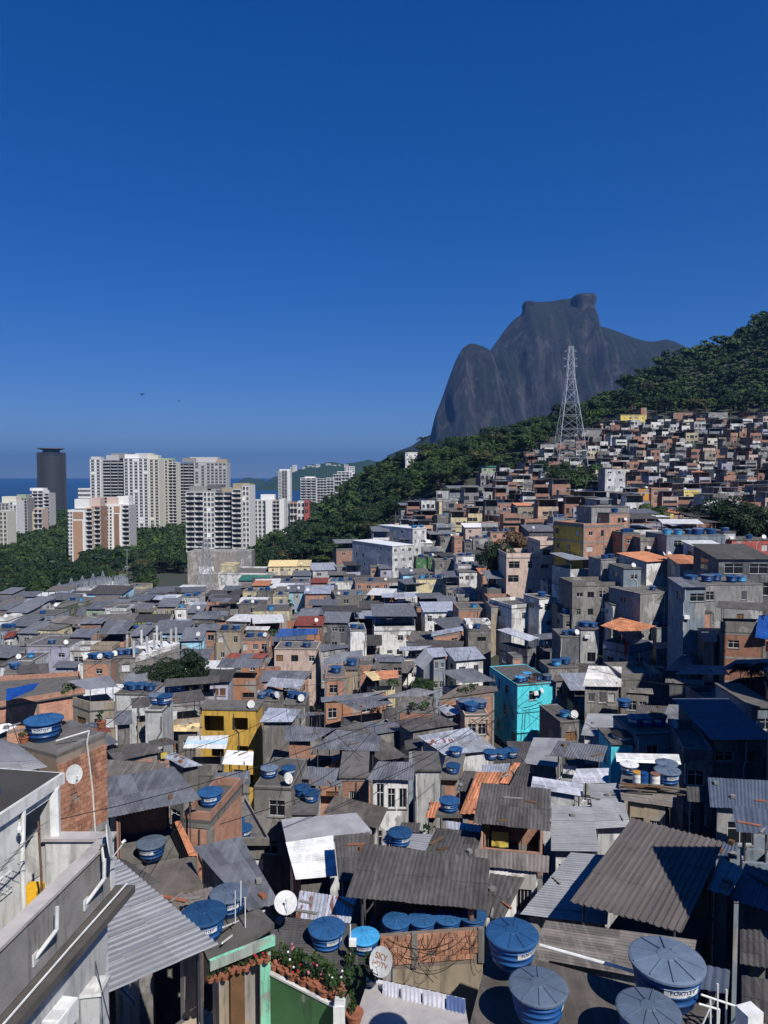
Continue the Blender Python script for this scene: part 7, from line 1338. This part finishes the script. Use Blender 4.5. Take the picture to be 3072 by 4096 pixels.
def sky_dish():
    p = at(*src('T2', 793, 1275), 19.9); t = dish(p, .78, -.5, .45, 'tilted white dish with brown lettering above the patio'); m = M()
    for w_, h_, zc in (('SKY', .3, .14), ('HDTV', .24, -.12)):
        v, f = text_faces(w_, h_); b0 = len(m.v); k = m.m(plain('letter_brown', (.30, .14, .08), .7))
        for x, y in v: yy = y+zc; m.v.append((x-.03, -.22*(x*x+yy*yy)-.012, yy))
        for q in f: m.f.append(tuple(b0+i for i in q)); m.mi.append(k)
    o = bpy.data.objects.new('lettering', m.mesh('lettering')); COL.objects.link(o); o.parent = t
    q = thing('dish_pole', 'bent steel pole holding the lettered dish', 'pole', tuple(p+Vector((.1, .3, -1.2)))); m = M(); m.path([p+Vector((.05, .25, -.2)), p+Vector((.3, .3, -.35)), p+Vector((.3, .35, -1.6))], .03, STEEL); m.put('tube', q)
    c = at(*src('T2', 215, 925), 22.5); dish(c, .8, .25, 1.05, 'large pale mesh dish lying back beside the rusty shed')
    c = at(*src('T2', 605, 1100), 21.3); t2 = thing('lamp_pole', 'thin white pole with a small floodlight between the two tanks', 'pole', tuple(c-Vector((0, 0, 1.2)))); m = M(); m.bar(c-Vector((0, 0, 1.6)), c+Vector((0, 0, .25)), .025, PIPE); m.put('tube', t2); m = M(); m.box(tuple(c+Vector((.08, -.1, -.25))), (.22, .14, .2), WHITEP); m.put('lamp_head', t2)
sky_dish()
def tank_row():
    h = FG['big']; A, B = at(*src('T2', 785, 1122), 23.), at(*src('T2', 1405, 1195), 23.4); z = A.z; B.z = z; m = M(); m.prism([A[:2], B[:2], (B+Vector((0, .16, 0)))[:2], (A+Vector((0, .16, 0)))[:2]], z-1.2, z-.02, MORT); w_ = thing('brick_wall', 'low brick wall hung with cables in front of the four round tanks', 'wall', tuple(A-Vector((0, 0, 1.2)))); m.put('core', w_)
    bricks(w_, A, B, z-1.02, z-.02, .29, .2)
    m = M(); m.prism([A[:2], B[:2], (B+Vector((0, .2, 0)))[:2], (A+Vector((0, .2, 0)))[:2]], z-6, z-1.2, wallmat('tan')); m.put('base', w_)
    for u in (.33, .98): c = A.lerp(B, u); m = M(); m.box((c.x, c.y-.03, z-.55), (.2, .12, 1.2), BAND); m.put('column', w_)
    for i in range(4):
        c = A.lerp(B, .16+.255*i)+Vector((0, .75, 0)); tank((c.x, c.y, z-.5), .98, f'{["first", "second", "third", "last"][i]} from the dish end of the four blue tanks behind the brick wall', 'b', 0, False, group='tanks under the large dark roof')
    m = M(); c = A.lerp(B, .5)+Vector((0, .75, 0)); m.box((c.x, c.y, z-.58), ((B-A).length, 1.2, .14), BAND); m.put('tank_shelf', h)
    cb = thing('cable_tangle', 'tangle of black cables drooping over the low brick wall', 'cables', tuple(A)); rr = random.Random(3)
    for k in range(16):
        u0, u1 = rr.random(), rr.random(); p, q = A.lerp(B, u0)+Vector((0, -.1, rr.uniform(-.2, .1))), A.lerp(B, u1)+Vector((rr.uniform(-.2, .2), -.1-.2*rr.random(), rr.uniform(-1.6, 0))); sag = rr.uniform(.1, .7); pts = [p.lerp(q, s_/8)-Vector((0, 0, sag*4*s_/8*(1-s_/8))) for s_ in range(9)]; m = M(); m.path(pts, .008, BLACK, 4); m.put('cable', cb)
tank_row()
def slab_tanks():
    z = CZ-10.2; put = lambda x, y, dd, D, lb, lid, f: tank((ray(*src('T3', x, y)).x*dd, dd, z), D, lb, lid, 0, True, f, group='large tanks on the stained flat roof')
    put(1045, 1400, 13.45, 1.42, 'largest tank with a faded grey blue lid on the stained flat roof', 'g', .12)
    put(115, 1190, 14.5, 1.1, 'dark blue tank at the far corner of the stained flat roof', 'b', .62)
    put(272, 1545, 12.95, 1.1, 'pale lidded tank standing in front of the dark blue one on the flat roof', 'g', 1.4)
    put(935, 1690, 12.35, 1.12, 'pale lidded tank cut off below the largest tank', 'g', -.2)
    t = FG['slab']; m = M(); P = lambda x, y, dd: at(*src('T3', x, y), dd)
    a, b = P(280, 1245, 14.9), P(830, 1405, 14.1); a.z = b.z = z+.06; m.path([a, b, b+(b-a)*.6], .035, PIPE, 8); m.put('pipe', t)
    fr = thing('pipe_frame', 'white plastic pipe frame beside the largest tank', 'pipes', tuple(P(1350, 1640, 12.9)))
    for q in ([(1255, 1475), (1480, 1550), (1475, 1653)], [(1240, 1530), (1365, 1565), (1360, 1660)], [(1310, 1490), (1312, 1700)], [(1355, 1410), (1352, 1700)], [(1408, 1445), (1405, 1700)], [(1305, 1560), (1270, 1640), (1245, 1700)], [(1475, 1600), (1430, 1660)]):
        m = M(); m.path([P(x, y, 12.9) for x, y in q], .02, PIPE, 6); m.put('pipe', fr)
    m = M(); c = P(1545, 1640, 12.6); m.box(tuple(c), (.35, .3, .5), WHITEP, .3); tag(m.put('gas_box', None, tuple(c)), 'white box beside the plastic pipe frame', 'box')
    for i, (x, y) in enumerate(((870, 185), (907, 190), (977, 195))): k = FG['plat']['_z']; r = ray(*src('T3', x, y+28)); dd = (k-CZ)/r.z; drum((r.x*dd, dd, k), .72, ('white drum with an orange lid on the tank platform', 'blue drum between two white drums on the tank platform', 'white drum with a brown lid on the tank platform')[i], (WHITEP, TANKB, WHITEP)[i], (plain('lid_orange', (.5, .25, .03), .6), TANKB, plain('lid_brown', (.2, .1, .07), .7))[i])
    pl = thing('plank_pile', 'heap of rotten planks along the front of the tank platform', 'planks', tuple(P(930, 225, 35.8)))
    for i in range(16):
        a = P(760+rnd.random()*220, 200+rnd.random()*40, 35.9-.04*i); b = a+Vector((rnd.uniform(1.2, 2.6), rnd.uniform(-.2, .2), rnd.uniform(-.35, -.05))); m = M(); m.bar(a, b, .035, rnd.choice((WOOD, plain('grey_wood', (.2, .17, .14), .9, 0, .1, .3))), 4); m.put('plank', pl)
slab_tanks()
def extras():
    for t_, x, y, d, r in (('T6', 250, 700, 84, 3.4), ('T6', 230, 800, 77, 3.6), ('T6', 260, 880, 70, 3.6), ('T6', 150, 850, 74, 3), ('T6', 330, 840, 72, 3), ('B', 320, 300, 232, 6), ('B', 330, 340, 222, 6), ('B', 150, 300, 228, 4), ('A', 1400, 1000, 79, 3.6), ('A', 1550, 1000, 79, 3.2), ('A', 1250, 1000, 79, 3), ('T4', 1380, 850, 60, 3), ('G', 763, 900, 322, 7), ('G', 735, 920, 312, 6), ('G', 790, 920, 312, 6), ('G', 763, 930, 302, 5)):
        c_ = at(*src(t_, x, y), d); OCC.append((c_.x, c_.y, r))
    P = lambda t, x, y, d: at(*src(t, x, y), d)
    # ledges, cables, dish and painted loggia shade of the turquoise house
    tq = FG['turq']; TM = wallmat('turq'); r14 = R_(14); A = P('C', 1155, 1068, 88); Wd = Vector((math.cos(r14), math.sin(r14), 0)); Nd = Vector((math.sin(r14), -math.cos(r14), 0)); c0 = P('C', 1311, 1068, 88); wd = (1467-1155)/2*88/FP/math.cos(r14); fl = c0-Wd*wd/2
    for dz, pr in ((-3.55, .12), (-6.05, .22)):
        m = M(); a, b, c, d = fl+Nd*pr-Wd*pr, fl+Wd*(wd+.05)+Nd*pr, fl+Wd*(wd+.05)-Nd*.02, fl-Nd*.02-Wd*pr; m.prism([q[:2] for q in (a, b, c, d)], c0.z+dz, c0.z+dz+.22, TM); m.put('ledge', tq)
        m = M(); e = fl-Nd*9; a, b, c, d = fl+Nd*pr-Wd*pr, fl-Wd*.0+Nd*0, e, e-Wd*pr; m.prism([q[:2] for q in (a, b, c, d)], c0.z+dz, c0.z+dz+.2, TM); m.put('ledge', tq)
    for k in range(3): m = M(); q = fl-Nd*(1.6+2.4*k)-Wd*.02; m.box((q.x, q.y, c0.z-1.35), (.08, 1.9, 1.1), DARK, r14); m.put('loggia_shade_panel', tq)  # dark panels on the side wall paint the shade of an open loggia
    for (u0, z0, u1, z1) in ((.3, -3.3, 4.6, -2.6), (.5, -6, 3.6, -3.4), (.4, -7.5, .6, -3.4), (3.9, -6., 3.9, -3.2), (.6, -2.9, 3.2, -2.3), (.8, -7.8, .9, -3.6)):
        m = M(); p0, p1 = fl+Wd*u0+Nd*.07+Vector((0, 0, z0)), fl+Wd*u1+Nd*.07+Vector((0, 0, z1)); m.path([p0.lerp(p1, k/6)-Vector((0, 0, .5*k/6*(1-k/6))) for k in range(7)], .022, BLACK, 4); m.put('cable', tq)
    q = fl+Wd*2.9+Nd*.55+Vector((0, 0, -.75)); dish(tuple(q), .7, .9, .5, 'pinkish dish on the front of the bright turquoise house')
    m = M(); [m.bar(fl+Wd*(1.5+.16*k)+Nd*.3+Vector((0, 0, .15)), fl+Wd*(1.9+.16*k)-Nd*.7+Vector((0, 0, .75)), .035, WOOD, 4) for k in range(6)]; tag(m.put('wooden_rack', None, tuple(fl)), 'broken wooden rack leaning over the edge of the turquoise roof', 'rack')
    # support post of the big ribbed roof, and tripod steel under the slate roof
    e = FG['e']; m = M(); a = P('T1', 1210, 1215, 17.8); m.bar(a, a-Vector((0, 0, 5)), .05, STEEL, 8); m.put('post', e)
    # blue tarpaulins
    BT = plain('tarpaulin_blue', (.008, .06, .27), .8, 0, .15)
    def tarp(pts, lb, seed):
        a, b, c, d = pts; rows = []
        for v in np.linspace(0, 1, 9): rows.append([tuple(a.lerp(b, u).lerp(d.lerp(c, u), v)+Vector((0, -.12, .14))*fbm(u*3+seed, v*3)) for u in np.linspace(0, 1, 13)])
        m = M(); m.grid(rows, BT); tag(m.put('tarpaulin', None, tuple(a), smooth=True), lb, 'tarpaulin')
    tarp([P('T4', 35, 610, 72.5), P('T4', 200, 545, 72.5), P('T4', 235, 500, 74.5), P('T4', 40, 535, 74.5)], 'crumpled blue tarpaulin draped over the brick terrace wall', 1.)
    tarp([P('D', 1555, 700, 79.5), P('D', 1690, 720, 79.5), P('D', 1690, 520, 80.6), P('D', 1585, 520, 80.6)], 'bright blue tarpaulin hanging from the corrugated balcony', 5.)
    # flags, hammock
    fl = thing('flag', 'red and black flag on a pole at the lilac balcony', 'flag', tuple(P('D', 500, 900, 99))); m = M(); m.bar(P('D', 500, 900, 99), P('D', 488, 675, 99), .04, STEEL); m.put('pole', fl); m = M(); a = P('D', 489, 690, 98.9)
    m.grid([[tuple(a+Vector((.1+.35*math.sin(v*2.2+u), .15*math.sin(u*3+v*3), -v*2.4)) + Vector((u*.45, 0, -u*.9))) for u in np.linspace(0, 1, 5)] for v in np.linspace(0, 1, 7)], plain('flag_red', (.45, .03, .02), .8)); m.put('cloth', fl)
    hm = thing('hammock', 'white hammock slung under the slate roof', 'hammock', tuple(P('C', 1455, 800, 100))); a, b = P('C', 1388, 740, 100), P('C', 1538, 722, 100); rows = []
    for w_ in (-.3, -.1, .1, .3): rows.append([tuple(a.lerp(b, u)+Vector((0, w_*math.sin(u*math.pi), -1.7*math.sin(u*math.pi)**1.0+abs(w_)*.5))) for u in np.linspace(0, 1, 15)])
    m = M(); m.grid(rows, plain('hammock_cloth', (.7, .68, .62), .9)); m.put('cloth', hm)
    # unfinished house with bare columns
    uf = thing('house', None, 'house', (0, 0, 0)); z = None
    a, b = P('A', 1090, 905, 97), P('A', 1440, 865, 106); uf.location = a; uf['_o'] = list(a); m = M(); dd = (b-a); dd.z = 0; n = Vector((-dd.y, dd.x, 0)).normalized()*5; m.prism([a[:2], b[:2], (b+n)[:2], (a+n)[:2]], a.z-8, a.z+.1, wallmat('conc')); m.put('wall', uf); m = M(); m.prism([a[:2], b[:2], (b+n)[:2], (a+n)[:2]], a.z+.1, a.z+.75, wallmat('white')); m.put('slab', uf)
    for k, u in enumerate((.02, .3, .46, .62, .86, .98)):
        for s_ in ((.1,), (.1, .8))[k % 2]: c = a+dd*u+n*s_; m = M(); m.box((c.x, c.y, a.z+.75+1.15), (.27, .27, 2.3), wallmat('lgrey')); m.put('column', uf)
    reg(uf, 'unfinished house with bare concrete columns on a white slab', ('white', 1, 'p', 'x', a.x, a.y, a.z, 8), [a[:2], b[:2], (b+n)[:2], (a+n)[:2]])
    # two birds
    for i, (x, y, d, lb) in enumerate(((568, 1580, 190, 'black bird gliding, the larger and higher of the two'), (716, 1606, 240, 'small black bird gliding, the lower of the two'))):
        p = P('S', x, y, d); t = thing('bird', lb, 'bird', tuple(p), 'birds over the sea'); m = M(); s_ = .75 if i == 0 else .6
        m.lathe([(0, -.5*s_), (.09*s_, -.25*s_), (.12*s_, 0), (.07*s_, .3*s_), (0, .5*s_)], BLACK, 8, p); m.put('body', t)
        for q in (-1, 1): m = M(); b0 = p+Vector((0, 0, .1)); m.quad([b0+Vector((0, -.14*s_, .12*s_)), b0+Vector((q*.6*s_, -.05, .42*s_)), b0+Vector((q*1.1*s_, .1, .30*s_)), b0+Vector((q*.6*s_, .18*s_, .22*s_)), b0+Vector((0, .15*s_, -.12*s_))], BLACK); m.quad([b0+Vector((0, -.14*s_, .09*s_)), b0+Vector((q*.6*s_, -.05, .39*s_)), b0+Vector((q*1.1*s_, .1, .29*s_)), b0+Vector((q*.6*s_, .18*s_, .19*s_)), b0+Vector((0, .15*s_, -.15*s_))][::-1], BLACK); m.put('wing', t)
    # trees inside the town
    def town_tree(t, x, y, d, r, lb, mesh=None, sz=None, lift=.8):
        p = P(t, x, y, d); g = ground_z(p.x, p.y); o = thing('tree', lb, 'tree', (p.x, p.y, min(g, p.z-r*1.5)), 'trees inside the town'); link('crown', mesh or rnd.choice(CROWNS), tuple(p), rnd.random()*6, sz or (r, r, r*.85), o); m = M(); m.bar((p.x, p.y, min(g, p.z-r*1.5)), (p.x, p.y, p.z), r*.09, BARK, 7); m.put('trunk', o); OCC.append((p.x, p.y, r*.6)); return o
    dense = leaf_mesh('crown', *crown_arrays(6500, 30, .04, .9), LEAFD); dense2 = leaf_mesh('crown', *crown_arrays(4600, 24, .045, .8), LEAF); brown = leaf_mesh('crown', *crown_arrays(1200, 12, .08), LEAFB); pale = leaf_mesh('crown', *crown_arrays(900, 12, .07), LEAFP)
    town_tree('A', 1525, 935, 86, 2.6, 'dense rounded dark tree among the grey roofs', dense, (3.0, 2.8, 2.9)); town_tree('A', 1300, 965, 84, 2.0, 'lower spreading dark tree beside the white slab', dense, (3.1, 2.3, 1.9))
    town_tree('M3', 575, 510, 285, 15, 'broad bright green tree at the foot of the big lattice pylon', dense2, (14.5, 10, 12)); town_tree('M3', 420, 440, 300, 8, 'smaller dark tree just left of the broad tree by the pylon', dense2, (8, 6, 7)); town_tree('M3', 960, 715, 178, 7, 'dark leafy tree behind the tall brick block', dense2, (7.4, 6, 5.5)); town_tree('M3', 1400, 690, 165, 9.5, 'large dark tree spreading behind the long blue grey house', dense, (9.5, 7, 6.)); town_tree('M3', 1570, 740, 160, 7, 'dark tree at the end of the long blue grey house', dense, (6.5, 6, 6.))
    town_tree('M3', 1200, 745, 172, 4.2, 'rust brown tree beside the coconut palm', brown); town_tree('M3', 1285, 700, 170, 3, 'small dark tree between palm and large dark tree', dense2); town_tree('E', 985, 1065, 150, 5, 'dark tree wedged beside the wide pink block', dense, (4.6, 4, 5.6)); town_tree('E', 1190, 920, 165, 4.6, 'brownish tree behind the wide pink block', brown, (5, 4, 5)); town_tree('E', 1030, 65, 430, 10, 'pale blossoming tree on the wooded ridge', pale, (11, 8, 5.5)); town_tree('E', 930, 165, 400, 6, 'small pale blossoming tree in the hillside woods', pale, (5.5, 5, 3.4)); town_tree('E', 1350, 320, 330, 4, 'small tree in front of the grey four storey house', dense2); town_tree('C', 400, 1090, 80, 1.7, 'bright green garden tree below the tin house', dense2); town_tree('E', 1150, 320, 360, 8, 'leafy tree between the brick houses near the pylon', dense2, (8.5, 7, 5.5)); town_tree('M2', 300, 680, 420, 4.5, 'small tree below the louvred slab block', dense2)
    # palms
    def palm(t, x, y, d, r, lb, n=16):
        p = P(t, x, y, d); g = min(ground_z(p.x, p.y), p.z-4); o = thing('palm_tree', lb, 'tree', (p.x, p.y, g)); m = M(); m.bar((p.x+.3, p.y, g), p, r*.07, BARK, 7, r*.045); m.put('trunk', o)
        def frond():
            mb = M()
            for s_ in (-1, 1):
                for k in range(11):
                    u = .08+k*.085; zz = .45*u-.75*u*u*1.2; w_ = .30*math.sin(min(1, u*1.1+.1)*math.pi)+.03; mb.quad([(u, 0, zz), (u+.06, 0, zz-.01), (u+.14, s_*w_, zz-.16), (u+.08, s_*w_, zz-.16)], LEAFD)
            mb.path([(0, 0, 0), (.35, 0, .06), (.7, 0, -.13), (1, 0, -.46)], .012, BARK, 4); return mb.mesh('frond')
        me = cached('frond', frond)
        for k in range(n): q = link('frond', me, tuple(p), 6.2832*k/n+rnd.random()*.3, r*rnd.uniform(.85, 1.1), o); q.rotation_euler = (rnd.uniform(-.2, .2), rnd.uniform(-.7, .35), 6.2832*k/n+rnd.random()*.4)
    palm('F', 1035, 880, 175, 4.2, 'coconut palm in front of the tall pale yellow house'); palm('D', 1525, 950, 66, 1.9, 'small dark palm in the shade of the slate blue roof'); palm('M2', 1195, 80, 520, 4.5, 'lone thin palm on the skyline of the wooded ridge', 10); palm('M2', 290, 675, 410, 3.4, 'small palm below the white slab block', 12)
    # stacked plants on roofs
    for t_, x, y, d, r, lb in (('T4', 420, 525, 73.5, 1.1, 'yellow green bush growing along the brick terrace wall'), ('T5', 1050, 630, 66, .8, 'bushy planter on the roof garden'), ('T5', 985, 625, 66, .7, 'second bush on the roof garden next to the big tank'), ('T5', 870, 490, 74, .9, 'young tree beside the cream and orange roof'), ('T2', 1055, 480, 36.5, .5, 'yellow shrub beside the low dark shed'), ('C', 800, 1110, 76, .8, 'leafy pot plant on the wide dark flat roof'), ('C', 700, 1115, 77, .9, 'tall thin plant on the wide dark flat roof'), ('B', 825, 440, 130, 1.2, 'bush on the cream house roof'), ('B', 700, 650, 112, 1.2, 'green climber beside the blue roofed house'), ('T6', 805, 775, 54, .45, 'small plant on top of the black tank')):
        p = P(t_, x, y, d); plant(tuple(p-Vector((0, 0, r*.5))), r, lb, pot=False, group='plants on the roofs')
    p = P('T6', 780, 850, 53); tank(tuple(p-Vector((0, 0, .3))), 1.7, 'bulky dark grey tank on a teal walled roof', 'd', 1, False, 0, 'g'); H('T6', 712, 845, 870, 'turq', 1, 0, 'n', d=52, rot=0, dp=3, dsh=0, ref='teal walled hut carrying the bulky dark tank')
    # overhead cables
    for i, (a, b, sag, lb) in enumerate(((P('S', 2262, 1450, 330), P('S', 3300, 1290, 560), 9, 'upper power line from the big pylon to the wooded hill'), (P('S', 2262, 1500, 330), P('S', 3300, 1340, 560), 9, 'lower power line from the big pylon to the wooded hill'), (P('S', 2250, 1470, 330), P('S', 1100, 1990, 420), 12, 'power line from the big pylon down over the woods'), (P('S', 40, 4060, 12), P('S', 950, 2900, 62), 1.2, 'cable running from the white parapet to the yellow ruin'), (P('S', 330, 3560, 13.9), P('S', 440, 4090, 12), .2, 'loose black cable hanging in front of the ledge'))):
        t = thing('overhead_cable', lb, 'cable', tuple(a)); pts = [a.lerp(b, k/14)-Vector((0, 0, sag*4*k/14*(1-k/14))) for k in range(15)]; m = M(); m.path(pts, .05 if i < 3 else .012, BLACK, 4); m.put('wire', t)
    rr = random.Random(11)
    for k in range(60):
        x, y = rr.uniform(100, 2900), rr.uniform(2300, 3300); d = hit(x, y, .5); a = P('S', x, y, d); b = a+Vector((rr.uniform(-14, 14), rr.uniform(4, 14), rr.uniform(-.5, 1.5))); b.z = max(b.z, surf(b.x, b.y)+.3); t = thing('service_cable', 'thin black service cable sagging between the roofs', 'cable', tuple(a), 'service cables between the roofs'); m = M(); m.path([a.lerp(b, u/8)-Vector((0, 0, .5*4*u/8*(1-u/8))) for u in range(9)], .014+.00012*d, BLACK, 4); m.put('wire', t)
    # tall unseen houses up the slope, added to cast shade across the lower corner
    for i, (x, y, W, dp, z) in enumerate(((16.6, 10, 7.4, 12, -8.4), (29.5, 26, 9.4, 19, -4.5), (40, 47, 10, 9, -4.), (42.5, 56, 9., 12, 0.), (14.6, 3.4, 8, 5.6, -6.))):
        house(x, y, CZ+z, W, dp, 0, 'brick', 4, 2, 'p', 0, ref=('tall brick house on the upper side of the stained flat roof', 'tall brick house up the slope from the shaded alley', 'tall brick house above the shaded slate blue roofs', 'tall brick house above the corrugated balcony', 'tall brick house beside the plastic pipe frame')[i], dsh=0)
extras()
infill()
# ------------------------------------------------------------------ labels that single each house, tank and dish out
LANDM = [('the big lattice pylon', 2275, 1860), ('the bright turquoise house', 2150, 2800), ('the yellow ruin', 914, 2900), ('the pink block', 2140, 2280), ('the tall brick block with ochre side', 2420, 2150), ('the orange tiled house', 2520, 2500), ('the blue roofed house', 1190, 2540),
         ('the white hall', 980, 2320), ('the round tree', 700, 2640), ('the deep green house', 1690, 2260), ('the lemon yellow house', 2530, 1690), ('the tall pale yellow house', 2765, 1990), ('the long grey wall with five tanks', 2900, 2350), ('the brick tower', 300, 3150), ('the lilac house', 190, 2600), ('the large dark roof', 1650, 3500), ('the biggest brown roof', 2560, 3450), ('the broad tree', 2300, 1960), ('the small palm', 2980, 2700), ('the substation', 450, 2360), ('the tall concrete block', 1410, 2480), ('the grey block with white roof', 1610, 2200)]
ROOFW = {'metal': 'slate', 'fibro': 'grey corrugated', 'fibrod': 'dark corrugated', 'metalL': 'silver', 'galv': 'bright silver', 'brown': 'brown', 'clay': 'clay', 'white': 'white'}
def finish_labels():
    used = {}; todo = []
    for h in HOUSES:
        root, ref, info = h
        if ref is None:
            mat, fl, top, roof, cx, cy, z, W = info; sx, sy = proj((cx, cy, z))
            n, lx, ly = min(LANDM, key=lambda l: (l[1]-sx)**2+(l[2]-sy)**2*1.5)
            rel = ('left of' if sx < lx else 'right of') if abs(sx-lx) > abs(sy-ly)*.8 else ('above' if sy < ly else 'below')
            tp = 'flat roofed' if top in 'pn' else (ROOFW.get(roof, 'sheet')+' roofed')
            base = f'{WORD[mat]} {tp} house {rel} {n}'; todo.append((base, sx, sy, h))
        else: used[ref] = 1
    groups = {}
    for b, sx, sy, h in todo: groups.setdefault(b, []).append((sx, sy, h))
    ORD = ['first', 'second', 'third', 'fourth', 'fifth', 'sixth', 'seventh', 'eighth', 'ninth', 'tenth', 'eleventh', 'twelfth']
    for b, l in groups.items():
        l.sort(key=lambda q: q[0])
        if len(l) == 1: l[0][2][1] = b
        elif len(l) == 2: l[0][2][1] = b + ', the one further left'; l[1][2][1] = b + ', the one further right'
        else:
            for i, q in enumerate(l): q[2][1] = b + f', {ORD[min(i, 11)]} from left'
    byroot = {}
    for root, ref, info in HOUSES:
        tag(root, ref, None, 'houses of the hillside town'); byroot[root.name] = ref
    cnt = {}
    for o, root, i, n, kind in HOSTED: cnt.setdefault((root.name, kind), []).append(o)
    for (rn_, kind), l in cnt.items():
        ref = byroot[rn_]; l.sort(key=lambda o: proj(o['_o'])[0] if '_o' in o else 0); n = len(l)
        for i, o in enumerate(l):
            w_ = 'tank' if kind == 'tank' else 'dish'
            pos = '' if n == 1 else (('left ', 'right ')[i] if n == 2 else ORD[min(i, 11)]+' ')
            o['label'] = fit({'tank': f'{pos}water tank on {ref}', 'dish': f'{pos}satellite dish on {ref}', 'washing': f'washing line on {ref}', 'antenna': f'TV antenna on {ref}', 'brick': f'{pos}loose brick on {ref}', 'batten': f'{pos}loose batten on {ref}'}[kind])
def fit(s):
    t = s.split(); return s if len(t) <= 16 else ' '.join(t[:16])
finish_labels()
